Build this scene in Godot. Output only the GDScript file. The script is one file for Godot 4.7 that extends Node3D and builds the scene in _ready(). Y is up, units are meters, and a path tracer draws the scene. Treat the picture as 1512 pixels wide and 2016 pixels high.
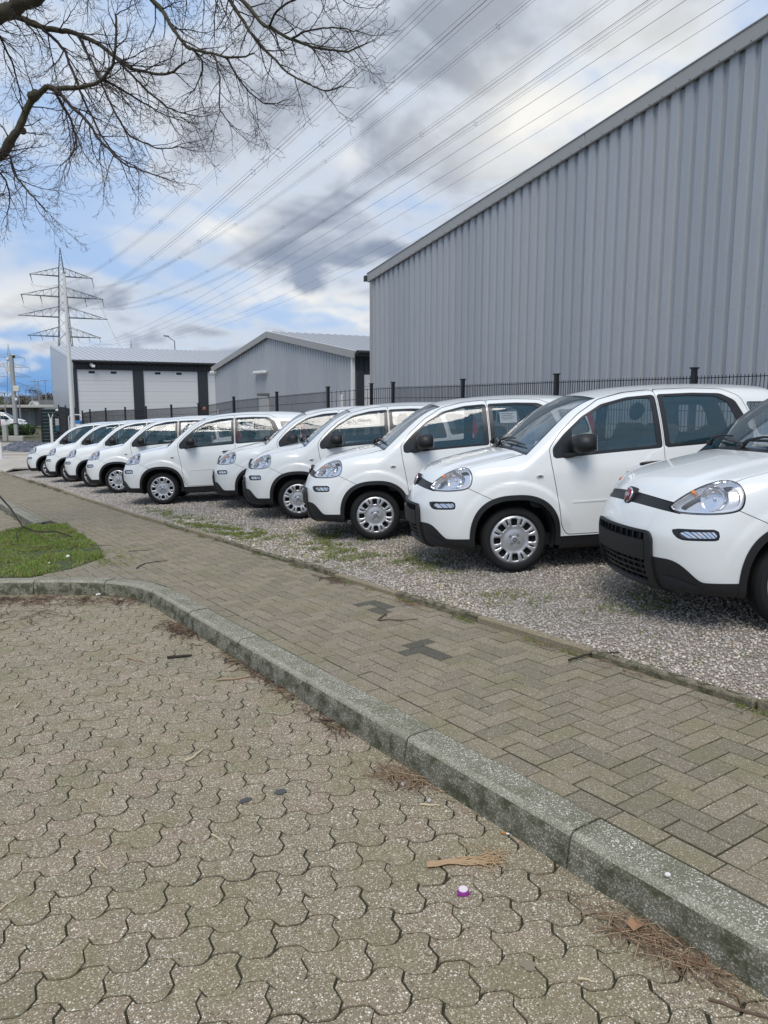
extends Node3D

# The camera stands in a paved parking bay; x runs to the right, -z ahead, metres. The whole lot slopes down to the left and away.
const SLOPE_X := 0.048
const SLOPE_Z := 0.0169
const FAR_LEVEL := -1.08

func ground(x: float, z: float) -> float:   # evens out far off on both sides
	var p := SLOPE_X * x + SLOPE_Z * z
	if p < -1.8:
		return FAR_LEVEL
	p = FAR_LEVEL + 0.08 * log(1.0 + exp((p - FAR_LEVEL) / 0.08))
	if p > 0.3:
		p = 0.3 + 0.5 * (1.0 - exp(-(p - 0.3) / 0.5))
	return p

func lie(p: Vector3) -> Vector3:   # y counts from the sloping ground
	return Vector3(p.x, p.y + ground(p.x, p.z), p.z)

# the street's own axes: u runs along the kerb away from the camera, v across it towards the cars
const ALONG := Vector2(-0.545, -0.838)
const ACROSS := Vector2(0.838, -0.545)
func street(u: float, v: float, y := 0.0) -> Vector3:
	var p := ALONG * u + ACROSS * v
	return Vector3(p.x, y + ground(p.x, p.y), p.y)


func _ready() -> void:
	var cam := Camera3D.new()
	cam.name = "camera"
	cam.fov = 2.0 * rad_to_deg(atan(1008.0 / 1500.0))
	cam.near = 0.05
	cam.far = 3000.0
	cam.position = Vector3(0, 1.45, 0)
	cam.rotation_degrees = Vector3(-8.344, 0, 0)
	add_child(cam)
	var we := WorldEnvironment.new()
	we.name = "world"
	var e := Environment.new()
	e.background_mode = Environment.BG_SKY
	e.sky = Sky.new()
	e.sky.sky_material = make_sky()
	e.tonemap_mode = Environment.TONE_MAPPER_LINEAR
	e.tonemap_exposure = 1.3
	e.sdfgi_enabled = true
	e.ssao_enabled = true
	e.ssil_enabled = true
	we.environment = e
	add_child(we)
	var sun := DirectionalLight3D.new()
	sun.name = "sun"
	sun.light_energy = 0.55
	sun.light_color = Color(1.0, 0.97, 0.93)
	sun.light_angular_distance = 30.0
	sun.shadow_enabled = true
	sun.rotation_degrees = Vector3(-56, -6, 0)
	add_child(sun)
	build_all()


func build_all() -> void:
	build_ground()
	build_halls()
	build_fence()
	place_cars()
	build_far()
	build_tree()
	build_litter()

# ------------------------------------------------------------------ sky: air and clouds, computed direction by direction
func make_sky() -> Material:
	var w := 2560
	var h := 1280
	var img := Image.create_empty(w, h, false, Image.FORMAT_RGBF)
	img.fill(Color(0.22, 0.21, 0.19))
	var big := FastNoiseLite.new()
	big.seed = 11
	big.frequency = 0.55
	big.fractal_octaves = 7
	big.fractal_gain = 0.52
	var warp := FastNoiseLite.new()
	warp.seed = 5
	warp.frequency = 0.8
	warp.fractal_octaves = 3
	var lump := FastNoiseLite.new()
	lump.seed = 23
	lump.frequency = 2.0
	lump.fractal_octaves = 6
	lump.fractal_gain = 0.55
	# banks of cloud and clear gaps: azimuth, elevation, widths (degrees), thickness
	var banks := [
		[3.0, 22.0, 9.0, 5.0, 0.38], [9.0, 15.0, 8.0, 3.0, 0.30], [-7.0, 9.8, 8.0, 1.5, 0.62], [-1.0, 11.3, 6.0, 1.8, 0.34], [5.0, 8.0, 7.0, 2.5, 0.45],
		[-21.0, 12.0, 8.0, 3.5, -0.50], [-25.5, 2.0, 4.0, 1.6, -1.1], [-14.0, 14.5, 6.0, 3.0, -0.25], [17.0, 22.0, 8.0, 6.0, 0.05], [-23.0, 6.3, 5.0, 1.6, 0.55],
		[-7.0, 6.6, 7.0, 1.0, 0.20], [-10.0, 3.6, 12.0, 1.2, 0.15], [-26.0, 17.0, 7.0, 4.0, 0.05], [-6.0, 15.0, 5.0, 2.2, 0.12], [25.0, 12.0, 10.0, 5.0, 0.4],
	]
	# where the sun stands behind the clouds they glow
	var glow := [[18.0, 20.5, 9.0, 6.0, 0.32], [8.6, 18.3, 4.5, 2.6, 0.34], [-11.0, 11.4, 2.6, 0.8, 0.40], [-5.0, 6.8, 6.0, 1.0, 0.40], [-25.5, 6.8, 2.6, 1.2, 0.35], [-2.4, 16.0, 1.6, 1.0, 0.30], [-19.0, 19.0, 7.0, 4.0, 0.10], [-24.0, 4.2, 3.5, 0.7, 0.28], [-13.0, 12.5, 7.0, 1.4, 0.12]]
	for y in h / 2:
		var el := PI * 0.5 - PI * (y + 0.5) / h
		var eld := rad_to_deg(el)
		var cy := cos(el)
		var sy := sin(el)
		var haze := exp(-eld / 5.0)
		for x in w:
			var az := TAU * (x + 0.5) / w
			var azd := rad_to_deg(az)
			if azd > 180.0:
				azd -= 360.0
			var d := Vector3(sin(az) * cy, sy, -cos(az) * cy)
			var q := Vector2(d.x, d.z) / (sy + 0.30) * 1.7
			var wx := warp.get_noise_2d(q.x, q.y)
			var wy := warp.get_noise_2d(q.x + 31.0, q.y - 17.0)
			var n := big.get_noise_2d(q.x * 1.15 + 0.6 * wx, q.y * 1.25 + 0.6 * wy) * 1.5
			var m := lump.get_noise_2d(q.x * 1.2 + 0.3 * wy, q.y * 1.3 - 0.3 * wx)
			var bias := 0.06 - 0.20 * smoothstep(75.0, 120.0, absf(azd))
			var lit := 0.0
			if absf(azd) < 60.0:
				for b: Array in banks:
					var u: float = (azd - b[0] + 6.0 * wx) / b[2]
					var v: float = (eld - b[1] + 2.4 * wy + 1.5 * m) / b[3]
					bias += b[4] * exp(-u * u - v * v)
				for b: Array in glow:
					var u: float = (azd - b[0] + 5.0 * wy) / b[2]
					var v: float = (eld - b[1] + 2.4 * wx + 1.5 * m) / b[3]
					lit += b[4] * exp(-u * u - v * v)
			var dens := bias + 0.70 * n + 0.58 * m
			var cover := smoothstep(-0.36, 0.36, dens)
			var thick := smoothstep(0.05, 0.95, dens + 0.30 * m)
			var blue := Color(0.29, 0.465, 0.79).lerp(Color(0.42, 0.585, 0.83), exp(-eld / 9.0))
			blue = blue.lerp(Color(0.13, 0.30, 0.60), haze * smoothstep(-14.0, -24.0, azd))
			var veil := Color(0.50, 0.60, 0.75)
			blue = blue.lerp(veil, 0.35 + 0.35 * smoothstep(-0.5, 0.0, dens) - 0.55 * haze * smoothstep(-12.0, -22.0, azd))
			var white := Color(0.585, 0.64, 0.725)
			var grey := Color(0.245, 0.295, 0.395).lerp(Color(0.305, 0.345, 0.415), smoothstep(11.0, 18.0, eld))
			var cloud := white.lerp(grey, thick)
			var c := blue.lerp(cloud, cover)
			var edge := clampf(lit * (1.2 + 2.2 * m + 0.8 * (1.0 - thick)), 0.0, 1.0)
			c = c.lerp(Color(0.86, 0.85, 0.81), edge)
			c = c.lerp(Color(0.50, 0.58, 0.70), 0.35 * exp(-eld / 1.6) * smoothstep(-22.0, -10.0, azd))
			c *= 0.86
			c.a = 1.0
			img.set_pixel(x, y, c)
	var p := PanoramaSkyMaterial.new()
	p.panorama = ImageTexture.create_from_image(img)
	return p

# ------------------------------------------------------------------ mesh building
class M:
	var v := PackedVector3Array()
	var n := PackedVector3Array()
	var t := PackedInt32Array()
	var c := PackedColorArray()
	var uv := PackedVector2Array()

	func vert(p: Vector3, nn: Vector3) -> int:
		v.append(p)
		n.append(nn)
		return v.size() - 1

	func tri(a: Vector3, b: Vector3, d: Vector3) -> void:
		var nn := (b - a).cross(d - a).normalized()
		var i := v.size()
		v.append(a); v.append(b); v.append(d)
		n.append(nn); n.append(nn); n.append(nn)
		t.append(i); t.append(i + 1); t.append(i + 2)

	func quad(a: Vector3, b: Vector3, d: Vector3, e: Vector3) -> void:   # counter-clockwise seen from outside
		var nn := (d - a).cross(e - b).normalized()
		var i := v.size()
		v.append(a); v.append(b); v.append(d); v.append(e)
		n.append(nn); n.append(nn); n.append(nn); n.append(nn)
		t.append(i); t.append(i + 1); t.append(i + 2)
		t.append(i); t.append(i + 2); t.append(i + 3)

	func box(at: Vector3, size: Vector3, basis := Basis(), bev := 0.0) -> void:
		var h := size * 0.5
		var k: float = minf(bev, minf(h.x, minf(h.y, h.z)) * 0.9)
		var x := basis.x
		var y := basis.y
		var z := basis.z
		var ax: Array[Vector3] = [x, y, z]
		var hh: Array[float] = [h.x, h.y, h.z]
		for d in 3:
			var e := (d + 1) % 3
			var f := (d + 2) % 3
			for s: float in [1.0, -1.0]:
				var o := at + ax[d] * hh[d] * s
				var p := ax[e] * (hh[e] - k)
				var q := ax[f] * (hh[f] - k) * s
				quad(o - p - q, o + p - q, o + p + q, o - p + q)
			if k > 0.0:
				for s1: float in [1.0, -1.0]:
					for s2: float in [1.0, -1.0]:
						var a1 := at + ax[d] * hh[d] * s1 + ax[e] * (hh[e] - k) * s2
						var a2 := at + ax[d] * (hh[d] - k) * s1 + ax[e] * hh[e] * s2
						var r := ax[f] * (hh[f] - k)
						if s1 * s2 > 0.0:
							quad(a1 - r, a2 - r, a2 + r, a1 + r)
						else:
							quad(a1 + r, a2 + r, a2 - r, a1 - r)
		if k > 0.0:
			for sx: float in [1.0, -1.0]:
				for sy: float in [1.0, -1.0]:
					for sz: float in [1.0, -1.0]:
						var a := at + x * hh[0] * sx + y * (hh[1] - k) * sy + z * (hh[2] - k) * sz
						var b := at + x * (hh[0] - k) * sx + y * hh[1] * sy + z * (hh[2] - k) * sz
						var d2 := at + x * (hh[0] - k) * sx + y * (hh[1] - k) * sy + z * hh[2] * sz
						if sx * sy * sz > 0.0:
							tri(a, b, d2)
						else:
							tri(a, d2, b)

	func tube(pts: PackedVector3Array, rad: PackedFloat32Array, seg := 8, caps := true, squash := Vector2.ONE) -> void:
		var count := pts.size()
		if count < 2:
			return
		var up := Vector3.UP
		var first := (pts[1] - pts[0]).normalized()
		if absf(first.y) > 0.9:
			up = Vector3.RIGHT
		var base := v.size()
		var side := first.cross(up).normalized()
		for i in count:
			var dir := (pts[mini(i + 1, count - 1)] - pts[maxi(i - 1, 0)]).normalized()
			side = (side - dir * side.dot(dir)).normalized()
			var other := dir.cross(side)
			for k in seg:
				var a := TAU * k / seg
				var o := side * cos(a) * squash.x + other * sin(a) * squash.y
				v.append(pts[i] + o * rad[mini(i, rad.size() - 1)])
				n.append(o.normalized())
		for i in count - 1:
			for k in seg:
				var a := base + i * seg + k
				var b := base + i * seg + (k + 1) % seg
				t.append(a); t.append(b); t.append(b + seg)
				t.append(a); t.append(b + seg); t.append(a + seg)
		if caps:
			for e: int in [0, count - 1]:
				var nn := (pts[1] - pts[0]).normalized() * -1.0 if e == 0 else (pts[count - 1] - pts[count - 2]).normalized()
				var c0 := vert(pts[e], nn)
				for k in seg:
					vert(v[base + e * seg + k], nn)
				for k in seg:
					t.append(c0)
					if e == 0:
						t.append(c0 + 1 + (k + 1) % seg); t.append(c0 + 1 + k)
					else:
						t.append(c0 + 1 + k); t.append(c0 + 1 + (k + 1) % seg)

	func lathe(prof: PackedVector2Array, xf := Transform3D(), seg := 24, smooth := true) -> void:   # prof: (radius, height along local y), outside on the right going up
		var count := prof.size()
		for i in count - 1:
			var d := prof[i + 1] - prof[i]
			if d.length() < 1e-6:
				continue
			var n0 := Vector2(d.y, -d.x).normalized()
			var na := n0
			var nb := n0
			if smooth:
				if i > 0:
					var dp := (prof[i] - prof[i - 1])
					var np := Vector2(dp.y, -dp.x).normalized()
					if np.dot(n0) > 0.6:
						na = (np + n0).normalized()
				if i < count - 2:
					var dn := (prof[i + 2] - prof[i + 1])
					var nq := Vector2(dn.y, -dn.x).normalized()
					if nq.dot(n0) > 0.6:
						nb = (nq + n0).normalized()
			var base := v.size()
			for k in seg + 1:
				var a := TAU * k / seg
				var cs := cos(a)
				var sn := sin(a)
				v.append(xf * Vector3(prof[i].x * cs, prof[i].y, -prof[i].x * sn))
				n.append((xf.basis * Vector3(na.x * cs, na.y, -na.x * sn)).normalized())
				v.append(xf * Vector3(prof[i + 1].x * cs, prof[i + 1].y, -prof[i + 1].x * sn))
				n.append((xf.basis * Vector3(nb.x * cs, nb.y, -nb.x * sn)).normalized())
			for k in seg:
				var a := base + k * 2
				t.append(a); t.append(a + 2); t.append(a + 3)
				t.append(a); t.append(a + 3); t.append(a + 1)

	func ball(at: Vector3, r: Vector3, basis := Basis(), rings := 8, seg := 12) -> void:
		var base := v.size()
		for i in rings + 1:
			var p := PI * i / rings
			for k in seg:
				var a := TAU * k / seg
				var o := Vector3(sin(p) * cos(a), cos(p), -sin(p) * sin(a))
				v.append(at + basis * (o * r))
				n.append((basis * (o / r)).normalized())
		for i in rings:
			for k in seg:
				var a := base + i * seg + k
				var b := base + i * seg + (k + 1) % seg
				t.append(a); t.append(a + seg); t.append(b + seg)
				t.append(a); t.append(b + seg); t.append(b)

	# a flat outline in the plane of ex, ey, pushed out along ex x ey by depth; outline counter-clockwise
	func prism(outline: PackedVector2Array, xf: Transform3D, depth: float, bev := 0.0) -> void:
		var idx := Geometry2D.triangulate_polygon(outline)
		var count := outline.size()
		var top := outline
		if bev > 0.0:
			var off := Geometry2D.offset_polygon(outline, -bev)
			if off.size() == 1 and off[0].size() == count:
				top = off[0]
				var best := 0
				for i in count:
					if top[i].distance_to(outline[0]) < top[best].distance_to(outline[0]):
						best = i
				var turned := PackedVector2Array()
				for i in count:
					turned.append(top[(best + i) % count])
				top = turned
			else:
				bev = 0.0
		var zn := xf.basis.z.normalized()
		for i in range(0, idx.size(), 3):
			var a := xf * Vector3(top[idx[i]].x, top[idx[i]].y, depth)
			var b := xf * Vector3(top[idx[i + 1]].x, top[idx[i + 1]].y, depth)
			var d := xf * Vector3(top[idx[i + 2]].x, top[idx[i + 2]].y, depth)
			if (b - a).cross(d - a).dot(zn) > 0.0:
				tri(a, b, d)
			else:
				tri(a, d, b)
		for i in count:
			var j := (i + 1) % count
			var a := outline[i]
			var b := outline[j]
			quad(xf * Vector3(a.x, a.y, 0), xf * Vector3(b.x, b.y, 0), xf * Vector3(b.x, b.y, depth - bev), xf * Vector3(a.x, a.y, depth - bev))
			if bev > 0.0:
				quad(xf * Vector3(a.x, a.y, depth - bev), xf * Vector3(b.x, b.y, depth - bev), xf * Vector3(top[j].x, top[j].y, depth), xf * Vector3(top[i].x, top[i].y, depth))

	func add(m: M, xf := Transform3D()) -> M:
		var base := v.size()
		var flip := xf.basis.determinant() < 0.0
		var nb := xf.basis.inverse().transposed()
		for i in m.v.size():
			v.append(xf * m.v[i])
			n.append((nb * m.n[i]).normalized())
		for i in range(0, m.t.size(), 3):
			t.append(base + m.t[i])
			t.append(base + (m.t[i + 2] if flip else m.t[i + 1]))
			t.append(base + (m.t[i + 1] if flip else m.t[i + 2]))
		if m.c.size():
			c.append_array(m.c)
		if m.uv.size():
			uv.append_array(m.uv)
		return self

	func moved(by: float) -> M:   # pushed along its own normals
		var o := M.new()
		o.v = v.duplicate()
		o.n = n
		o.t = t
		for i in v.size():
			o.v[i] = v[i] + n[i] * by
		return o

	func mirrored() -> M:   # the other side of the car
		return M.new().add(self, Transform3D(Basis.from_scale(Vector3(1, 1, -1)), Vector3.ZERO))

	func both() -> M:
		return M.new().add(self).add(self, Transform3D(Basis.from_scale(Vector3(1, 1, -1)), Vector3.ZERO))

	# cut by a value per vertex; [part below 0, part above 0]
	func cut(f: PackedFloat32Array) -> Array:
		var lo := M.new()
		var hi := M.new()
		var lmap := PackedInt32Array()
		var hmap := PackedInt32Array()
		lmap.resize(v.size()); lmap.fill(-1)
		hmap.resize(v.size()); hmap.fill(-1)
		var ledge := {}
		var hedge := {}
		for i in range(0, t.size(), 3):
			var a := t[i]
			var b := t[i + 1]
			var d := t[i + 2]
			var s := int(f[a] < 0.0) + int(f[b] < 0.0) + int(f[d] < 0.0)
			if s == 3:
				for x: int in [a, b, d]:
					if lmap[x] < 0:
						lmap[x] = lo.vert(v[x], n[x])
					lo.t.append(lmap[x])
			elif s == 0:
				for x: int in [a, b, d]:
					if hmap[x] < 0:
						hmap[x] = hi.vert(v[x], n[x])
					hi.t.append(hmap[x])
			else:
				var ring := [a, b, d]
				var lp := PackedInt32Array()
				var hp := PackedInt32Array()
				for k in 3:
					var p: int = ring[k]
					var q: int = ring[(k + 1) % 3]
					if f[p] < 0.0:
						if lmap[p] < 0:
							lmap[p] = lo.vert(v[p], n[p])
						lp.append(lmap[p])
					else:
						if hmap[p] < 0:
							hmap[p] = hi.vert(v[p], n[p])
						hp.append(hmap[p])
					if (f[p] < 0.0) != (f[q] < 0.0):
						var key := mini(p, q) * 1000003 + maxi(p, q)
						if not ledge.has(key):
							var w := f[p] / (f[p] - f[q])
							var pos := v[p].lerp(v[q], w)
							var nn := n[p].lerp(n[q], w).normalized()
							ledge[key] = lo.vert(pos, nn)
							hedge[key] = hi.vert(pos, nn)
						lp.append(ledge[key])
						hp.append(hedge[key])
				for k in range(1, lp.size() - 1):
					lo.t.append(lp[0]); lo.t.append(lp[k]); lo.t.append(lp[k + 1])
				for k in range(1, hp.size() - 1):
					hi.t.append(hp[0]); hi.t.append(hp[k]); hi.t.append(hp[k + 1])
		return [lo, hi]

	func by(fn: Callable) -> Array:
		var f := PackedFloat32Array()
		f.resize(v.size())
		for i in v.size():
			f[i] = fn.call(v[i], n[i])
		return cut(f)

	# what lies within half of the line where the value is 0, however narrow
	func strip(fn: Callable, half: float) -> M:
		var a: M = by(func(p: Vector3, nn: Vector3) -> float: return fn.call(p, nn) - half)[0]
		return a.by(func(p: Vector3, nn: Vector3) -> float: return -fn.call(p, nn) - half)[0]

	# gives a sheet an edge that goes back by depth, along its open borders
	func rimmed(depth: float) -> M:
		var o := M.new().add(self)
		var seen := {}
		for i in range(0, t.size(), 3):
			for k in 3:
				var p := t[i + k]
				var q := t[i + (k + 1) % 3]
				var key := mini(p, q) * 1000003 + maxi(p, q)
				seen[key] = -1 if seen.has(key) else i + k
		for key: int in seen:
			var at: int = seen[key]
			if at < 0:
				continue
			var i := at - at % 3
			var p := t[at]
			var q := t[i + (at % 3 + 1) % 3]
			o.quad(v[q], v[p], v[p] - n[p] * depth, v[q] - n[q] * depth)
		return o

	func mesh() -> ArrayMesh:
		for i in range(0, t.size(), 3):   # Godot's front faces run clockwise
			var a := v[t[i]]
			if (v[t[i + 1]] - a).cross(v[t[i + 2]] - a).dot(n[t[i]] + n[t[i + 1]] + n[t[i + 2]]) > 0.0:
				var k := t[i + 1]
				t[i + 1] = t[i + 2]
				t[i + 2] = k
		var arr := []
		arr.resize(Mesh.ARRAY_MAX)
		arr[Mesh.ARRAY_VERTEX] = v
		arr[Mesh.ARRAY_NORMAL] = n
		arr[Mesh.ARRAY_INDEX] = t
		if c.size() == v.size():
			arr[Mesh.ARRAY_COLOR] = c
		if uv.size() == v.size():
			arr[Mesh.ARRAY_TEX_UV] = uv
		var am := ArrayMesh.new()
		if t.size():
			am.add_surface_from_arrays(Mesh.PRIMITIVE_TRIANGLES, arr)
		return am


func put(called: String, m: M, mat: Material, parent: Node3D = self, kind := "") -> MeshInstance3D:
	var o := MeshInstance3D.new()
	o.name = numbered(called, parent)
	o.mesh = m.mesh()
	o.material_override = mat
	if kind:
		o.set_meta("kind", kind)
	parent.add_child(o, true)
	return o


func put_mesh(called: String, mesh: Mesh, mat: Material, parent: Node3D, xf := Transform3D()) -> MeshInstance3D:
	var o := MeshInstance3D.new()
	o.name = numbered(called, parent)
	o.mesh = mesh
	o.material_override = mat
	o.transform = xf
	parent.add_child(o, true)
	return o


var taken := {}
func numbered(called: String, parent: Node) -> String:
	var key := str(parent.get_instance_id()) + called
	var k: int = taken.get(key, -1) + 1
	taken[key] = k
	return called if k == 0 else "%s_%03d" % [called, k]


func tag(o: Node3D, label: String, category: String, group := "", kind := "") -> Node3D:
	o.set_meta("label", label)
	if category:
		o.set_meta("category", category)
	if group:
		o.set_meta("group", group)
	if kind:
		o.set_meta("kind", kind)
	return o


func thing(called: String, label: String, category: String, at := Vector3.ZERO, group := "") -> Node3D:
	var o := Node3D.new()
	o.name = numbered(called, self)
	o.position = at
	add_child(o, true)
	tag(o, label, category, group)
	return o


func structure(called: String, label := "") -> Node3D:
	var o := Node3D.new()
	o.name = numbered(called, self)
	o.set_meta("kind", "structure")
	if label:
		o.set_meta("label", label)
	add_child(o, true)
	return o


func tubed(pts: Array, r0: float, r1 := -1.0, seg := 8) -> M:
	var m := M.new()
	var p := PackedVector3Array()
	var r := PackedFloat32Array()
	for i in pts.size():
		p.append(pts[i])
		r.append(lerpf(r0, r0 if r1 < 0.0 else r1, float(i) / maxi(pts.size() - 1, 1)))
	m.tube(p, r, seg)
	return m


func boxed(at: Vector3, size: Vector3, bev := 0.0, basis := Basis()) -> M:
	var m := M.new()
	m.box(at, size, basis, bev)
	return m


func mat(color: Color, rough := 0.7, metal := 0.0) -> StandardMaterial3D:   # color: linear, real-world base colour
	var s := StandardMaterial3D.new()
	s.albedo_color = color.linear_to_srgb()
	s.roughness = rough
	s.metallic = metal
	return s


# closed smooth curve through points
func curve(pts: Array, sub := 6, tension := 0.5) -> PackedVector2Array:
	var out := PackedVector2Array()
	var k := pts.size()
	for i in k:
		var p0: Vector2 = pts[(i + k - 1) % k]
		var p1: Vector2 = pts[i]
		var p2: Vector2 = pts[(i + 1) % k]
		var p3: Vector2 = pts[(i + 2) % k]
		for s in sub:
			out.append(p1.cubic_interpolate(p2, p0, p3, float(s) / sub))
	return out


# polygon with its corners rounded off
func rounded(pts: Array, r: float, sub := 4) -> PackedVector2Array:
	var out := PackedVector2Array()
	var k := pts.size()
	for i in k:
		var p: Vector2 = pts[i]
		var a: Vector2 = (pts[(i + k - 1) % k] as Vector2) - p
		var b: Vector2 = (pts[(i + 1) % k] as Vector2) - p
		var d := minf(r, minf(a.length(), b.length()) * 0.45)
		var s := p + a.normalized() * d
		var e := p + b.normalized() * d
		for j in sub + 1:
			var w := float(j) / sub
			out.append(s.lerp(p, w).lerp(p.lerp(e, w), w))
	return out


class Poly:   # signed distance to a closed outline, negative inside; far away only a rough value
	var p := PackedVector2Array()
	var lo := Vector2.INF
	var hi := -Vector2.INF

	func _init(pts: PackedVector2Array) -> void:
		p = pts
		for q in pts:
			lo = lo.min(q)
			hi = hi.max(q)

	func d(q: Vector2) -> float:
		var far := maxf(maxf(lo.x - q.x, q.x - hi.x), maxf(lo.y - q.y, q.y - hi.y))
		if far > 0.08:
			return far
		var best := INF
		var inside := false
		var k := p.size()
		var a := p[k - 1]
		for b in p:
			var e := b - a
			var w := q - a
			var len2 := e.length_squared()
			if len2 > 1e-12:
				var s := w - e * clampf(w.dot(e) / len2, 0.0, 1.0)
				best = minf(best, s.length_squared())
				if (a.y > q.y) != (b.y > q.y) and q.x < (b.x - a.x) * (q.y - a.y) / (b.y - a.y) + a.x:
					inside = not inside
			a = b
		return -sqrt(best) if inside else sqrt(best)

# ------------------------------------------------------------------ the small white cars
class Spl:   # natural cubic through knots, read from a fine table
	var x0: float
	var x1: float
	var tab := PackedFloat32Array()
	const STEP := 0.004

	func _init(k: Array) -> void:
		var m := k.size()
		var xs := PackedFloat64Array()
		var ys := PackedFloat64Array()
		for p: Vector2 in k:
			xs.append(p.x)
			ys.append(p.y)
		var u := PackedFloat64Array()
		var y2 := PackedFloat64Array()
		u.resize(m)
		y2.resize(m)
		for i in range(1, m - 1):
			var s := (xs[i] - xs[i - 1]) / (xs[i + 1] - xs[i - 1])
			var p := s * y2[i - 1] + 2.0
			y2[i] = (s - 1.0) / p
			u[i] = (ys[i + 1] - ys[i]) / (xs[i + 1] - xs[i]) - (ys[i] - ys[i - 1]) / (xs[i] - xs[i - 1])
			u[i] = (6.0 * u[i] / (xs[i + 1] - xs[i - 1]) - s * u[i - 1]) / p
		for i in range(m - 2, -1, -1):
			y2[i] = y2[i] * y2[i + 1] + u[i]
		y2[m - 1] = 0.0
		x0 = xs[0]
		x1 = xs[m - 1]
		var j := 0
		var count := int(ceil((x1 - x0) / STEP)) + 2
		for q in count:
			var x := minf(x0 + q * STEP, x1)
			while j < m - 2 and x > xs[j + 1]:
				j += 1
			var h := xs[j + 1] - xs[j]
			var a := (xs[j + 1] - x) / h
			var b := 1.0 - a
			tab.append(a * ys[j] + b * ys[j + 1] + ((a * a * a - a) * y2[j] + (b * b * b - b) * y2[j + 1]) * h * h / 6.0)

	func at(x: float) -> float:
		var g := (clampf(x, x0, x1) - x0) / STEP
		var i := int(g)
		return lerpf(tab[i], tab[i + 1], g - i)


static func smax(a: float, b: float, k: float) -> float:
	var h := maxf(k - absf(a - b), 0.0)
	return maxf(a, b) + h * h * 0.25 / k


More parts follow.
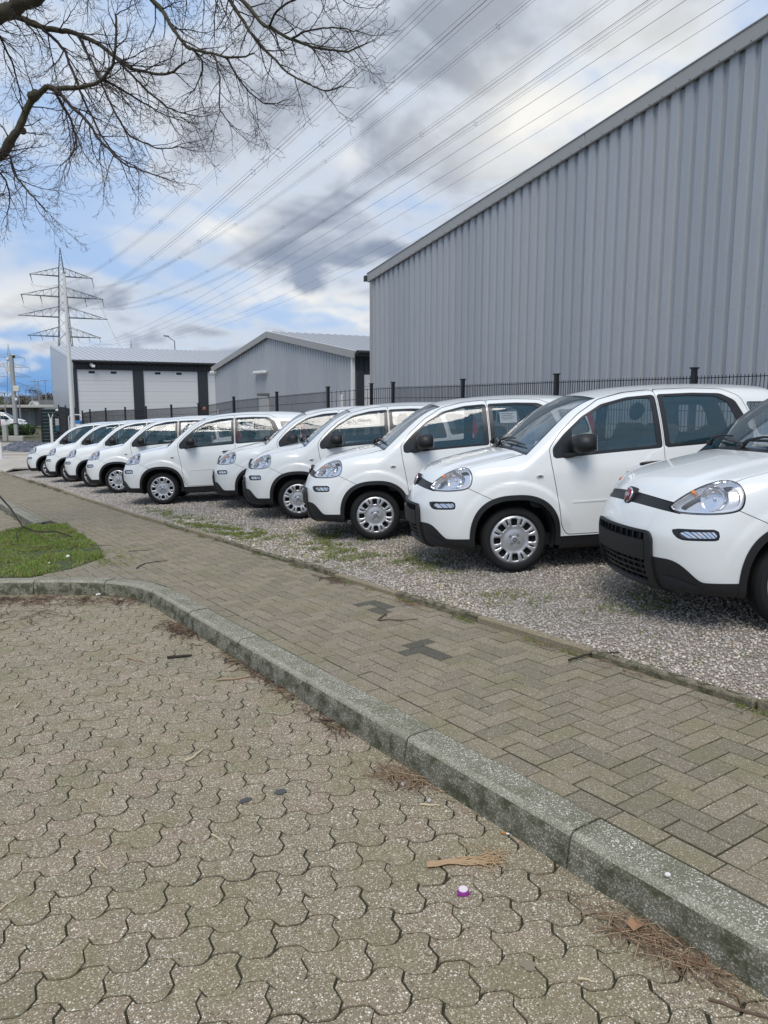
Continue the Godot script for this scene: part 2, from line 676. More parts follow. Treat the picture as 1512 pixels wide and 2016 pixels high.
class CarShape:   # the painted shell as one smooth field: x from the nose back, y up, z from the middle out
	var hood := Spl.new([Vector2(-0.3, 0.68), Vector2(-0.15, 0.735), Vector2(-0.05, 0.79), Vector2(0.05, 0.865), Vector2(0.2, 0.945), Vector2(0.42, 1.006), Vector2(0.7, 1.056), Vector2(0.95, 1.087), Vector2(1.3, 1.10), Vector2(3.8, 1.10)])
	var side := Spl.new([Vector2(0.05, 0.765), Vector2(0.2, 0.793), Vector2(0.35, 0.810), Vector2(0.5, 0.819), Vector2(0.65, 0.822), Vector2(0.8, 0.820), Vector2(0.95, 0.808), Vector2(1.1, 0.776), Vector2(1.25, 0.730), Vector2(1.4, 0.668), Vector2(1.5, 0.624), Vector2(1.65, 0.55)])
	var nose := Spl.new([Vector2(0.0, 0.14), Vector2(0.15, 0.05), Vector2(0.25, -0.03), Vector2(0.36, -0.072), Vector2(0.5, -0.083), Vector2(0.6, -0.076), Vector2(0.67, -0.052), Vector2(0.74, -0.022), Vector2(0.8, 0.008), Vector2(0.9, 0.06), Vector2(1.1, 0.17), Vector2(1.7, 0.5)])
	var plan := Spl.new([Vector2(0.0, 0.0), Vector2(0.2, 0.012), Vector2(0.4, 0.052), Vector2(0.52, 0.098), Vector2(0.62, 0.16), Vector2(0.70, 0.238), Vector2(0.76, 0.33), Vector2(0.82, 0.47), Vector2(0.9, 0.75)])
	var tail := Spl.new([Vector2(0.0, 3.48), Vector2(0.2, 3.58), Vector2(0.4, 3.64), Vector2(0.55, 3.653), Vector2(0.7, 3.64), Vector2(0.9, 3.61), Vector2(1.1, 3.565), Vector2(1.3, 3.49), Vector2(1.5, 3.39), Vector2(1.7, 3.28)])
	var roof := Spl.new([Vector2(-0.3, 1.0), Vector2(0.9, 1.385), Vector2(1.3, 1.50), Vector2(1.65, 1.563), Vector2(2.0, 1.592), Vector2(2.35, 1.60), Vector2(2.75, 1.59), Vector2(3.1, 1.567), Vector2(3.4, 1.535), Vector2(3.8, 1.49)])
	var wind := Spl.new([Vector2(0.6, 0.27), Vector2(0.9, 0.61), Vector2(1.08, 0.83), Vector2(1.2, 0.982), Vector2(1.3, 1.115), Vector2(1.4, 1.26), Vector2(1.5, 1.425), Vector2(1.7, 1.80)])

	func f(p: Vector3) -> float:
		var z := absf(p.z)
		var q := z * z
		var s := z - side.at(p.y)
		var r1 := Vector2(p.x - 0.757, p.y - 0.29).length()   # blisters with a crease over the wheels
		var r2 := Vector2(p.x - 3.057, p.y - 0.29).length()
		s -= 0.017 * (smoothstep(0.530, 0.485, r1) + smoothstep(0.530, 0.485, r2)) * smoothstep(0.30, 0.5, p.y)
		s += 0.012 * smoothstep(2.3, 3.6, p.x) + 0.02 * smoothstep(2.6, 3.6, p.x) * smoothstep(1.0, 1.5, p.y)
		var hd := (p.y - hood.at(p.x) + 0.10 * q + 0.012 * smoothstep(0.40, 0.52, z)) * 0.93
		var low := CarShape.smx(hd, s, 0.16)
		var wn := (wind.at(p.y) + 0.25 * q - p.x) * 0.62
		var rf := (p.y - roof.at(p.x) + 0.20 * q) * 0.99
		var top := CarShape.smx(CarShape.smx(rf, wn, 0.07), s, 0.09)
		var g := 0.02
		var h := maxf(g - absf(low - top), 0.0)
		var b := minf(low, top) - h * h * 0.25 / g
		var pl := plan.at(z)
		var slope := (plan.at(z + 0.01) - pl) * 100.0
		var fr := (nose.at(p.y) + pl - p.x) / sqrt(1.15 + slope * slope)
		b = CarShape.smx(b, fr, 0.10)
		var rr := (p.x - tail.at(p.y) + 0.9 * pl) / sqrt(1.1 + 0.8 * slope * slope)
		b = CarShape.smx(b, rr, 0.10)
		return CarShape.smx(b, 0.17 + 0.06 * (smoothstep(0.8, 0.3, p.x) + smoothstep(3.1, 3.4, p.x)) - p.y, 0.05)

	static func smx(a: float, b: float, k: float) -> float:
		var h := maxf(k - absf(a - b), 0.0)
		return maxf(a, b) + h * h * 0.25 / k

	func grad(p: Vector3) -> Vector3:
		const E := 0.008
		return Vector3(f(p + Vector3(E, 0, 0)) - f(p - Vector3(E, 0, 0)), f(p + Vector3(0, E, 0)) - f(p - Vector3(0, E, 0)), f(p + Vector3(0, 0, E)) - f(p - Vector3(0, 0, E))) / (2.0 * E)

	func half(cell: float) -> M:   # surface nets over the side that has z above 0
		var o := Vector3(-0.16, 0.12, -1.5 * cell)
		var nx := int(3.98 / cell)
		var ny := int(1.56 / cell)
		var nz := int(0.92 / cell) + 2
		var val := PackedFloat32Array()
		val.resize(nx * ny * nz)
		var i := 0
		for x in nx:
			for y in ny:
				var p := o + Vector3(x, y, 0) * cell
				for z in nz:
					val[i] = f(Vector3(p.x, p.y, p.z + z * cell))
					i += 1
		var m := M.new()
		var at := PackedInt32Array()
		at.resize(val.size())
		at.fill(-1)
		var sx := ny * nz
		var sy := nz
		for x in nx - 1:
			for y in ny - 1:
				var row := x * sx + y * sy
				for z in nz - 1:
					var c := row + z
					var k := int(val[c] < 0.0) + int(val[c + 1] < 0.0) + int(val[c + sy] < 0.0) + int(val[c + sy + 1] < 0.0) + int(val[c + sx] < 0.0) + int(val[c + sx + 1] < 0.0) + int(val[c + sx + sy] < 0.0) + int(val[c + sx + sy + 1] < 0.0)
					if k == 0 or k == 8:
						continue
					var p := o + (Vector3(x, y, z) + Vector3.ONE * 0.5) * cell
					for turn in 4:
						var g := grad(p)
						p -= g * (f(p) / maxf(g.length_squared(), 0.05)) * 0.9
					at[c] = m.vert(p, grad(p).normalized())
		for x in range(1, nx - 1):
			for y in range(1, ny - 1):
				for z in range(1, nz - 1):
					var c := x * sx + y * sy + z
					var neg := val[c] < 0.0
					if neg != (val[c + sx] < 0.0):
						four(m, at[c], at[c - sy], at[c - sy - 1], at[c - 1])
					if neg != (val[c + sy] < 0.0):
						four(m, at[c], at[c - sx], at[c - sx - 1], at[c - 1])
					if neg != (val[c + 1] < 0.0):
						four(m, at[c], at[c - sx], at[c - sx - sy], at[c - sy])
		return m

	func four(m: M, a: int, b: int, c: int, d: int) -> void:
		if a < 0 or b < 0 or c < 0 or d < 0:
			return
		if m.v[a].distance_squared_to(m.v[c]) < m.v[b].distance_squared_to(m.v[d]):
			m.t.append_array(PackedInt32Array([a, b, c, a, c, d]))
		else:
			m.t.append_array(PackedInt32Array([a, b, d, b, c, d]))


const AXLE := 0.757
const AXLE2 := 3.057
const HUB := 0.29
var car_first: Node3D
var car_paint: StandardMaterial3D
var car_plastic: StandardMaterial3D
var car_trim: StandardMaterial3D
var car_glass: StandardMaterial3D


func ring_sdf(x: float, y: float, r: float) -> float:   # the wheel opening: round above, straight down below
	var best := 1.0
	for a: float in [AXLE, AXLE2]:
		var dx := absf(x - a)
		var dy := y - HUB
		var d := pow(pow(dx, 2.5) + pow(dy, 2.5), 0.4) - r if dy > 0.0 else maxf(dx - r * (1.0 + 0.25 * dy), -1.0)
		best = minf(best, d)
	return best


func make_car() -> Node3D:
	var shape := CarShape.new()
	var P := func(x: float, y: float) -> Vector2: return Vector2(x, y)
	car_paint = mat(Color(0.785, 0.805, 0.795), 0.30)
	car_paint.clearcoat_enabled = true
	car_paint.clearcoat = 0.9
	car_paint.clearcoat_roughness = 0.04
	car_plastic = mat(Color(0.012, 0.0125, 0.014), 0.5)
	var grain := FastNoiseLite.new()
	grain.frequency = 0.12
	car_plastic.heightmap_enabled = false
	car_trim = mat(Color(0.012, 0.0125, 0.014), 0.3)
	car_glass = mat(Color(0.022, 0.095, 0.125), 0.02)  # glass tint, made bluer to stand in for the reflected sky
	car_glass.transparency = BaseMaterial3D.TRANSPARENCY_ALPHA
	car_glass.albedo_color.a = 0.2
	var clear := mat(Color(0.9, 0.92, 0.95), 0.02)
	clear.transparency = BaseMaterial3D.TRANSPARENCY_ALPHA
	clear.albedo_color.a = 0.06
	var silver := mat(Color(0.80, 0.81, 0.84), 0.16, 1.0)
	var dark := mat(Color(0.02, 0.021, 0.023), 0.85)
	var cloth := mat(Color(0.06, 0.062, 0.068), 0.95)
	var lining := mat(Color(0.06, 0.062, 0.066), 0.9)
	var pale := mat(Color(0.20, 0.20, 0.195), 0.9)
	var rubber := mat(Color(0.0075, 0.008, 0.009), 0.85)
	var paper := mat(Color(0.78, 0.79, 0.80), 0.8)

	var whole: M = shape.half(0.023)
	whole = whole.by(func(p: Vector3, _n: Vector3) -> float: return -p.z)[0]
	var lined: M = whole

	var car := Node3D.new()

	# --- outlines in side view (x back from the nose, y up)
	var win1 := Poly.new(rounded([Vector2(1.115, 0.985), Vector2(1.11, 1.075), Vector2(1.225, 1.195), Vector2(1.40, 1.335), Vector2(1.60, 1.438), Vector2(1.85, 1.490), Vector2(2.105, 1.502), Vector2(2.105, 1.030), Vector2(1.6, 1.010)], 0.03))
	var pane1 := Poly.new(rounded([Vector2(1.30, 1.025), Vector2(1.30, 1.232), Vector2(1.43, 1.334), Vector2(1.62, 1.422), Vector2(1.85, 1.470), Vector2(2.055, 1.480), Vector2(2.055, 1.055), Vector2(1.6, 1.036)], 0.02))
	var win2 := Poly.new(rounded([Vector2(2.125, 1.030), Vector2(2.125, 1.502), Vector2(2.45, 1.502), Vector2(2.72, 1.485), Vector2(2.84, 1.415), Vector2(2.905, 1.26), Vector2(2.945, 1.06)], 0.03))
	var pane2 := Poly.new(rounded([Vector2(2.175, 1.057), Vector2(2.175, 1.482), Vector2(2.45, 1.480), Vector2(2.66, 1.465), Vector2(2.765, 1.405), Vector2(2.815, 1.26), Vector2(2.845, 1.082)], 0.025))
	var win3 := Poly.new(rounded([Vector2(3.00, 1.09), Vector2(2.985, 1.20), Vector2(2.955, 1.33), Vector2(2.93, 1.40), Vector2(3.20, 1.39), Vector2(3.28, 1.25), Vector2(3.31, 1.12)], 0.05))
	var door1 := Poly.new(rounded([Vector2(1.085, 1.075), Vector2(1.205, 1.215), Vector2(1.385, 1.363), Vector2(1.59, 1.478), Vector2(1.85, 1.530), Vector2(2.113, 1.545), Vector2(2.113, 0.345), Vector2(2.06, 0.318), Vector2(1.215, 0.318), Vector2(1.17, 0.40), Vector2(1.135, 0.70), Vector2(1.10, 0.92)], 0.035))
	var door2 := Poly.new(rounded([Vector2(2.117, 1.545), Vector2(2.45, 1.543), Vector2(2.75, 1.522), Vector2(2.89, 1.45), Vector2(2.96, 1.26), Vector2(2.985, 1.04), Vector2(2.94, 0.86), Vector2(2.80, 0.78), Vector2(2.66, 0.64), Vector2(2.60, 0.45), Vector2(2.585, 0.318), Vector2(2.117, 0.318)], 0.035))
	var lamp := Poly.new(curve([Vector2(0.03, 0.772), Vector2(0.08, 0.830), Vector2(0.16, 0.886), Vector2(0.255, 0.928), Vector2(0.355, 0.948), Vector2(0.415, 0.944), Vector2(0.43, 0.90), Vector2(0.41, 0.825), Vector2(0.355, 0.768), Vector2(0.22, 0.746), Vector2(0.06, 0.744)], 4))
	var day := Poly.new(rounded([Vector2(-0.005, 0.578), Vector2(-0.005, 0.648), Vector2(0.20, 0.655), Vector2(0.20, 0.585)], 0.032))
	var aside := func(p: Vector3) -> float: return 1.45 * p.x + 0.45 * (0.62 - p.z) - 0.10   # along the front corner

	var lamp_f := func(p: Vector3) -> float:
		var a := lamp.d(Vector2(aside.call(p), p.y))
		var b: float = (0.445 + 0.75 * maxf(p.y - 0.775, 0.0) - p.z) * 0.8
		var h := maxf(0.09 - absf(a - b), 0.0)
		return maxf(a, b) + h * h * 0.25 / 0.09

	# --- wheel openings and black arches
	var cut1: Array = whole.by(func(p: Vector3, _n: Vector3) -> float: return ring_sdf(p.x, p.y, 0.358) if p.z > 0.45 else 1.0)
	var shell: M = cut1[1]
	var cut2: Array = shell.by(func(p: Vector3, _n: Vector3) -> float: return ring_sdf(p.x, p.y, 0.402) if p.z > 0.45 else 1.0)
	shell = cut2[1]
	var arches: M = ((cut2[0] as M).by(func(p: Vector3, _n: Vector3) -> float: return 0.225 - p.y)[0] as M).moved(0.009)
	# --- black sills and lower bumper
	var cut3: Array = shell.by(func(p: Vector3, _n: Vector3) -> float:
		var lip := 0.302
		if p.x < 0.7:
			lip = lerpf(0.45, 0.32, smoothstep(0.03, 0.16, p.x - 0.2 * (p.z - 0.6))) if p.z > 0.3 else 0.45
		if p.x > 3.3:
			lip = 0.44
		return p.y - lip)
	shell = cut3[1]
	var low: M = cut3[0]
	var low_cut: Array = low.by(func(p: Vector3, _n: Vector3) -> float: return p.x - 0.8)
	var bumper_low: M = low_cut[0]
	low_cut = (low_cut[1] as M).by(func(p: Vector3, _n: Vector3) -> float: return p.x - 3.0)
	var sill: M = low_cut[0]
	var rear_low: M = low_cut[1]
	# --- side windows, doors
	var c: Array = shell.by(func(p: Vector3, n: Vector3) -> float: return win1.d(Vector2(p.x, p.y)) if p.z > 0.4 else 1.0)
	shell = c[1]
	var w1: M = c[0]
	c = shell.by(func(p: Vector3, n: Vector3) -> float: return win2.d(Vector2(p.x, p.y)) if p.z > 0.4 else 1.0)
	shell = c[1]
	var w2: M = c[0]
	c = shell.by(func(p: Vector3, n: Vector3) -> float: return win3.d(Vector2(p.x, p.y)) if p.z > 0.4 else 1.0)
	shell = c[1]
	var w3: M = c[0]
	c = shell.by(func(p: Vector3, n: Vector3) -> float: return door1.d(Vector2(p.x, p.y)) if p.z > 0.4 else 1.0)
	shell = (c[1] as M).by(func(p: Vector3, n: Vector3) -> float: return door1.d(Vector2(p.x, p.y)) - 0.006 if p.z > 0.4 else 1.0)[1]
	var d1: M = c[0]
	c = shell.by(func(p: Vector3, n: Vector3) -> float: return door2.d(Vector2(p.x, p.y)) if p.z > 0.4 else 1.0)
	shell = (c[1] as M).by(func(p: Vector3, n: Vector3) -> float: return door2.d(Vector2(p.x, p.y)) - 0.005 if p.z > 0.4 else 1.0)[1]
	var d2: M = c[0]
	# --- windscreen: bounded by the cowl below, the roof edge above and the pillar beside
	var screen_f := func(p: Vector3, n: Vector3) -> float:
		if p.x > 1.75 or p.x < 0.6 or p.y < 0.98:
			return 1.0
		var zs := shape.side.at(p.y) - 0.085
		var sill_y := 1.093 - 0.10 * p.z * p.z
		return maxf(maxf(p.z - zs, sill_y - p.y), p.x - (1.505 + 0.20 * p.z * p.z))
	c = shell.by(screen_f)
	shell = c[1]
	var screen: M = c[0]
	c = shell.by(func(p: Vector3, n: Vector3) -> float: return screen_f.call(p, n) - 0.016)
	shell = c[1]
	var seal: M = c[0]
	# --- rear window and tailgate
	c = shell.by(func(p: Vector3, n: Vector3) -> float: return maxf(maxf(absf(p.y - 1.215) - 0.185, p.z - 0.56), 3.3 - p.x))
	shell = c[1]
	var rear_pane: M = c[0]
	var tail_lamp := Poly.new(rounded([Vector2(3.36, 0.88), Vector2(3.33, 1.10), Vector2(3.26, 1.40), Vector2(3.34, 1.46), Vector2(3.75, 1.46), Vector2(3.75, 0.88)], 0.05))
	c = shell.by(func(p: Vector3, n: Vector3) -> float: return tail_lamp.d(Vector2(p.x, p.y)) if p.z > 0.57 and p.x > 3.2 else 1.0)
	shell = c[1]
	var rear_light: M = c[0]
	# --- headlamp, day lamp
	c = shell.by(func(p: Vector3, n: Vector3) -> float: return lamp_f.call(p) if p.x < 0.75 and p.z > 0.2 else 1.0)
	var head: M = c[0]
	shell = (c[1] as M).by(func(p: Vector3, n: Vector3) -> float: return lamp_f.call(p) - 0.005 if p.x < 0.75 and p.z > 0.2 else 1.0)[1]
	c = shell.by(func(p: Vector3, n: Vector3) -> float: return day.d(Vector2(aside.call(p), p.y)) if p.x < 0.75 and p.z > 0.42 else 1.0)
	shell = c[1]
	var dayl: M = c[0]
	# --- the slim black bar between the headlamps and the frame below it
	c = shell.by(func(p: Vector3, n: Vector3) -> float: return maxf(absf(p.y - (0.797 - 0.12 * p.z * p.z)) - 0.034 + 0.016 * p.z, p.z - 0.56) if p.x < 0.4 else 1.0)
	shell = c[1]
	var bar: M = c[0]
	var frame := Poly.new(rounded([Vector2(-0.9, 0.20), Vector2(-0.9, 0.612), Vector2(0.385, 0.612), Vector2(0.425, 0.57), Vector2(0.425, 0.20)], 0.03))
	c = shell.by(func(p: Vector3, n: Vector3) -> float: return frame.d(Vector2(p.z, p.y)) if p.x < 0.4 else 1.0)
	shell = c[1]
	var mask: M = c[0]
	c = bumper_low.by(func(p: Vector3, n: Vector3) -> float: return frame.d(Vector2(p.z, p.y)) if p.x < 0.4 else 1.0)
	mask.add(c[0])
	bumper_low = c[1]
	# --- bonnet
	var edge := Spl.new([Vector2(-0.2, 0.70), Vector2(0.1, 0.80), Vector2(0.3, 0.90), Vector2(0.43, 0.925), Vector2(0.6, 0.972), Vector2(0.78, 1.012), Vector2(0.90, 1.035), Vector2(1.1, 1.07)])
	var bonnet_f := func(p: Vector3, n: Vector3) -> float:
		if p.x > 1.1 or p.y < 0.75:
			return 0.5
		return maxf(maxf(edge.at(p.x) - p.y, p.x - (0.80 + 0.27 * p.z * p.z)), maxf(p.z - 0.68, 0.829 - 0.12 * p.z * p.z - p.y))
	c = shell.by(bonnet_f)
	var bonnet: M = c[0]
	shell = (c[1] as M).by(func(p: Vector3, n: Vector3) -> float: return bonnet_f.call(p, n) - 0.006)[1]
	c = shell.by(func(p: Vector3, n: Vector3) -> float: return maxf(maxf(absf(p.z) - 0.66, p.x - 1.12), maxf(0.72 - p.x, 1.0 - p.y)))
	var cowl: M = c[0]
	shell = c[1]
	# --- front bumper seam: from under the headlamp back to the arch
	c = shell.by(func(p: Vector3, n: Vector3) -> float: return maxf(p.x - 0.75, p.y - 0.835 + 0.52 * maxf(p.x - 0.22, 0.0) + (0.0 if p.z > 0.2 else 0.0)))
	var bumper: M = c[0]
	shell = (c[1] as M).by(func(p: Vector3, n: Vector3) -> float: return maxf(p.x - 0.75, p.y - 0.835 + 0.52 * maxf(p.x - 0.22, 0.0)) - 0.005)[1]

	# --- panes from frames
	c = w1.by(func(p: Vector3, n: Vector3) -> float: return pane1.d(Vector2(p.x, p.y)))
	var glass1: M = c[0]
	var frame1: M = c[1]
	c = w2.by(func(p: Vector3, n: Vector3) -> float: return pane2.d(Vector2(p.x, p.y)))
	var glass2: M = c[0]
	var frame2: M = c[1]

	# --- parts
	put("body_shell", shell.both(), car_paint, car)
	put("bonnet", bonnet.both().rimmed(0.012), car_paint, car)
	put("front_bumper", bumper.both().rimmed(0.012), car_paint, car)
	var black := put("lower_bumper", bumper_low.moved(0.006).both().rimmed(0.02), car_plastic, car)
	put("sill", sill.moved(-0.012).both(), car_plastic, car)
	put("rear_bumper", rear_low.moved(0.006).both().rimmed(0.02), car_plastic, car)
	put("scuttle", cowl.moved(-0.022).both(), car_plastic, car)
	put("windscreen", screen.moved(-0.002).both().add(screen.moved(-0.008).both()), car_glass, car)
	put("windscreen_seal", seal.both(), car_trim, car)
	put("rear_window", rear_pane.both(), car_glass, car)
	for s: int in [1, -1]:
		var flip := func(m: M) -> M: return m if s == 1 else m.mirrored()
		var fd := put("front_door", flip.call(d1.rimmed(0.015)), car_paint, car)
		put("window_frame", flip.call(frame1.moved(-0.003).rimmed(0.008)), car_trim, fd)
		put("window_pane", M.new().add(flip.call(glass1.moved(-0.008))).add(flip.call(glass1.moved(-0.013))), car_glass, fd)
		var rd := put("rear_door", flip.call(d2.rimmed(0.015)), car_paint, car)
		put("window_frame", flip.call(frame2.moved(-0.003).rimmed(0.008)), car_trim, rd)
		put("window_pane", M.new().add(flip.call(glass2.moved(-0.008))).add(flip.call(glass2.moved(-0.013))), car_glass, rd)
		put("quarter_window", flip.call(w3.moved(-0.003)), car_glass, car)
		put("tail_light", flip.call(rear_light.moved(0.004)), mat(Color(0.32, 0.012, 0.015), 0.12), car)
		var ca: Array = arches.by(func(p: Vector3, _n: Vector3) -> float: return p.x - 1.9)
		put("wheel_arch_trim", flip.call((ca[0] as M).rimmed(0.05)), car_plastic, car)
		put("wheel_arch_trim", flip.call((ca[1] as M).rimmed(0.05)), car_plastic, car)
		# door handles
		for hx: float in [1.99, 2.70]:
			var hp := Vector3(hx, 0.905 + (0.02 if hx > 2.2 else 0.0), shape.side.at(0.905) + 0.012)
			var hm := M.new()
			hm.tube(PackedVector3Array([hp + Vector3(-0.10, -0.004, -0.014), hp + Vector3(-0.085, 0, 0.006), hp + Vector3(0, 0.003, 0.014), hp + Vector3(0.085, 0.004, 0.008), hp + Vector3(0.10, 0.002, -0.012)]), PackedFloat32Array([0.014, 0.020, 0.022, 0.020, 0.014]), 10, true, Vector2(1.0, 0.7))
			put("handle", flip.call(hm), car_plastic, fd if hx < 2.2 else rd)
		# the pressed line low in the doors
		for dd: Array in [[d1, 1.27, 2.05, fd], [d2, 2.17, 2.56, rd]]:
			var cr: M = (dd[0] as M).strip(func(p: Vector3, n: Vector3) -> float: return p.y - 0.60 - 0.01 * (p.x - 1.3), 0.007).strip(func(p: Vector3, n: Vector3) -> float: return p.x - (dd[1] + dd[2]) * 0.5, (dd[2] - dd[1]) * 0.5)
			put("pressed_line", flip.call(cr.moved(0.004).rimmed(0.004)), car_paint, dd[3])
		# mirror
		var mm := M.new()
		var mc := Vector3(1.355, 1.11, 0.905)
		var mb := Basis(Vector3.UP, 0.14)
		mm.ball(mc, Vector3(0.10, 0.084, 0.11), mb, 12, 18)
		for i in mm.v.size():   # squared housing, flat at the back where the glass sits
			var q: Vector3 = mb.inverse() * (mm.v[i] - mc)
			var e := Vector3(q.x / 0.10, q.y / 0.084, q.z / 0.11)
			var l4 := pow(pow(absf(e.y), 3.4) + pow(absf(e.z), 3.4) + pow(absf(e.x), 3.4), 1.0 / 3.4)
			if l4 > 0.0:
				e /= l4
			if e.x > 0.75:
				e.x = 0.75
			mm.v[i] = mc + mb * Vector3(e.x * 0.10, e.y * 0.084, e.z * 0.11)
		var mr := put("wing_mirror", flip.call(mm), car_plastic, car)
		var foot := M.new()
		foot.tube(PackedVector3Array([Vector3(1.22, 1.0, 0.765), Vector3(1.27, 1.01, 0.83), Vector3(1.33, 1.035, 0.90)]), PackedFloat32Array([0.042, 0.036, 0.026]), 10, true, Vector2(1.0, 0.6))
		put("mirror_foot", flip.call(foot), car_plastic, mr)
		put("mirror_glass", flip.call(boxed(mc + mb * Vector3(0.076, 0, 0), Vector3(0.004, 0.125, 0.165), 0.001, mb)), silver, mr)
		# side indicator
		var ind := Vector3(0.985, 0.845, shape.side.at(0.845) + 0.012)
		var im := put("side_indicator", flip.call(boxed(ind, Vector3(0.062, 0.026, 0.014), 0.006)), mat(Color(0.62, 0.63, 0.64), 0.15), car)
		put("indicator_bulb", flip.call(boxed(ind + Vector3(0, 0, 0.006), Vector3(0.034, 0.014, 0.006), 0.002)), mat(Color(0.10, 0.085, 0.075), 0.3), im)
		# headlamp: bowl, bulbs, clear cover
		var hl := put("headlight", flip.call(head.moved(-0.055).rimmed(-0.05)), silver, car)
		var hb := M.new()
		var face := Vector3(-0.83, 0.16, 0.53).normalized()
		var sd := face.cross(Vector3.UP).normalized()
		var basis := Basis(sd, face, sd.cross(face))
		var main := Vector3(0.275, 0.828, 0.635)
		hb.lathe(PackedVector2Array([Vector2(0.0, -0.035), Vector2(0.035, -0.03), Vector2(0.058, -0.012), Vector2(0.074, 0.02), Vector2(0.078, 0.022), Vector2(0.080, 0.0), Vector2(0.078, -0.03)]), Transform3D(basis, main), 24)
		put("reflector", flip.call(hb), silver, hl)
		var bulb := M.new()
		bulb.ball(main + face * -0.005, Vector3(0.014, 0.014, 0.014), Basis(), 8, 12)
		put("bulb", flip.call(bulb), mat(Color(0.55, 0.6, 0.7), 0.1), hl)
		var amber := M.new()
		amber.ball(Vector3(0.185, 0.862, 0.55), Vector3(0.016, 0.016, 0.016), Basis(), 8, 12)
		put("indicator_bulb", flip.call(amber), mat(Color(0.75, 0.22, 0.06), 0.25), hl)
		put("inner_ring", flip.call(((head.by(func(p: Vector3, n: Vector3) -> float: return -0.024 - lamp_f.call(p))[0] as M).by(func(p: Vector3, n: Vector3) -> float: return 0.082 - (p - main).slide(face).length())[0] as M).moved(-0.028)), mat(Color(0.80, 0.81, 0.84), 0.28, 0.85), hl)
		put("lens", flip.call(head.moved(0.001)), clear, hl)
		put("lens_rim", flip.call((head.by(func(p: Vector3, n: Vector3) -> float: return -0.006 - lamp_f.call(p))[0] as M).moved(0.002)), car_trim, hl)
		# day lamp
		var dl := put("daytime_light", flip.call(dayl.moved(-0.03).rimmed(-0.03)), car_trim, car)
		var inner: M = dayl.by(func(p: Vector3, n: Vector3) -> float: return day.d(Vector2(aside.call(p), p.y)) + 0.016)[0]
		for k in 7:
			var lo := 0.015 + k * 0.025
			var piece: M = inner.strip(func(p: Vector3, n: Vector3) -> float: return aside.call(p) + 0.8 * (p.y - 0.617) - lo - 0.010, 0.009)
			if piece.t.size():
				put("reflector", flip.call(piece.moved(-0.006 if k % 2 else -0.014)), silver, dl)
		put("bezel", flip.call((dayl.by(func(p: Vector3, n: Vector3) -> float: return -0.014 - day.d(Vector2(aside.call(p), p.y)))[0] as M).moved(-0.001)), car_trim, dl)
		put("lens", flip.call(inner.moved(-0.003)), clear, dl)
		# fog pocket in the low bumper corner
		var pocket := Poly.new(rounded([Vector2(0.475, 0.268), Vector2(0.475, 0.345), Vector2(0.58, 0.338), Vector2(0.675, 0.295), Vector2(0.69, 0.268)], 0.02))
		var pk: M = bumper_low.by(func(p: Vector3, n: Vector3) -> float: return pocket.d(Vector2(p.z, p.y)) if p.x < 0.7 else 1.0)[0]
		if pk.t.size():
			put("fog_recess", flip.call(pk.moved(0.0095)), dark, black)
	# pressed line low in the door, seals and roof rails
	put("grille_bar", bar.moved(-0.004).both().rimmed(0.01), car_plastic, car)
	# frame in the bumper: outer band, blank plate holder, mesh
	var band := mask.by(func(p: Vector3, n: Vector3) -> float: return maxf(p.z - 0.365, absf(p.y - 0.43) - 0.165))
	var fr := put("bumper_frame", (band[1] as M).moved(0.022).both().rimmed(0.035), car_plastic, car)
	put("number_plate_holder", (band[0] as M).strip(func(p: Vector3, n: Vector3) -> float: return p.y - 0.485, 0.062).moved(0.026).both().rimmed(0.03), car_plastic, fr)
	put("grille_backing", (band[0] as M).moved(-0.03).both(), dark, fr)
	var rib := (band[0] as M)
	for y: float in [0.302, 0.342, 0.382]:
		put("grille_slat", rib.strip(func(p: Vector3, n: Vector3) -> float: return p.y - y, 0.007).moved(-0.004).both().rimmed(0.015), car_plastic, fr)
	for z: float in [0.05, 0.13, 0.21, 0.29]:
		put("grille_rib", rib.strip(func(p: Vector3, n: Vector3) -> float: return p.z - z, 0.007).moved(-0.008).both().rimmed(0.015), car_plastic, fr)
	# badge
	var bp := Vector3(0.0, 0.80, 0.0)
	bp.x = shape.nose.at(0.80) + 0.018
	var bb := Basis(Vector3(0, 0, -1), Vector3(0.35, 0.94, 0).normalized(), Vector3(-0.94, 0.35, 0).normalized())
	bb.x = bb.y.cross(bb.z)
	var bx := Transform3D(bb, bp)
	var badge := M.new()
	badge.prism(rounded([Vector2(-0.062, -0.062), Vector2(0.062, -0.062), Vector2(0.062, 0.062), Vector2(-0.062, 0.062)], 0.05), bx.translated_local(Vector3(0, 0, -0.02)), 0.042, 0.006)
	var bd := put("badge", badge, car_plastic, car)
	var disc := func(r: float, z0: float, z1: float) -> M:
		var m := M.new()
		m.lathe(PackedVector2Array([Vector2(r, z0), Vector2(r, z1 - 0.002), Vector2(r - 0.002, z1), Vector2(0, z1 + 0.002)]), bx * Transform3D(Basis(Vector3.RIGHT, PI / 2), Vector3.ZERO), 32)
		return m
	put("badge_ring", disc.call(0.052, 0.015, 0.028), silver, bd)
	put("badge_face", disc.call(0.044, 0.02, 0.031), mat(Color(0.20, 0.012, 0.022), 0.2), bd)
	var tm := TextMesh.new()
	tm.text = "FIAT"
	var font := SystemFont.new()
	font.font_names = PackedStringArray(["Droid Sans"])
	font.font_weight = 700
	tm.font = font
	tm.font_size = 16
	tm.pixel_size = 0.0018
	tm.depth = 0.002
	put_mesh("badge_letters", tm, silver, bd, bx.translated_local(Vector3(0, 0, 0.0345)))
	# wipers, parked along the foot of the windscreen
	var on_screen := func(y: float, z: float, off: float) -> Vector3:
		var q := Vector3(shape.wind.at(y) + 0.25 * z * z, y, z)
		for turn in 3:
			q.x += shape.f(q) / 0.62
		return q + Vector3(-0.55, 0.83, 0) * off
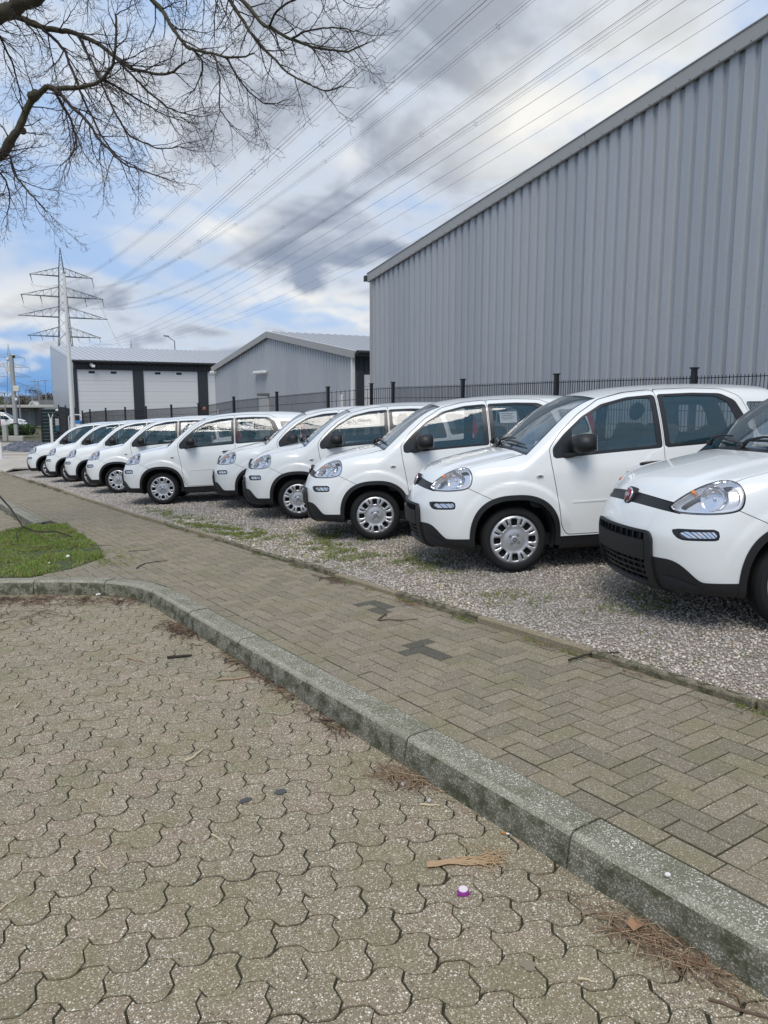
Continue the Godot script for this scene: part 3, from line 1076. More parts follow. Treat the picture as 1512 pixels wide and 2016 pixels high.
	for w in 2:
		var z0 := 0.03 if w == 0 else -0.52
		var reach := 0.54
		var wm := M.new()
		wm.tube(PackedVector3Array([on_screen.call(1.085, z0, 0.03), on_screen.call(1.10, z0 + 0.06, 0.055), on_screen.call(1.125, z0 + reach * 0.3, 0.05), on_screen.call(1.135, z0 + reach * 0.55, 0.034)]), PackedFloat32Array([0.016, 0.012, 0.009, 0.007]), 6)
		var wp := put("wiper", wm, car_plastic, car)
		wm = M.new()
		var line := PackedVector3Array()
		for k in 7:
			line.append(on_screen.call(1.122 - 0.03 * pow(k / 6.0, 2.0), z0 + 0.02 + reach * k / 6.0, 0.018 + 0.012 * sin(PI * k / 6.0)))
		wm.tube(line, PackedFloat32Array([0.006, 0.010, 0.011, 0.012, 0.011, 0.010, 0.006]), 6)
		put("wiper_blade", wm, car_trim, wp)
		var nut := M.new()
		nut.ball(on_screen.call(1.08, z0, 0.03), Vector3(0.026, 0.022, 0.026))
		put("wiper_nut", nut, car_plastic, wp)
	# aerial
	put("aerial", tubed([Vector3(3.18, 1.50, 0), Vector3(3.26, 1.535, 0)], 0.006, 0.004, 6), car_trim, car)
	# inside
	var inside: M = lined.by(func(p: Vector3, n: Vector3) -> float: return 0.34 - p.y)[0].by(func(p: Vector3, n: Vector3) -> float: return minf(lamp_f.call(p), ring_sdf(p.x, p.y, 0.42) if p.z > 0.45 else 1.0) - 0.02)[1]
	inside = inside.by(func(p: Vector3, n: Vector3) -> float: return maxf(maxf(absf(p.y - 0.45) - 0.25, p.z - 0.46), p.x - 0.3))[1]
	for w: Poly in [win1, win2, win3]:
		inside = inside.by(func(p: Vector3, n: Vector3) -> float: return w.d(Vector2(p.x, p.y)) if p.z > 0.4 else 1.0)[1]
	inside = inside.by(func(p: Vector3, n: Vector3) -> float: return screen_f.call(p, n) - 0.012)[1]
	inside = inside.by(func(p: Vector3, n: Vector3) -> float: return maxf(maxf(absf(p.y - 1.215) - 0.185, p.z - 0.56), 3.3 - p.x))[1]
	c = inside.by(func(p: Vector3, n: Vector3) -> float: return 1.34 - p.y)
	put("headliner", (c[0] as M).moved(-0.028).both(), pale, car)
	put("lining_and_gap_backing", (c[1] as M).moved(-0.028).both(), lining, car)  # under the bonnet added as dark backing that makes the gaps look black
	var tub := M.new()
	tub.box(Vector3(2.05, 0.26, 0), Vector3(2.5, 0.10, 1.30))
	tub.box(Vector3(0.80, 0.55, 0), Vector3(0.30, 0.60, 0.98))
	put("floor_pan", tub, dark, car)
	var dash := M.new()
	dash.prism(rounded([Vector2(0.92, 0.55), Vector2(1.32, 0.55), Vector2(1.42, 0.80), Vector2(1.40, 0.98), Vector2(1.28, 1.06), Vector2(0.95, 1.06)], 0.08), Transform3D(Basis(), Vector3(0, 0, -0.69)), 1.38, 0.0)
	put("dashboard", dash, cloth, car)
	var wheel_c := Vector3(1.50, 0.98, 0.35)
	var sw := M.new()
	var wb := Basis(Vector3.BACK, -1.05)
	var circle := PackedVector3Array()
	for k in 25:
		circle.append(wheel_c + wb * Vector3(cos(TAU * k / 24.0) * 0.18, 0, sin(TAU * k / 24.0) * 0.18))
	sw.tube(circle, PackedFloat32Array([0.016]), 6, false)
	sw.box(wheel_c, Vector3(0.14, 0.05, 0.30), wb, 0.02)
	put("steering_wheel", sw, car_trim, car)
	for s: float in [0.36, -0.36]:
		var seat := M.new()
		seat.prism(rounded([Vector2(1.55, 0.42), Vector2(2.02, 0.42), Vector2(2.36, 1.20), Vector2(2.26, 1.25), Vector2(1.98, 0.62), Vector2(1.56, 0.60)], 0.08), Transform3D(Basis(), Vector3(0, 0, s - 0.24)), 0.48, 0.0)
		var st := put("front_seat", seat, cloth, car)
		var hr := M.new()
		hr.ball(Vector3(2.36, 1.345, s), Vector3(0.055, 0.095, 0.135), Basis(Vector3.BACK, -0.3), 10, 14)
		put("headrest", hr, cloth, st)
	var bench := M.new()
	bench.prism(rounded([Vector2(2.50, 0.45), Vector2(2.95, 0.45), Vector2(3.18, 1.0), Vector2(3.06, 1.03), Vector2(2.90, 0.62), Vector2(2.52, 0.60)], 0.08), Transform3D(Basis(), Vector3(0, 0, -0.58)), 1.16, 0.0)
	var be := put("rear_bench", bench, cloth, car)
	for s: float in [0.36, -0.36]:
		var hr := M.new()
		hr.ball(Vector3(3.10, 1.10, s), Vector3(0.05, 0.075, 0.12), Basis(Vector3.BACK, -0.3), 8, 12)
		put("headrest", hr, cloth, be)
	# price sheet behind the rear side window
	var sheet_b := Basis(Vector3.RIGHT, -0.30)
	var ps := put("paper_sheet", boxed(Vector3(2.36, 1.335, 0.655), Vector3(0.20, 0.135, 0.002), 0.0, sheet_b), paper, car)
	for k in 4:
		put("printed_line", boxed(Vector3(2.35, 1.335, 0.655) + sheet_b * Vector3(0.0, 0.045 - 0.022 * k, 0.0025), Vector3(0.15 if k % 2 == 0 else 0.12, 0.007, 0.001), 0.0, sheet_b), mat(Color(0.25, 0.25, 0.27), 0.8), ps)
	# wheels
	var hub_mesh := hubcap()
	for ax: float in [AXLE, AXLE2]:
		for s: float in [1.0, -1.0]:
			var w := Node3D.new()
			w.name = numbered("wheel", car)
			w.transform = Transform3D(Basis(Vector3.UP, 0.0 if s > 0.0 else PI), Vector3(ax, HUB, s * 0.70))
			car.add_child(w, true)
			var wx := Transform3D(Basis(Vector3.RIGHT, PI / 2), Vector3.ZERO)
			var ty := M.new()
			ty.lathe(PackedVector2Array([Vector2(0.17, -0.085), Vector2(0.215, -0.092), Vector2(0.255, -0.088), Vector2(0.278, -0.074), Vector2(0.2885, -0.055), Vector2(0.290, -0.042), Vector2(0.282, -0.040), Vector2(0.282, -0.034), Vector2(0.2905, -0.032), Vector2(0.2905, -0.004), Vector2(0.282, -0.002), Vector2(0.282, 0.004), Vector2(0.2905, 0.006), Vector2(0.2905, 0.032), Vector2(0.282, 0.034), Vector2(0.282, 0.04), Vector2(0.290, 0.042), Vector2(0.2885, 0.055), Vector2(0.278, 0.074), Vector2(0.2665, 0.082), Vector2(0.2655, 0.0845), Vector2(0.262, 0.0855), Vector2(0.255, 0.088), Vector2(0.238, 0.0915), Vector2(0.228, 0.090), Vector2(0.222, 0.084), Vector2(0.215, 0.07)]), wx, 56)
			put_mesh("tyre", ty.mesh(), rubber, w, Transform3D())
			put_mesh("hubcap", hub_mesh[0], hub_mesh[2], w, Transform3D())
			var rim := M.new()
			rim.lathe(PackedVector2Array([Vector2(0.215, -0.06), Vector2(0.212, 0.06), Vector2(0.20, 0.05), Vector2(0.16, 0.035), Vector2(0.09, 0.03), Vector2(0.0, 0.03)]), wx, 32)
			put_mesh("steel_rim", rim.mesh(), dark, w, Transform3D())
			put_mesh("wheel_bolt", hub_mesh[1], mat(Color(0.09, 0.092, 0.10), 0.4, 0.7), w, Transform3D())
			var well := M.new()
			well.lathe(PackedVector2Array([Vector2(0.0, -0.28), Vector2(0.352, -0.27), Vector2(0.362, 0.075)]), Transform3D(wx.basis, Vector3(0, 0.03, 0)), 40)
			well = well.by(func(p: Vector3, _n: Vector3) -> float: return -0.09 - p.y)[0]
			put_mesh("wheel_well", well.mesh(), dark, w, Transform3D())
	# nose on the base: the base of the car is on the ground at its middle
	for ch: Node3D in car.get_children():
		ch.position.x -= 1.83
	return car


# silver cover with eight big windows and eight slots between them
func hubcap() -> Array:
	var m := M.new()
	var rings := 20
	var seg := 144
	var R := 0.222
	for i in rings + 1:
		var r := 0.024 + (R - 0.024) * i / rings
		var h := 0.078 - 0.010 * smoothstep(0.05, 0.115, r) + 0.018 * smoothstep(0.09, 0.155, r) - 0.016 * smoothstep(0.195, 0.222, r)
		for k in seg:
			var a := TAU * k / seg
			m.vert(Vector3(cos(a) * r, sin(a) * r, h), Vector3.BACK)
	for i in rings:
		for k in seg:
			var a := i * seg + k
			var b := i * seg + (k + 1) % seg
			m.t.append_array(PackedInt32Array([a, b, b + seg, a, b + seg, a + seg]))
	for i in rings + 1:   # normals from the profile
		for k in seg:
			var lo := m.v[maxi(i - 1, 0) * seg + k]
			var hi := m.v[mini(i + 1, rings) * seg + k]
			var d := Vector2(Vector2(hi.x, hi.y).length() - Vector2(lo.x, lo.y).length(), hi.z - lo.z)
			var a := TAU * k / seg
			m.n[i * seg + k] = Vector3(-d.y * cos(a), -d.y * sin(a), d.x).normalized()
	var hole := func(p: Vector3, grow: float) -> float:
		var r := Vector2(p.x, p.y).length()
		var a := atan2(p.y, p.x)
		var st := TAU / 8.0
		var u := fposmod(a + st * 0.5, st) - st * 0.5
		var x := absf(u) * r
		var big := Vector2(maxf(x - (0.014 + 0.08 * (r - 0.15)), 0.0), maxf(absf(r - 0.157) - 0.019, 0.0)).length() - 0.012 - grow
		var u2 := fposmod(a, st) - st * 0.5
		var slot := Vector2(maxf(absf(u2) * r - 0.0045 + 0.02 * (0.19 - r), 0.0), maxf(absf(r - 0.166) - 0.024, 0.0)).length() - 0.0028 - grow * 0.5
		return minf(big, slot)
	for i in m.v.size():   # the big windows sink in towards their edge
		var d: float = hole.call(m.v[i], 0.0)
		m.v[i].z -= 0.006 * smoothstep(0.010, 0.0, d)
	m = m.by(func(p: Vector3, _n: Vector3) -> float: return hole.call(p, 0.0))[1]
	for i in m.v.size():
		var p := m.v[i]
		var d: float = hole.call(p, 0.0)
		if d < 0.012:
			var g := Vector2(hole.call(p + Vector3(0.002, 0, 0), 0.0) - hole.call(p - Vector3(0.002, 0, 0), 0.0), hole.call(p + Vector3(0, 0.002, 0), 0.0) - hole.call(p - Vector3(0, 0.002, 0), 0.0)) / 0.004
			m.n[i] = (m.n[i] - Vector3(g.x, g.y, 0) * 0.9 * smoothstep(0.012, 0.002, d)).normalized()
	m = m.rimmed(0.03)
	var cap := M.new()
	cap.lathe(PackedVector2Array([Vector2(0.034, 0.06), Vector2(0.034, 0.081), Vector2(0.031, 0.083), Vector2(0.0, 0.084)]), Transform3D(Basis(Vector3.RIGHT, PI / 2), Vector3.ZERO), 24)
	m.add(cap)
	var bolts := M.new()
	for k in 4:
		var a := TAU * (k + 0.5) / 4.0 + 0.12
		bolts.lathe(PackedVector2Array([Vector2(0.012, 0.06), Vector2(0.012, 0.079), Vector2(0.0075, 0.080), Vector2(0.0075, 0.074), Vector2(0.0, 0.074)]), Transform3D(Basis(Vector3.RIGHT, PI / 2), Vector3(cos(a) * 0.047, sin(a) * 0.047, 0)), 12)
	bolts.lathe(PackedVector2Array([Vector2(0.019, 0.08), Vector2(0.018, 0.0855), Vector2(0.011, 0.0855), Vector2(0.010, 0.083), Vector2(0.0, 0.083)]), Transform3D(Basis(Vector3.RIGHT, PI / 2), Vector3.ZERO), 20)
	return [m.mesh(), bolts.mesh(), mat(Color(0.50, 0.51, 0.53), 0.34, 0.55)]

# front left wheel (near side) of each car on the ground, heading in degrees (0: nose to the left)
func place_cars() -> void:
	var spots := [
		[2.57, -4.55, 6.0, "nearest white small car, cut off at the edge, red badge in full view"],
		[1.165, -6.60, 5.0, "second white small car from the front, whole side door and black mirror in view"],
		[-0.085, -8.68, 3.0, "third white small car from the front, its whole front wheel in view"],
		[-1.22, -10.86, 3.0, "fourth white small car, its front wheel half hidden by the third car's nose"],
		[-2.02, -12.4, 3.0, "fifth white small car, only nose and windscreen in view, past the wide gap"],
		[-4.0, -13.72, 3.0, "white small car with its long side in full view in the middle of the row"],
		[-5.77, -16.5, 3.0, "white small car just behind the one whose side is in full view"],
		[-7.08, -18.5, 3.0, "fourth white small car from the far end of the row"],
		[-8.48, -20.6, 3.0, "white small car last but one at the far end of the row"],
		[-10.05, -22.9, 3.0, "farthest white small car, next to the light grey driveway"],
	]
	var first := make_car()
	car_first = first
	var up := Vector3(-SLOPE_X, 1.0, -SLOPE_Z).normalized()
	for i in spots.size():
		var s: Array = spots[i]
		var o: Node3D = first if i == 0 else first.duplicate()
		o.name = numbered("parked_car", self)
		var ang := deg_to_rad(s[2])
		var ax := Vector3(cos(ang), 0, -sin(ang))     # local x: from the nose to the tail
		ax = (ax - up * ax.dot(up)).normalized()
		var az := ax.cross(up).normalized()
		var b := Basis(ax, up, az)
		var wheel := Vector3(s[0], ground(s[0], s[1]), s[1])
		o.transform = Transform3D(b, wheel - b * Vector3(AXLE - 1.83, 0, 0.78))
		add_child(o, true)
		if not i in [2, 5, 6, 7]:
			var sheet_ := o.find_child("paper_sheet", false, false)
			if sheet_ and i > 0:
				o.remove_child(sheet_)
				sheet_.free()
		tag(o, s[3], "car", "white small cars parked in a slanted row")
	var own := first.find_child("paper_sheet", false, false)
	if own:
		first.remove_child(own)
		own.free()

# ------------------------------------------------------------------ the ground
func lin(r: float, g: float, b: float) -> Color:
	return Color(r, g, b)


# aggregate concrete: a matrix with light and dark chips; tiles
func chip_texture(size: int, base: Color, vary: float, chips: int, lights: Array, seed_: int, rmin: float, rmax: float, dark := 0.35) -> ImageTexture:
	var rng := RandomNumberGenerator.new()
	rng.seed = seed_
	var fine := FastNoiseLite.new()
	fine.seed = seed_
	fine.frequency = 0.09
	fine.fractal_octaves = 4
	var field := fine.get_seamless_image(size, size)
	field.convert(Image.FORMAT_L8)
	var raw := field.get_data()
	var px := PackedByteArray()
	px.resize(size * size * 3)
	for i in size * size:
		var v := 1.0 + vary * (raw[i] / 127.5 - 1.0) + rng.randf_range(-0.10, 0.10)
		px[i * 3] = clampi(int(pow(clampf(base.r * v, 0.0, 1.0), 0.4545) * 255.0), 0, 255)
		px[i * 3 + 1] = clampi(int(pow(clampf(base.g * v, 0.0, 1.0), 0.4545) * 255.0), 0, 255)
		px[i * 3 + 2] = clampi(int(pow(clampf(base.b * v, 0.0, 1.0), 0.4545) * 255.0), 0, 255)
	for k in chips:
		var r := rng.randf_range(rmin, rmax) * (1.0 if rng.randf() < 0.9 else 1.5)
		var cx := rng.randi() % size
		var cy := rng.randi() % size
		var c: Color = lights[rng.randi() % lights.size()]
		var f := rng.randf_range(0.75, 1.15)
		if rng.randf() < dark:
			c = base
			f = rng.randf_range(0.25, 0.6)
		var ang := rng.randf() * PI
		var asp := rng.randf_range(0.55, 1.0)
		var ca := cos(ang)
		var sa := sin(ang)
		var rgb := [int(pow(minf(c.r * f, 1.0), 0.4545) * 255.0), int(pow(minf(c.g * f, 1.0), 0.4545) * 255.0), int(pow(minf(c.b * f, 1.0), 0.4545) * 255.0)]
		var ir := int(ceil(r))
		for dy in range(-ir, ir + 1):
			for dx in range(-ir, ir + 1):
				var a := (dx * ca + dy * sa) / r
				var b := (-dx * sa + dy * ca) / (r * asp)
				if a * a + b * b <= 1.0:
					var at := (posmod(cy + dy, size) * size + posmod(cx + dx, size)) * 3
					px[at] = rgb[0]
					px[at + 1] = rgb[1]
					px[at + 2] = rgb[2]
	var img := Image.create_from_data(size, size, false, Image.FORMAT_RGB8, px)
	return ImageTexture.create_from_image(img)


# a see-through film of one colour in patches; tiles
func patch_texture(size: int, color: Color, seed_: int, freq: float, from: float, to: float, most: float) -> ImageTexture:
	var n := FastNoiseLite.new()
	n.seed = seed_
	n.frequency = freq
	n.fractal_octaves = 5
	n.fractal_gain = 0.6
	var f := n.get_seamless_image(size, size)
	f.convert(Image.FORMAT_L8)
	var raw := f.get_data()
	var s := color.linear_to_srgb()
	var px := PackedByteArray()
	px.resize(size * size * 4)
	for i in size * size:
		px[i * 4] = int(s.r * 255.0)
		px[i * 4 + 1] = int(s.g * 255.0)
		px[i * 4 + 2] = int(s.b * 255.0)
		px[i * 4 + 3] = int(255.0 * most * smoothstep(from, to, raw[i] / 255.0))
	return ImageTexture.create_from_image(Image.create_from_data(size, size, false, Image.FORMAT_RGBA8, px))


func stone_mat(tex: Texture2D, tile: float, tint := Color(1, 1, 1), film: Texture2D = null, film_tile := 4.0, bump := 0.12) -> StandardMaterial3D:
	var m := StandardMaterial3D.new()
	m.albedo_texture = tex
	m.albedo_color = tint.linear_to_srgb()
	m.roughness = 0.92
	m.uv1_triplanar = true
	m.uv1_world_triplanar = true
	m.uv1_scale = Vector3.ONE / tile
	if bump > 0.0:
		m.heightmap_enabled = true
		m.heightmap_texture = tex
		m.heightmap_scale = bump
	if film:
		m.detail_enabled = true
		m.detail_albedo = film
		m.detail_blend_mode = BaseMaterial3D.BLEND_MODE_MIX
		m.detail_uv_layer = BaseMaterial3D.DETAIL_UV_2
		m.uv2_triplanar = true
		m.uv2_world_triplanar = true
		m.uv2_scale = Vector3.ONE / film_tile
	return m


# many copies as one object; per copy a Transform3D and a colour
func many(called: String, mesh: Mesh, m: Material, xf: Array[Transform3D], colors: PackedColorArray, parent: Node3D, kind := "stuff") -> MultiMeshInstance3D:
	var mm := MultiMesh.new()
	mm.transform_format = MultiMesh.TRANSFORM_3D
	mm.use_colors = colors.size() > 0
	mm.mesh = mesh
	mm.instance_count = xf.size()
	var buf := PackedFloat32Array()
	var stride := 16 if mm.use_colors else 12
	buf.resize(xf.size() * stride)
	var at := 0
	for i in xf.size():
		var b := xf[i].basis
		var o := xf[i].origin
		buf[at] = b.x.x; buf[at + 1] = b.y.x; buf[at + 2] = b.z.x; buf[at + 3] = o.x
		buf[at + 4] = b.x.y; buf[at + 5] = b.y.y; buf[at + 6] = b.z.y; buf[at + 7] = o.y
		buf[at + 8] = b.x.z; buf[at + 9] = b.y.z; buf[at + 10] = b.z.z; buf[at + 11] = o.z
		if stride == 16:
			var c := colors[i]
			buf[at + 12] = c.r; buf[at + 13] = c.g; buf[at + 14] = c.b; buf[at + 15] = 1.0
		at += stride
	mm.buffer = buf
	var o := MultiMeshInstance3D.new()
	o.name = numbered(called, parent)
	o.multimesh = mm
	o.material_override = m
	o.set_meta("kind", kind)
	parent.add_child(o, true)
	return o


const UP_SLOPE := Vector3(-0.048, 1.0, -0.0169)

# a sheet over an outline given in street axes (u, v), y above the slope; fine enough to follow the ground
func sheet(outline: PackedVector2Array, y: float, step := 1.5) -> M:
	var m := M.new()
	var lo := Vector2.INF
	var hi := -Vector2.INF
	for p in outline:
		lo = lo.min(p)
		hi = hi.max(p)
	var nu := int(ceil((hi.x - lo.x) / step))
	var nv := int(ceil((hi.y - lo.y) / step))
	for i in nu:
		for j in nv:
			var a := lo + Vector2(i, j) * step
			var cell := PackedVector2Array([a, a + Vector2(step, 0), a + Vector2(step, step), a + Vector2(0, step)])
			for piece in Geometry2D.intersect_polygons(cell, outline):
				var idx := Geometry2D.triangulate_polygon(piece)
				for k in range(0, idx.size(), 3):
					var p := street(piece[idx[k]].x, piece[idx[k]].y, y)
					var q := street(piece[idx[k + 1]].x, piece[idx[k + 1]].y, y)
					var r := street(piece[idx[k + 2]].x, piece[idx[k + 2]].y, y)
					if (q - p).cross(r - p).y > 0.0:
						m.tri(p, q, r)
					else:
						m.tri(p, r, q)
	return m


const KERB_FACE := 1.85
const ROAD := -0.135
var kerb_line := PackedVector2Array([Vector2(-3.2, 1.85), Vector2(6.25, 1.85), Vector2(6.65, 1.845), Vector2(6.9, 1.815), Vector2(7.12, 1.745), Vector2(7.32, 1.63), Vector2(7.52, 1.46), Vector2(7.79, 1.205), Vector2(8.134, 0.83), Vector2(9.55, -0.70), Vector2(10.6, -1.83)])
var kerb_line_far := PackedVector2Array([Vector2(12.95, 1.85), Vector2(27.5, 1.85)])
const GRASS := [Vector2(8.28, 0.92), Vector2(8.13, 1.09), Vector2(8.30, 1.52), Vector2(8.72, 1.93), Vector2(9.45, 2.06), Vector2(11.0, 2.13), Vector2(12.35, 2.2), Vector2(12.75, 1.85), Vector2(12.05, 1.22), Vector2(10.6, 0.05), Vector2(9.69, -0.60)]


func build_ground() -> void:
	var rng := RandomNumberGenerator.new()
	rng.seed = 77
	var chip := chip_texture(1024, Color(0.245, 0.205, 0.142), 0.22, 11000, [Color(0.74, 0.69, 0.58), Color(0.58, 0.52, 0.42), Color(0.46, 0.39, 0.29), Color(0.80, 0.78, 0.72)], 3, 1.6, 4.6)
	var kerb_chip := chip_texture(1024, Color(0.165, 0.155, 0.115), 0.25, 15000, [Color(0.58, 0.57, 0.51), Color(0.46, 0.45, 0.40), Color(0.70, 0.70, 0.65)], 4, 1.2, 3.4, 0.25)
	var walk_chip := chip_texture(1024, Color(0.228, 0.196, 0.142), 0.2, 11500, [Color(0.62, 0.58, 0.50), Color(0.50, 0.46, 0.37), Color(0.42, 0.37, 0.29)], 6, 1.3, 3.6)
	var grit := chip_texture(1024, Color(0.33, 0.285, 0.23), 0.3, 26000, [Color(0.40, 0.37, 0.33), Color(0.30, 0.26, 0.22), Color(0.24, 0.23, 0.23), Color(0.52, 0.49, 0.45)], 8, 1.5, 5.5, 0.4)
	var soil := chip_texture(512, Color(0.055, 0.05, 0.026), 0.5, 2500, [Color(0.06, 0.085, 0.02), Color(0.10, 0.085, 0.05), Color(0.05, 0.065, 0.018)], 9, 1.5, 5.0, 0.5)
	var moss := patch_texture(512, Color(0.185, 0.172, 0.075), 21, 0.012, 0.40, 0.85, 0.36)
	var damp := patch_texture(512, Color(0.115, 0.115, 0.062), 22, 0.016, 0.45, 0.8, 0.45)
	var lichen := patch_texture(512, Color(0.03, 0.036, 0.008), 27, 0.02, 0.40, 0.68, 0.85)

	# the land itself
	var land := structure("ground", "land around the parking lot, falling gently away")
	var m := M.new()
	var ring := [-1600.0, -700.0, -320.0, -160.0, -90.0, -60.0, -45.0, -36.0, -30.0, -25.0, -20.0, -15.0, -10.0, -5.0, 0.0, 5.0, 10.0, 16.0, 24.0, 40.0, 80.0, 200.0, 600.0, 1600.0]
	for i in ring.size() - 1:
		for j in ring.size() - 1:
			var c := []
			for k in 4:
				var x: float = ring[i + (1 if k == 1 or k == 2 else 0)]
				var z: float = ring[j + (1 if k > 1 else 0)]
				c.append(Vector3(x, ground(x, z) - 0.20, z))
			m.tri(c[0], c[2], c[1])
			m.tri(c[0], c[3], c[2])
	put("soil", m, stone_mat(soil, 1.5, Color(1.6, 1.6, 1.5), null, 4.0, 0.0), land, "structure")

	# gravel lot under the cars
	var lot := structure("gravel_lot", "gravel lot under the parked cars, mossy near the edging stones")
	var lot_line := PackedVector2Array([Vector2(-7, 3.33), Vector2(29.2, 3.33), Vector2(31.5, 6.0), Vector2(40.0, 9.0), Vector2(40.0, 24.0), Vector2(-7, 24.0)])
	put("gravel_bed", sheet(lot_line, -0.012, 2.0), stone_mat(grit, 0.55, Color(0.92, 0.90, 0.90), patch_texture(512, Color(0.10, 0.105, 0.03), 31, 0.018, 0.56, 0.80, 0.6), 3.3, 0.5), lot, "structure")
	var pebble := M.new()
	pebble.ball(Vector3.ZERO, Vector3.ONE, Basis(), 3, 5)
	for i in pebble.v.size():
		pebble.v[i] *= Vector3(1.0, 0.62, 0.85)
	var pebble_mesh := pebble.mesh()
	var xf: Array[Transform3D] = []
	var cols := PackedColorArray()
	var stone_cols := [Color(0.60, 0.53, 0.44), Color(0.46, 0.385, 0.30), Color(0.38, 0.34, 0.30), Color(0.72, 0.66, 0.57), Color(0.28, 0.24, 0.20), Color(0.54, 0.45, 0.35), Color(0.44, 0.43, 0.42), Color(0.86, 0.83, 0.77)]
	var tone := FastNoiseLite.new()
	tone.seed = 40
	tone.frequency = 0.35
	for k in 235000:
		var u := -2.5 + 30.0 * pow(rng.randf(), 1.75)
		var v := 3.36 + (3.1 + 0.16 * u) * pow(rng.randf(), 1.25)
		var p := street(u, v)
		var r := rng.randf_range(0.0035, 0.0092) * (1.0 + 0.05 * u)
		if rng.randf() < 0.03:
			r *= 1.7
		var b := Basis.from_euler(Vector3(rng.randf_range(-0.5, 0.5), rng.randf() * TAU, rng.randf_range(-0.5, 0.5))).scaled(Vector3.ONE * r)
		xf.append(Transform3D(b, p + Vector3(0, -0.010 + r * 0.35, 0)))
		var c: Color = stone_cols[rng.randi() % stone_cols.size()]
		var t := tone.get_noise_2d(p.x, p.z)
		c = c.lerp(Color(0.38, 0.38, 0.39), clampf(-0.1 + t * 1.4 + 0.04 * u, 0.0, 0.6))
		cols.append(c.lerp(Color(0.48, 0.41, 0.33), 0.3) * rng.randf_range(0.72, 1.1))
	var pm := mat(Color(1, 1, 1), 0.9)
	pm.vertex_color_use_as_albedo = true
	many("gravel", pebble_mesh, pm, xf, cols, lot)

	# paved bay where the camera stands
	var bay := structure("parking_bay", "bay paved with wave shaped concrete pavers, moss in the joints")
	var bay_line := PackedVector2Array([Vector2(-5.0, 1.93), Vector2(6.25, 1.93), Vector2(6.95, 1.89), Vector2(7.42, 1.70), Vector2(7.87, 1.29), Vector2(9.62, -0.63), Vector2(11.5, -2.7), Vector2(8.0, -9.0), Vector2(-5.0, -4.0)])
	var joint := stone_mat(soil, 0.5, Color(0.60, 0.58, 0.48), null, 4.0, 0.3)
	put("joint_bed", sheet(bay_line, ROAD - 0.0050), joint, bay, "structure")
	wave_pavers(bay, bay_line, chip, moss, 300, rng)
	var bay2 := structure("second_parking_bay", "next parking bay beyond the grass island")
	var bay2_line := PackedVector2Array([Vector2(12.95, 1.88), Vector2(27.5, 1.88), Vector2(24.0, -4.0), Vector2(12.0, -4.0), Vector2(11.0, 0.35)])
	put("joint_bed", sheet(bay2_line, ROAD - 0.0050), joint, bay2, "structure")
	wave_pavers(bay2, PackedVector2Array([Vector2(12.95, 1.88), Vector2(26.0, 1.88), Vector2(22.0, -1.5), Vector2(12.4, -0.5), Vector2(11.3, 0.55)]), chip, moss, 0, rng)

	# kerbs
	var kerb_mat := stone_mat(kerb_chip, 0.85, Color(1.25, 1.25, 1.2), damp, 2.4, 0.2)
	var kerb_green := stone_mat(kerb_chip, 0.85, Color(1.0, 1.0, 0.95), lichen, 1.3, 0.2)
	var kerb_worn := stone_mat(kerb_chip, 0.5, Color(1.5, 1.5, 1.45), damp, 1.7, 0.2)
	for line: PackedVector2Array in [kerb_line, kerb_line_far]:
		var first := line == kerb_line
		var k := thing("kerb", "speckled grey kerb of long stones with green stained face bending round the island" if first else "pale kerb running straight away beyond the grass island", "kerb")
		lay_kerb(k, line, kerb_mat, kerb_green, kerb_worn, rng)

	# sidewalk
	var walk := structure("sidewalk", "sidewalk of grey brown bricks laid in herringbone beside the kerb")
	var walk_line := PackedVector2Array([Vector2(-3.2, 2.105), Vector2(6.42, 2.105), Vector2(6.42, 2.008), Vector2(6.72, 2.004), Vector2(6.98, 1.965), Vector2(7.22, 1.88), Vector2(7.43, 1.745), Vector2(7.64, 1.57), Vector2(7.92, 1.305), Vector2(8.14, 1.065), Vector2(8.30, 1.50), Vector2(8.70, 1.91), Vector2(9.45, 2.04), Vector2(12.3, 2.16), Vector2(13.0, 2.105), Vector2(29.2, 2.105), Vector2(29.2, 3.295), Vector2(-3.2, 3.295)])
	var bed := PackedVector2Array([Vector2(-3.2, 1.95), Vector2(6.6, 1.95), Vector2(7.2, 1.85), Vector2(7.7, 1.50), Vector2(8.3, 0.85), Vector2(8.6, 1.2), Vector2(9.5, 1.9), Vector2(12.7, 2.0), Vector2(13.0, 1.95), Vector2(29.2, 1.95), Vector2(29.2, 3.34), Vector2(-3.2, 3.34)])
	put("joint_bed", sheet(bed, -0.0050), joint, walk, "structure")
	herringbone(walk, walk_line, walk_chip, moss, 300, rng)

	# edging stones between the sidewalk and the gravel
	var edging := thing("edging", "row of narrow mossy concrete edging stones between sidewalk and gravel", "edging")
	var edge_mats := [stone_mat(walk_chip, 0.7, Color(0.85, 0.84, 0.78), lichen, 0.9, 0.15), stone_mat(walk_chip, 0.7, Color(1.05, 1.0, 0.9), moss, 1.1, 0.15)]
	var u := -3.1
	var wob := 0.0
	while u < 29.0:
		var mid := street(u + 0.49, 3.318 + wob)
		var a := street(u, 3.318 + wob)
		var b := street(u + 0.98, 3.318 + wob)
		var dir := (b - a).normalized()
		var across := dir.cross(Vector3.UP).normalized()
		var bb := Basis(dir, across.cross(dir).normalized(), across).rotated(Vector3.UP, rng.randf_range(-0.008, 0.008))
		put("edging_stone", boxed(mid + Vector3(0, -0.07 + rng.randf_range(-0.008, 0.008), 0), Vector3(0.985, 0.22, 0.058), 0.008, bb), edge_mats[rng.randi() % 2], edging)
		u += 1.0
		wob = 0.05 * sin(u * 0.37) * smoothstep(4.0, 14.0, u) + rng.randf_range(-0.006, 0.006)

	# island: soil and grass
	var isl := structure("grass_island", "grass island between the two bays")
	var gl := PackedVector2Array(GRASS)
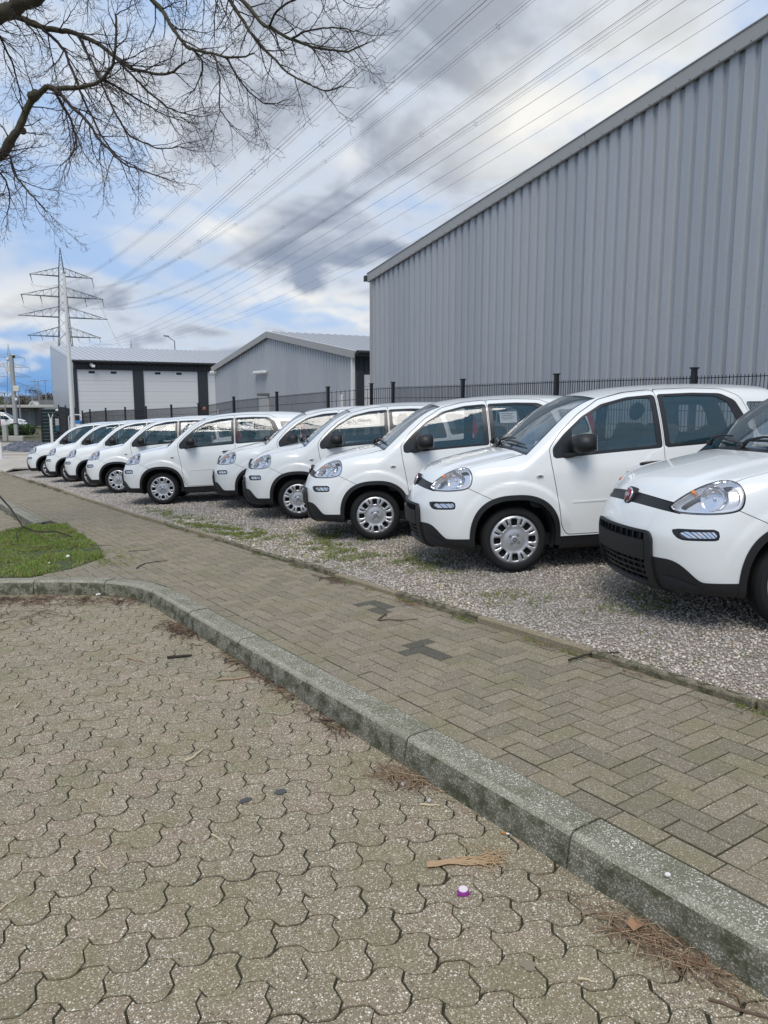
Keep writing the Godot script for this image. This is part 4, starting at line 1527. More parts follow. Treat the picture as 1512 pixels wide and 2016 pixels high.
	put("soil", sheet(gl, 0.004, 0.6), stone_mat(soil, 0.8, Color(0.9, 1.0, 0.8), patch_texture(512, Color(0.06, 0.10, 0.015), 33, 0.02, 0.35, 0.6, 0.9), 1.0, 0.3), isl, "structure")
	put("lower_soil", sheet(PackedVector2Array([Vector2(7.3, 2.0), Vector2(8.2, 0.82), Vector2(9.7, -0.72), Vector2(10.8, -1.9), Vector2(12.9, -0.4), Vector2(10.95, 0.4), Vector2(12.8, 1.9)]), -0.004, 0.8), stone_mat(soil, 0.8), isl, "structure")
	var blade := M.new()
	for k in 3:
		var y0 := k / 3.0
		var y1 := (k + 1) / 3.0
		var w0 := 0.05 * (1.0 - y0 * y0)
		var w1 := 0.05 * (1.0 - y1 * y1)
		blade.quad(Vector3(-w0, y0, 0.35 * y0 * y0), Vector3(w0, y0, 0.35 * y0 * y0), Vector3(w1, y1, 0.35 * y1 * y1), Vector3(-w1, y1, 0.35 * y1 * y1))
	var blade_mesh := blade.mesh()
	xf = []
	cols = PackedColorArray()
	var clump := FastNoiseLite.new()
	clump.seed = 14
	clump.frequency = 0.9
	var gp := Poly.new(gl)
	while xf.size() < 42000:
		var q := Vector2(rng.randf_range(8.0, 12.8), rng.randf_range(-0.75, 2.25))
		var inside := gp.d(q)
		if inside > -0.01 + 0.03 * rng.randf():
			continue
		var p := street(q.x, q.y)
		var n := clump.get_noise_2d(p.x * 1.6, p.z * 1.6)
		if rng.randf() > 0.60 + n * 1.5 + minf(-inside, 0.3) * 0.7:
			continue
		var hgt := rng.randf_range(0.016, 0.046) * (1.0 + 1.2 * n)
		xf.append(Transform3D(Basis.from_euler(Vector3(rng.randf_range(-0.5, 0.5), rng.randf() * TAU, rng.randf_range(-0.5, 0.5))).scaled(Vector3(0.055, hgt, 0.06)), p))
		var dry := clump.get_noise_2d(p.x * 0.9 + 50.0, p.z * 0.9)
		var gc := Color(0.15, 0.26, 0.036).lerp(Color(0.30, 0.33, 0.08), clampf(rng.randf() * 0.7 - n * 0.5, 0.0, 1.0))
		if rng.randf() < 0.18 + 0.6 * maxf(dry, 0.0):
			gc = Color(0.26, 0.21, 0.10)
		cols.append(gc * rng.randf_range(0.65, 1.3))
	var gm := mat(Color(1, 1, 1), 0.7)
	gm.vertex_color_use_as_albedo = true
	gm.backlight_enabled = true
	gm.backlight = Color(0.35, 0.4, 0.2)
	many("grass", blade_mesh, gm, xf, cols, isl)

	# moss and small weeds: in the gravel, along the edging, in the brick joints
	xf = []
	cols = PackedColorArray()
	var spots := [[9.2, 3.75, 0.9, 0.28, 3800], [10.6, 3.7, 1.0, 0.25, 2400], [7.0, 3.9, 0.9, 0.35, 2100], [8.0, 4.5, 0.9, 0.5, 2200], [5.9, 4.2, 0.7, 0.3, 900], [3.5, 4.4, 0.4, 0.4, 500], [12.5, 3.7, 1.2, 0.2, 1100], [8.6, 1.95, 0.5, 0.2, 500], [4.3, 3.9, 0.5, 0.3, 350], [1.8, 3.8, 0.6, 0.3, 250]]
	for s: Array in spots:
		for k in int(s[4]):
			var q := Vector2(s[0] + rng.randfn() * s[2] * 0.55, s[1] + rng.randfn() * s[3] * 0.6)
			if q.y < 3.37 and s[1] > 3.3:
				continue
			var p := street(q.x, q.y)
			if clump.get_noise_2d(p.x * 3.0, p.z * 3.0) < 0.0:
				continue
			xf.append(Transform3D(Basis.from_euler(Vector3(rng.randf_range(-0.9, 0.9), rng.randf() * TAU, rng.randf_range(-0.9, 0.9))).scaled(Vector3(0.085, rng.randf_range(0.018, 0.042), 0.06)), p + Vector3(0, -0.001, 0)))
			cols.append(Color(0.19, 0.20, 0.045).lerp(Color(0.13, 0.19, 0.034), rng.randf()) * rng.randf_range(0.7, 1.25))
	for k in 9000:   # along the edging, both sides, in tufts
		var uu := rng.randf_range(-2.5, 24.0)
		var p0 := street(uu, 3.3)
		if clump.get_noise_2d(p0.x * 2.2, p0.z * 2.2) < 0.05:
			continue
		var p := street(uu, 3.276 - absf(rng.randfn()) * 0.018)
		xf.append(Transform3D(Basis.from_euler(Vector3(rng.randf_range(-0.7, 0.7), rng.randf() * TAU, rng.randf_range(-0.7, 0.7))).scaled(Vector3(0.05, rng.randf_range(0.008, 0.026), 0.05)), p))
		cols.append(Color(0.13, 0.18, 0.032).lerp(Color(0.16, 0.165, 0.045), rng.randf()) * rng.randf_range(0.7, 1.2))
	many("moss", blade_mesh, gm, xf, cols, lot)

	# pale driveway at the end of the row, slate chips beside it
	var drive := structure("driveway", "pale concrete block driveway at the far end of the row")
	var slab := [mat(Color(0.46, 0.42, 0.36), 0.9), mat(Color(0.42, 0.385, 0.33), 0.9), mat(Color(0.33, 0.29, 0.24), 0.9)]
	var o := Vector3(-13.6, 0, -26.6)
	var dx := Vector3(-0.28, 0, -0.96)
	var dz := Vector3(-0.96, 0, 0.28)
	for i in 42:
		for j in 15:
			var c0 := o + dx * (i * 0.5) + dz * (j * 0.75 - 1.5)
			if j < 2 and i < 3:
				continue
			c0.y = ground(c0.x, c0.z) + 0.005
			var piece := boxed(c0 + Vector3(0, rng.randf_range(-0.004, 0.004), 0), Vector3(0.745, 0.06, 0.492), 0.006, Basis(dz, Vector3.UP, dz.cross(Vector3.UP)))
			put("slab", piece, slab[2 if i > 17 and i % 5 > 1 else rng.randi() % 2], drive)
	xf = []
	cols = PackedColorArray()
	for k in 5200:
		var x := rng.randf_range(-24.0, -15.2)
		var z := rng.randf_range(-47.0, -37.0)
		var side_v := (x + 15.4) * -0.96 + (z + 36.5) * 0.28
		if side_v > 3.4 - 0.3 * (z + 37.0) * 0.2 or side_v < -1.2 or z > -36.0 - 0.6 * side_v:
			continue
		var r := rng.randf_range(0.05, 0.13)
		xf.append(Transform3D(Basis.from_euler(Vector3(rng.randf_range(-0.6, 0.6), rng.randf() * TAU, rng.randf_range(-0.6, 0.6))).scaled(Vector3(r, r * 0.5, r)), Vector3(x, ground(x, z) + 0.03, z)))
		cols.append(Color(0.085, 0.095, 0.12) * rng.randf_range(0.5, 1.9))
	var slate := structure("slate_bed", "bed of blue grey slate chips beside the driveway")
	many("slate_chips", pebble_mesh, pm, xf, cols, slate)


func lay_kerb(parent: Node3D, line: PackedVector2Array, top_mat: Material, face_mat: Material, edge_mat: Material, rng: RandomNumberGenerator) -> void:
	# walk the line in stones of one metre; the stone's own section is swept along it
	var pts := PackedVector2Array()
	var acc := PackedFloat32Array()
	var total := 0.0
	for i in line.size() - 1:
		var n := maxi(1, int(line[i].distance_to(line[i + 1]) / 0.12))
		for k in n:
			pts.append(line[i].lerp(line[i + 1], float(k) / n))
			acc.append(total + line[i].distance_to(line[i + 1]) * k / n)
		total += line[i].distance_to(line[i + 1])
	pts.append(line[line.size() - 1])
	acc.append(total)
	var at := func(s: float) -> Array:
		var i := clampi(acc.bsearch(s) - 1, 0, pts.size() - 2)
		var w := clampf((s - acc[i]) / maxf(acc[i + 1] - acc[i], 1e-6), 0.0, 1.0)
		var p := pts[i].lerp(pts[i + 1], w)
		var i0 := maxi(i - 1, 0)
		var i1 := mini(i + 2, pts.size() - 1)
		return [p, (pts[i1] - pts[i0]).normalized()]
	# section: distance back from the face, height; the first half is the face, the second the top
	var face := [Vector2(-0.012, -0.16), Vector2(-0.010, -0.135), Vector2(0.0, -0.040), Vector2(0.006, -0.020)]
	var worn := [Vector2(0.006, -0.020), Vector2(0.011, -0.010), Vector2(0.020, -0.002), Vector2(0.030, 0.0005)]
	var top := [Vector2(0.030, 0.0005), Vector2(0.045, 0.0015), Vector2(0.150, 0.002), Vector2(0.155, -0.004), Vector2(0.155, -0.05)]
	var s0 := 0.95
	s0 = 0.0
	if line == kerb_line:
		s0 = -0.045   # puts a joint where the photo has one
	var nominal := 1.0
	while s0 < total - 0.05:
		var len := 0.985 if s0 < 9.0 or line != kerb_line else 0.78
		var e := minf(s0 + len, total)
		var a0 := maxf(s0, 0.0) + 0.004
		var a1 := e - 0.004
		var lift := rng.randf_range(-0.003, 0.003)
		var yaw := rng.randf_range(-0.003, 0.003)
		var steps := 9
		var fm := M.new()
		var tm := M.new()
		var wm := M.new()
		for k in steps:
			var sa: Array = at.call(lerpf(a0, a1, float(k) / steps))
			var sb: Array = at.call(lerpf(a0, a1, float(k + 1) / steps))
			for part in 3:
				var sec: Array = [face, top, worn][part]
				var mm: M = [fm, tm, wm][part]
				for q in sec.size() - 1:
					var c := []
					for w: Array in [[sa, q], [sb, q], [sb, q + 1], [sa, q + 1]]:
						var p: Vector2 = w[0][0]
						var d: Vector2 = w[0][1]
						var back := Vector2(-d.y, d.x)     # to the right of the way along u: towards larger v
						var o: Vector2 = sec[w[1]]
						var r := p + back * (o.x + yaw)
						c.append(street(r.x, r.y, o.y + lift))
					var nn: Vector3 = (c[2] - c[0]).cross(c[3] - c[1])
					if part == 0 and q == 0 and k == 0:
						pass
					mm.quad(c[0], c[1], c[2], c[3])
		# end faces
		for en in 2:
			var sa: Array = at.call(a0 if en == 0 else a1)
			var poly := []
			for o: Vector2 in face + worn + top:
				var back := Vector2(-sa[1].y, sa[1].x)
				var r: Vector2 = sa[0] + back * (o.x + yaw)
				poly.append(street(r.x, r.y, o.y + lift))
			for q in range(1, poly.size() - 1):
				fm.tri(poly[0], poly[q], poly[q + 1])
		var stone := put("kerbstone", tm, top_mat, parent)
		put("stone_face", fm, face_mat, stone)
		put("worn_edge", wm, edge_mat, stone)
		s0 += len + 0.0


func wave_pavers(parent: Node3D, line: PackedVector2Array, tex: Texture2D, film: Texture2D, singles: int, rng: RandomNumberGenerator) -> void:
	var L := 0.190
	var H := 0.133
	var A := 0.0205
	var e := Vector2(-0.47, 0.883)
	var nrm := Vector2(0.883, 0.47)
	var wave := func(t: float) -> float: return A * clampf(1.9 * sin(TAU * t / L), -1.0, 1.0)
	var out := PackedVector2Array()
	var w0: float = wave.call(0.0)
	var e1 := lerpf(w0, H - w0, 0.3)
	var e2 := lerpf(w0, H - w0, 0.7)
	for k in 14:
		var t := L * k / 14.0
		out.append(Vector2(t, wave.call(t)))
	out.append(Vector2(L, w0))
	out.append(Vector2(L + 0.011, e1))
	out.append(Vector2(L - 0.011, e2))
	for k in 14:
		var t := L * (1.0 - k / 14.0)
		out.append(Vector2(t, H - wave.call(t)))
	out.append(Vector2(0.0, H - w0))
	out.append(Vector2(-0.011, e2))
	out.append(Vector2(0.011, e1))
	out = Geometry2D.offset_polygon(out, -0.0032)[0]
	var meshes: Array[Mesh] = []
	for k in 3:
		var pm := M.new()
		pm.prism(out, Transform3D(Basis(), Vector3(0, 0, -0.014)), 0.014, 0.0025 + 0.0007 * k)
		meshes.append(pm.mesh())
	var tints := [Color(1.00, 0.985, 0.94), Color(0.95, 0.94, 0.88), Color(1.05, 1.01, 0.97), Color(0.98, 0.975, 0.90), Color(1.03, 0.97, 0.95), Color(0.91, 0.91, 0.86)]
	var mats: Array[Material] = []
	for c: Color in tints:
		mats.append(stone_mat(tex, 0.62, c, film, 2.9, 0.14))
	var up := UP_SLOPE.normalized()
	var to3 := func(d: Vector2) -> Vector3:
		var q := street(d.x, d.y) - street(0, 0)
		return q.normalized()
	var bx: Vector3 = to3.call(e)
	var by: Vector3 = up.cross(bx).normalized()
	var basis := Basis(bx, by, up)
	var found: Array = []
	var box := Rect2(line[0], Vector2.ZERO)
	for p in line:
		box = box.expand(p)
	var hue := FastNoiseLite.new()
	hue.seed = 61
	hue.frequency = 0.5
	for row in range(-50, 190):
		for col in range(-60, 90):
			var anchor := e * (-0.436 + col * L + (0.5 * L if posmod(row, 2) else 0.0)) + nrm * (2.222 + row * H)
			var mid := anchor + e * L * 0.5 + nrm * H * 0.5
			if not box.has_point(mid) or not Geometry2D.is_point_in_polygon(mid, line):
				continue
			var p := street(anchor.x, anchor.y, ROAD)
			var c3 := street(mid.x, mid.y, ROAD)
			if c3.z > 2.0 or c3.x < -12.0:
				continue
			found.append([c3.distance_to(Vector3(0, 1.45, 0)), p, hue.get_noise_2d(c3.x, c3.z), c3])
	# those that the photo shows largest come first: near, and inside the view
	found.sort_custom(func(a: Array, b: Array) -> bool:
		var sa: float = a[0] + (100.0 if a[3].z > -1.45 or absf(a[3].x) > -a[3].z * 0.56 + 0.1 else 0.0)
		var sb: float = b[0] + (100.0 if b[3].z > -1.45 or absf(b[3].x) > -b[3].z * 0.56 + 0.1 else 0.0)
		return sa < sb)
	var xf: Array[Transform3D] = []
	var cols := PackedColorArray()
	for i in found.size():
		var f: Array = found[i]
		var tilt := Basis(bx, clampf(rng.randfn(), -2.0, 2.0) * 0.004) * Basis(by, clampf(rng.randfn(), -2.0, 2.0) * 0.004) * Basis(up, rng.randfn() * 0.010)
		var t := Transform3D(tilt * basis, f[1] + Vector3(rng.randfn() * 0.0008, clampf(rng.randfn(), -2.0, 2.0) * 0.0007, rng.randfn() * 0.0008))
		var tone := clampi(int(3.0 + f[2] * 5.0 + rng.randfn() * 1.3), 0, 5)
		if i < singles:
			put_mesh("paver", meshes[rng.randi() % 3], mats[tone], parent, t)
		else:
			xf.append(t)
			cols.append(tints[tone])
	var mm := stone_mat(tex, 0.62, Color(1, 1, 1), film, 2.9, 0.14)
	mm.vertex_color_use_as_albedo = true
	many("paver_field", meshes[0], mm, xf, cols, parent)


func herringbone(parent: Node3D, line: PackedVector2Array, tex: Texture2D, film: Texture2D, singles: int, rng: RandomNumberGenerator) -> void:
	var W := 0.1005
	var up := UP_SLOPE.normalized()
	var bu := (street(1, 0) - street(0, 0)).normalized()
	var bv := up.cross(bu).normalized()
	if bv.dot(street(0, 1) - street(0, 0)) < 0.0:
		bv = -bv
	var tints := [Color(1.0, 0.98, 0.95), Color(0.92, 0.91, 0.87), Color(1.08, 1.04, 1.0), Color(1.0, 1.0, 0.90), Color(0.85, 0.85, 0.81)]
	var mats: Array[Material] = []
	for c: Color in tints:
		mats.append(stone_mat(tex, 0.62, c, film, 2.6, 0.12))
	mats.append(stone_mat(tex, 0.62, Color(0.40, 0.42, 0.43)))
	# full bricks: one mesh per direction
	var brick := func(outline: PackedVector2Array, bev: float) -> M:
		var m := M.new()
		var turned := PackedVector2Array()   # local x runs along v, local y along u
		for k in outline.size():
			var p := outline[outline.size() - 1 - k]
			turned.append(Vector2(p.y, p.x))
		m.prism(turned, Transform3D(Basis(), Vector3(0, 0, -0.016)), 0.016, bev)
		return m
	var g := 0.0034
	var full := [PackedVector2Array([Vector2(g, g), Vector2(2 * W - g, g), Vector2(2 * W - g, W - g), Vector2(g, W - g)]), PackedVector2Array([Vector2(g, g), Vector2(W - g, g), Vector2(W - g, 2 * W - g), Vector2(g, 2 * W - g)])]
	var full_mesh := [brick.call(full[0], 0.003).mesh(), brick.call(full[1], 0.003).mesh()]
	var found: Array = []
	var add_piece := func(at: Vector2, kind: int, outline: PackedVector2Array) -> void:
		var mid := Vector2.ZERO
		for p in outline:
			mid += p
		mid /= outline.size()
		mid += at
		var c3 := street(mid.x, mid.y)
		found.append([c3.distance_to(Vector3(0, 1.45, 0)), at, kind, outline, c3])
	for row in range(20, 34):
		for k in range(-12, 80):
			for kind in 2:
				var at := Vector2(row + 4 * k, row) * W if kind == 0 else Vector2(row + 4 * k + 3, row) * W
				var world := PackedVector2Array()
				for p in (full[kind] as PackedVector2Array):
					world.append(p + at)
				var whole := true
				for p in world:
					if not Geometry2D.is_point_in_polygon(p, line):
						whole = false
				if whole:
					add_piece.call(at, kind, full[kind])
				else:
					for piece: PackedVector2Array in Geometry2D.intersect_polygons(world, line):
						var area := 0.0
						for i in piece.size():
							area += piece[i].cross(piece[(i + 1) % piece.size()]) * 0.5
						if absf(area) < 0.0012:
							continue
						if area < 0.0:
							piece.reverse()
						var local := PackedVector2Array()
						for p in piece:
							local.append(p - at)
						add_piece.call(at, 2, local)
	# rows that reach further left, beside the island's round corner
	for row in range(11, 20):
		for k in range(-3, 26):
			for kind in 2:
				var at := Vector2(row + 4 * k, row) * W if kind == 0 else Vector2(row + 4 * k + 3, row) * W
				var world := PackedVector2Array()
				for p in (full[kind] as PackedVector2Array):
					world.append(p + at)
				if at.x < 6.0 or at.x > 9.6:
					continue
				for piece: PackedVector2Array in Geometry2D.intersect_polygons(world, line):
					var area := 0.0
					for i in piece.size():
						area += piece[i].cross(piece[(i + 1) % piece.size()]) * 0.5
					if absf(area) < 0.0012:
						continue
					if area < 0.0:
						piece.reverse()
					var local := PackedVector2Array()
					for p in piece:
						local.append(p - at)
					add_piece.call(at, 2, local)
	# the straight course beside the kerb
	var u := -3.15
	while u < 6.4:
		add_piece.call(Vector2(u, 2.008), 2, PackedVector2Array([Vector2(g, 0.0), Vector2(0.2 - g, 0.0), Vector2(0.2 - g, 0.0935), Vector2(g, 0.0935)]))
		u += 0.2005
	u = 13.05
	while u < 28.0:
		add_piece.call(Vector2(u, 2.008), 2, PackedVector2Array([Vector2(g, 0.0), Vector2(0.2 - g, 0.0), Vector2(0.2 - g, 0.0935), Vector2(g, 0.0935)]))
		u += 0.2005
	found.sort_custom(func(a: Array, b: Array) -> bool:
		var sa: float = a[0] + (100.0 if a[4].z > -1.6 or absf(a[4].x) > -a[4].z * 0.56 + 0.1 else 0.0)
		var sb: float = b[0] + (100.0 if b[4].z > -1.6 or absf(b[4].x) > -b[4].z * 0.56 + 0.1 else 0.0)
		return sa < sb)
	var hue := FastNoiseLite.new()
	hue.seed = 62
	hue.frequency = 0.6
	var dark_spots := [Vector2(4.78, 3.05), Vector2(3.64, 2.65)]
	var base := Basis(bv, bu, up)
	var xf := [[] as Array[Transform3D], [] as Array[Transform3D]]
	var cols := [PackedColorArray(), PackedColorArray()]
	var rest := M.new()
	for i in found.size():
		var f: Array = found[i]
		var tilt := Basis(bu, clampf(rng.randfn(), -2.0, 2.0) * 0.004) * Basis(bv, clampf(rng.randfn(), -2.0, 2.0) * 0.004)
		var t := Transform3D(tilt * base, street(f[1].x, f[1].y, clampf(rng.randfn(), -2.0, 2.0) * 0.0007))
		var tone := clampi(int(2.3 + hue.get_noise_2d(f[4].x, f[4].z) * 4.0 + rng.randfn() * 1.1), 0, 4)
		var mid: Vector2 = f[1] + f[3][0].lerp(f[3][2], 0.5)
		for d: Vector2 in dark_spots:
			if absf(mid.x - d.x) < 0.17 and absf(mid.y - d.y) < 0.10:
				tone = 5
		if i < singles or tone == 5:
			if f[2] < 2:
				put_mesh("brick", full_mesh[f[2]], mats[tone], parent, t)
			else:
				put_mesh("brick", brick.call(f[3], 0.0).mesh(), mats[tone], parent, t)
		elif f[2] < 2:
			xf[f[2]].append(t)
			cols[f[2]].append(tints[tone])
		else:
			rest.add(brick.call(f[3], 0.0), t)
	var mm := stone_mat(tex, 0.62, Color(1, 1, 1), film, 2.6, 0.12)
	mm.vertex_color_use_as_albedo = true
	for k in 2:
		many("brick_field", full_mesh[k], mm, xf[k], cols[k], parent)
	put("cut_bricks", rest, mats[0], parent, "stuff")

# ------------------------------------------------------------------ halls
const GRID_A := Vector3(-0.5125, 0, -0.8587)   # away from the camera, along the row
const GRID_B := Vector3(0.8587, 0, -0.5125)    # across, to the right

# trapezoid sheet in a wall plane: from a along dir, pieces with a flat bottom and a top given by a function of the run
func cladding(parent: Node3D, a: Vector3, dir: Vector3, out: Vector3, run: float, pitch: float, ribs: int, depth: float, groove: float, bottom: float, top_at: Callable, m: Material, called := "cladding_sheet", variants: Array = []) -> void:
	var s := 0.0
	var k := 0
	while s < run - 0.01:
		var e := minf(s + pitch * ribs, run)
		var sheet_m := M.new()
		var prof := PackedVector2Array()   # (run, out)
		var q := s
		while q < e - 0.001:
			var w := groove
			var f := minf(pitch, e - q)
			prof.append(Vector2(q, depth))
			prof.append(Vector2(q + f - w - 0.02, depth))
			prof.append(Vector2(q + f - w, 0.0))
			prof.append(Vector2(q + f - 0.02, 0.0))
			q += pitch
		prof.append(Vector2(e - 0.0015, depth))
		for i in prof.size() - 1:
			var p0 := a + dir * prof[i].x + out * prof[i].y
			var p1 := a + dir * prof[i + 1].x + out * prof[i + 1].y
			var t0: float = top_at.call(prof[i].x)
			var t1: float = top_at.call(prof[i + 1].x)
			var c0 := Vector3(p0.x, bottom, p0.z)
			var c1 := Vector3(p1.x, bottom, p1.z)
			sheet_m.quad(c0, c1, Vector3(p1.x, t1, p1.z), Vector3(p0.x, t0, p0.z))
		for i in range(0, sheet_m.n.size()):
			if sheet_m.n[i].dot(out) < 0.0:
				sheet_m.n[i] = -sheet_m.n[i]
		put(called, sheet_m, variants[k % variants.size()] if variants.size() else m, parent)
		s = e
		k += 1


func slab_between(p: Array, thick: Vector3) -> M:   # a plate with four corners and thickness
	var m := M.new()
	var q := []
	for c: Vector3 in p:
		q.append(c + thick)
	m.quad(p[0], p[1], p[2], p[3])
	m.quad(q[3], q[2], q[1], q[0])
	for i in 4:
		var j := (i + 1) % 4
		m.quad(p[j], p[i], q[i], q[j])
	# outward normals from the middle
	var mid := Vector3.ZERO
	for c: Vector3 in p:
		mid += c * 0.25
	mid += thick * 0.5
	for f in range(0, m.v.size(), 4):
		var fc := (m.v[f] + m.v[f + 2]) * 0.5
		if m.n[f].dot(fc - mid) < 0.0:
			for i in 4:
				m.n[f + i] = -m.n[f + i]
	return m


func beam(a: Vector3, b: Vector3, up: Vector3, w: float, h: float, bev := 0.0) -> M:
	var d := (b - a)
	var x := d.normalized()
	var z := x.cross(up).normalized()
	return boxed((a + b) * 0.5, Vector3(d.length(), h, w), bev, Basis(x, z.cross(x).normalized(), z))


func build_halls() -> void:
	var wall_mat := mat(Color(0.375, 0.395, 0.42), 0.42, 0.0)
	wall_mat.clearcoat_enabled = true
	wall_mat.clearcoat = 0.15
	wall_mat.clearcoat_roughness = 0.3
	var streak := patch_texture(512, Color(0.22, 0.225, 0.22), 51, 0.02, 0.45, 0.9, 0.14)
	wall_mat.detail_enabled = true
	wall_mat.detail_albedo = streak
	wall_mat.detail_blend_mode = BaseMaterial3D.BLEND_MODE_MIX
	wall_mat.detail_uv_layer = BaseMaterial3D.DETAIL_UV_2
	wall_mat.uv2_triplanar = true
	wall_mat.uv2_world_triplanar = true
	wall_mat.uv2_scale = Vector3(0.9, 0.11, 0.9)
	var wall_vars := [wall_mat, wall_mat.duplicate(), wall_mat.duplicate()]
	wall_vars[1].albedo_color = Color(0.342, 0.368, 0.398).linear_to_srgb()
	wall_vars[2].albedo_color = Color(0.366, 0.392, 0.42).linear_to_srgb()
	var trim := mat(Color(0.34, 0.34, 0.335), 0.5, 0.0)
	var anth := mat(Color(0.030, 0.034, 0.040), 0.5)
	var roof_m := mat(Color(0.46, 0.47, 0.49), 0.35, 0.0)
	var door_m := mat(Color(0.66, 0.67, 0.68), 0.5)
	var black := mat(Color(0.015, 0.015, 0.017), 0.4)
	var white := mat(Color(0.72, 0.72, 0.70), 0.5)
	var dark_back := mat(Color(0.08, 0.085, 0.09), 0.8)

	# --- the big hall on the right
	var hall := thing("big_hall", "tall grey trapezoid sheet hall wall with sloping roof edge behind the fence", "hall")
	var c0 := Vector3(-0.29, 0, -19.66)
	var dir := Vector3(0.4877, 0, 0.8730)
	var out := Vector3(-0.8730, 0, 0.4877)
	var ridge := 15.0
	var top := func(s: float) -> float: return 4.56 + 0.1535 * (s if s < ridge else 2.0 * ridge - s) - 0.17
	cladding(hall, c0, dir, out, 30.0, 0.234, 4, 0.042, 0.085, -1.3, top, wall_mat, "cladding_sheet", wall_vars)
	# core behind the sheets: walls and roof with thickness
	var back := -out
	var deep := 24.0
	var e0 := c0 + back * 0.03
	var peak := 4.56 + 0.1535 * ridge
	var core := M.new()
	for s: Array in [[0.0, ridge, 4.56 - 0.3, peak - 0.3], [30.0, ridge, 4.56 - 0.3, peak - 0.3]]:
		var a: Vector3 = e0 + dir * s[0]
		var b: Vector3 = e0 + dir * s[1]
		core.add(slab_between([Vector3(a.x, -1.5, a.z), Vector3(b.x, -1.5, b.z), Vector3(b.x, s[3], b.z), Vector3(a.x, s[2], a.z)], back * 0.1))
	put("inner_wall", core, dark_back, hall)
	for s: float in [0.0, 30.0]:
		var a := e0 + dir * s
		put("long_wall", slab_between([Vector3(a.x, -1.5, a.z), Vector3(a.x, 4.5, a.z), Vector3(a.x, 4.5, a.z) + back * deep, Vector3(a.x, -1.5, a.z) + back * deep], dir * (0.1 if s == 0.0 else -0.1)), wall_mat, hall)
	for s: float in [0.0, 30.0]:
		var a := c0 + dir * (s + (-0.12 if s == 0.0 else 0.12)) + out * 0.06
		var b := c0 + dir * ridge + out * 0.06
		put("roof", slab_between([Vector3(a.x, 4.56, a.z), Vector3(b.x, peak + 0.02, b.z), Vector3(b.x, peak + 0.02, b.z) + back * deep, Vector3(a.x, 4.56, a.z) + back * deep], Vector3(0, -0.08, 0)), roof_m, hall)
	var va := c0 + out * 0.072
	for s: Array in [[-0.10, ridge], [30.1, ridge]]:
		var p : Vector3 = va + dir * s[0] + Vector3(0, 4.56 - 0.1535 * 0.1 - 0.075, 0)
		var q : Vector3 = va + dir * s[1] + Vector3(0, peak - 0.075, 0)
		# verge trim in lengths, each overlapping the next a little
		var n := 4
		for k in n:
			var pa : Vector3 = p.lerp(q, float(k) / n)
			var pb : Vector3 = p.lerp(q, float(k + 1) / n - 0.0006)
			put("verge_trim", beam(pa, pb, Vector3.UP, 0.055, 0.21, 0.008), trim, hall)
		put("verge_cap", beam(p + Vector3(0, 0.112, 0) - out * 0.06, q + Vector3(0, 0.112, 0) - out * 0.06, Vector3.UP, 0.20, 0.02, 0.004), trim, hall)
	put("corner_trim", boxed(c0 + Vector3(0, 1.55, 0) + dir * 0.02 + out * 0.02, Vector3(0.10, 5.7, 0.09), 0.004, Basis(dir, Vector3.UP, dir.cross(Vector3.UP))), trim, hall)
	var gut := c0 + dir * -0.17 + out * 0.10 + Vector3(0, 4.47, 0)
	put("gutter", tubed([gut, gut + back * (deep + 0.2)], 0.075, -1.0, 10), black, hall)
	put("gutter_end", boxed(gut + out * 0.01, Vector3(0.16, 0.15, 0.03), 0.02, Basis(dir, Vector3.UP, dir.cross(Vector3.UP))), black, hall)
	var screws := M.new()
	var rs := 0.055
	while rs < 20.0:
		var rib := int(round((rs - 0.055) / 0.234))
		var y := 2.62
		if rib % 4 == 0:
			y = 0.2
			while y < top.call(rs) - 0.1:
				screws.ball(c0 + dir * (rs - 0.04) + out * 0.037 + Vector3(0, y, 0), Vector3.ONE * 0.008, Basis(), 3, 6)
				y += 0.62
		screws.ball(c0 + dir * rs + out * 0.037 + Vector3(0, 2.66, 0), Vector3.ONE * 0.008, Basis(), 3, 6)
		screws.ball(c0 + dir * (rs + 0.06) + out * 0.102 + Vector3(0, top.call(rs + 0.06) + 0.015, 0), Vector3.ONE * 0.008, Basis(), 3, 6)
		rs += 0.234
	put("screws", screws, black, hall, "stuff")

	# --- the middle hall with its gable
	var mid := thing("gable_hall", "small grey gable roofed hall between the garage and the tall hall", "hall")
	var r0 := Vector3(-0.94, 0, -24.48)
	var ga := GRID_A
	var gout := -GRID_B
	var half := 6.86
	var run := 13.5
	var eave := 3.0
	var pk := 4.09
	var top2 := func(s: float) -> float: return eave + (pk - eave) * (s / half if s < half else (run - s) / (run - half)) - 0.16
	cladding(mid, r0 + ga * 0.06, ga, gout, run - 0.06, 0.207, 5, 0.03, 0.06, -1.3, top2, wall_mat, "cladding_sheet", wall_vars)
	var mdeep := 26.0
	for s: Array in [[0.0, half, eave], [run, half, eave]]:
		var a: Vector3 = r0 + ga * (s[0] + (-0.25 if s[0] == 0.0 else 0.15)) + gout * 0.10
		var b: Vector3 = r0 + ga * s[1] + gout * 0.10
		var ea := 2.97
		var rf := put("roof", slab_between([Vector3(a.x, ea, a.z), Vector3(b.x, pk, b.z), Vector3(b.x, pk, b.z) + GRID_B * mdeep, Vector3(a.x, ea, a.z) + GRID_B * mdeep], Vector3(0, -0.06, 0)), roof_m, mid)
		if s[0] == 0.0:
			for k in 60:
				var o := GRID_B * (0.25 + k * 0.333)
				var p: Vector3 = Vector3(a.x, ea + 0.018, a.z) + o
				var q: Vector3 = Vector3(b.x, pk + 0.018, b.z) + o
				put("roof_rib", beam(p, q, Vector3.UP, 0.05, 0.036), roof_m, rf)
		var m0: Vector3 = Vector3(a.x, ea - 0.11, a.z) + gout * 0.03
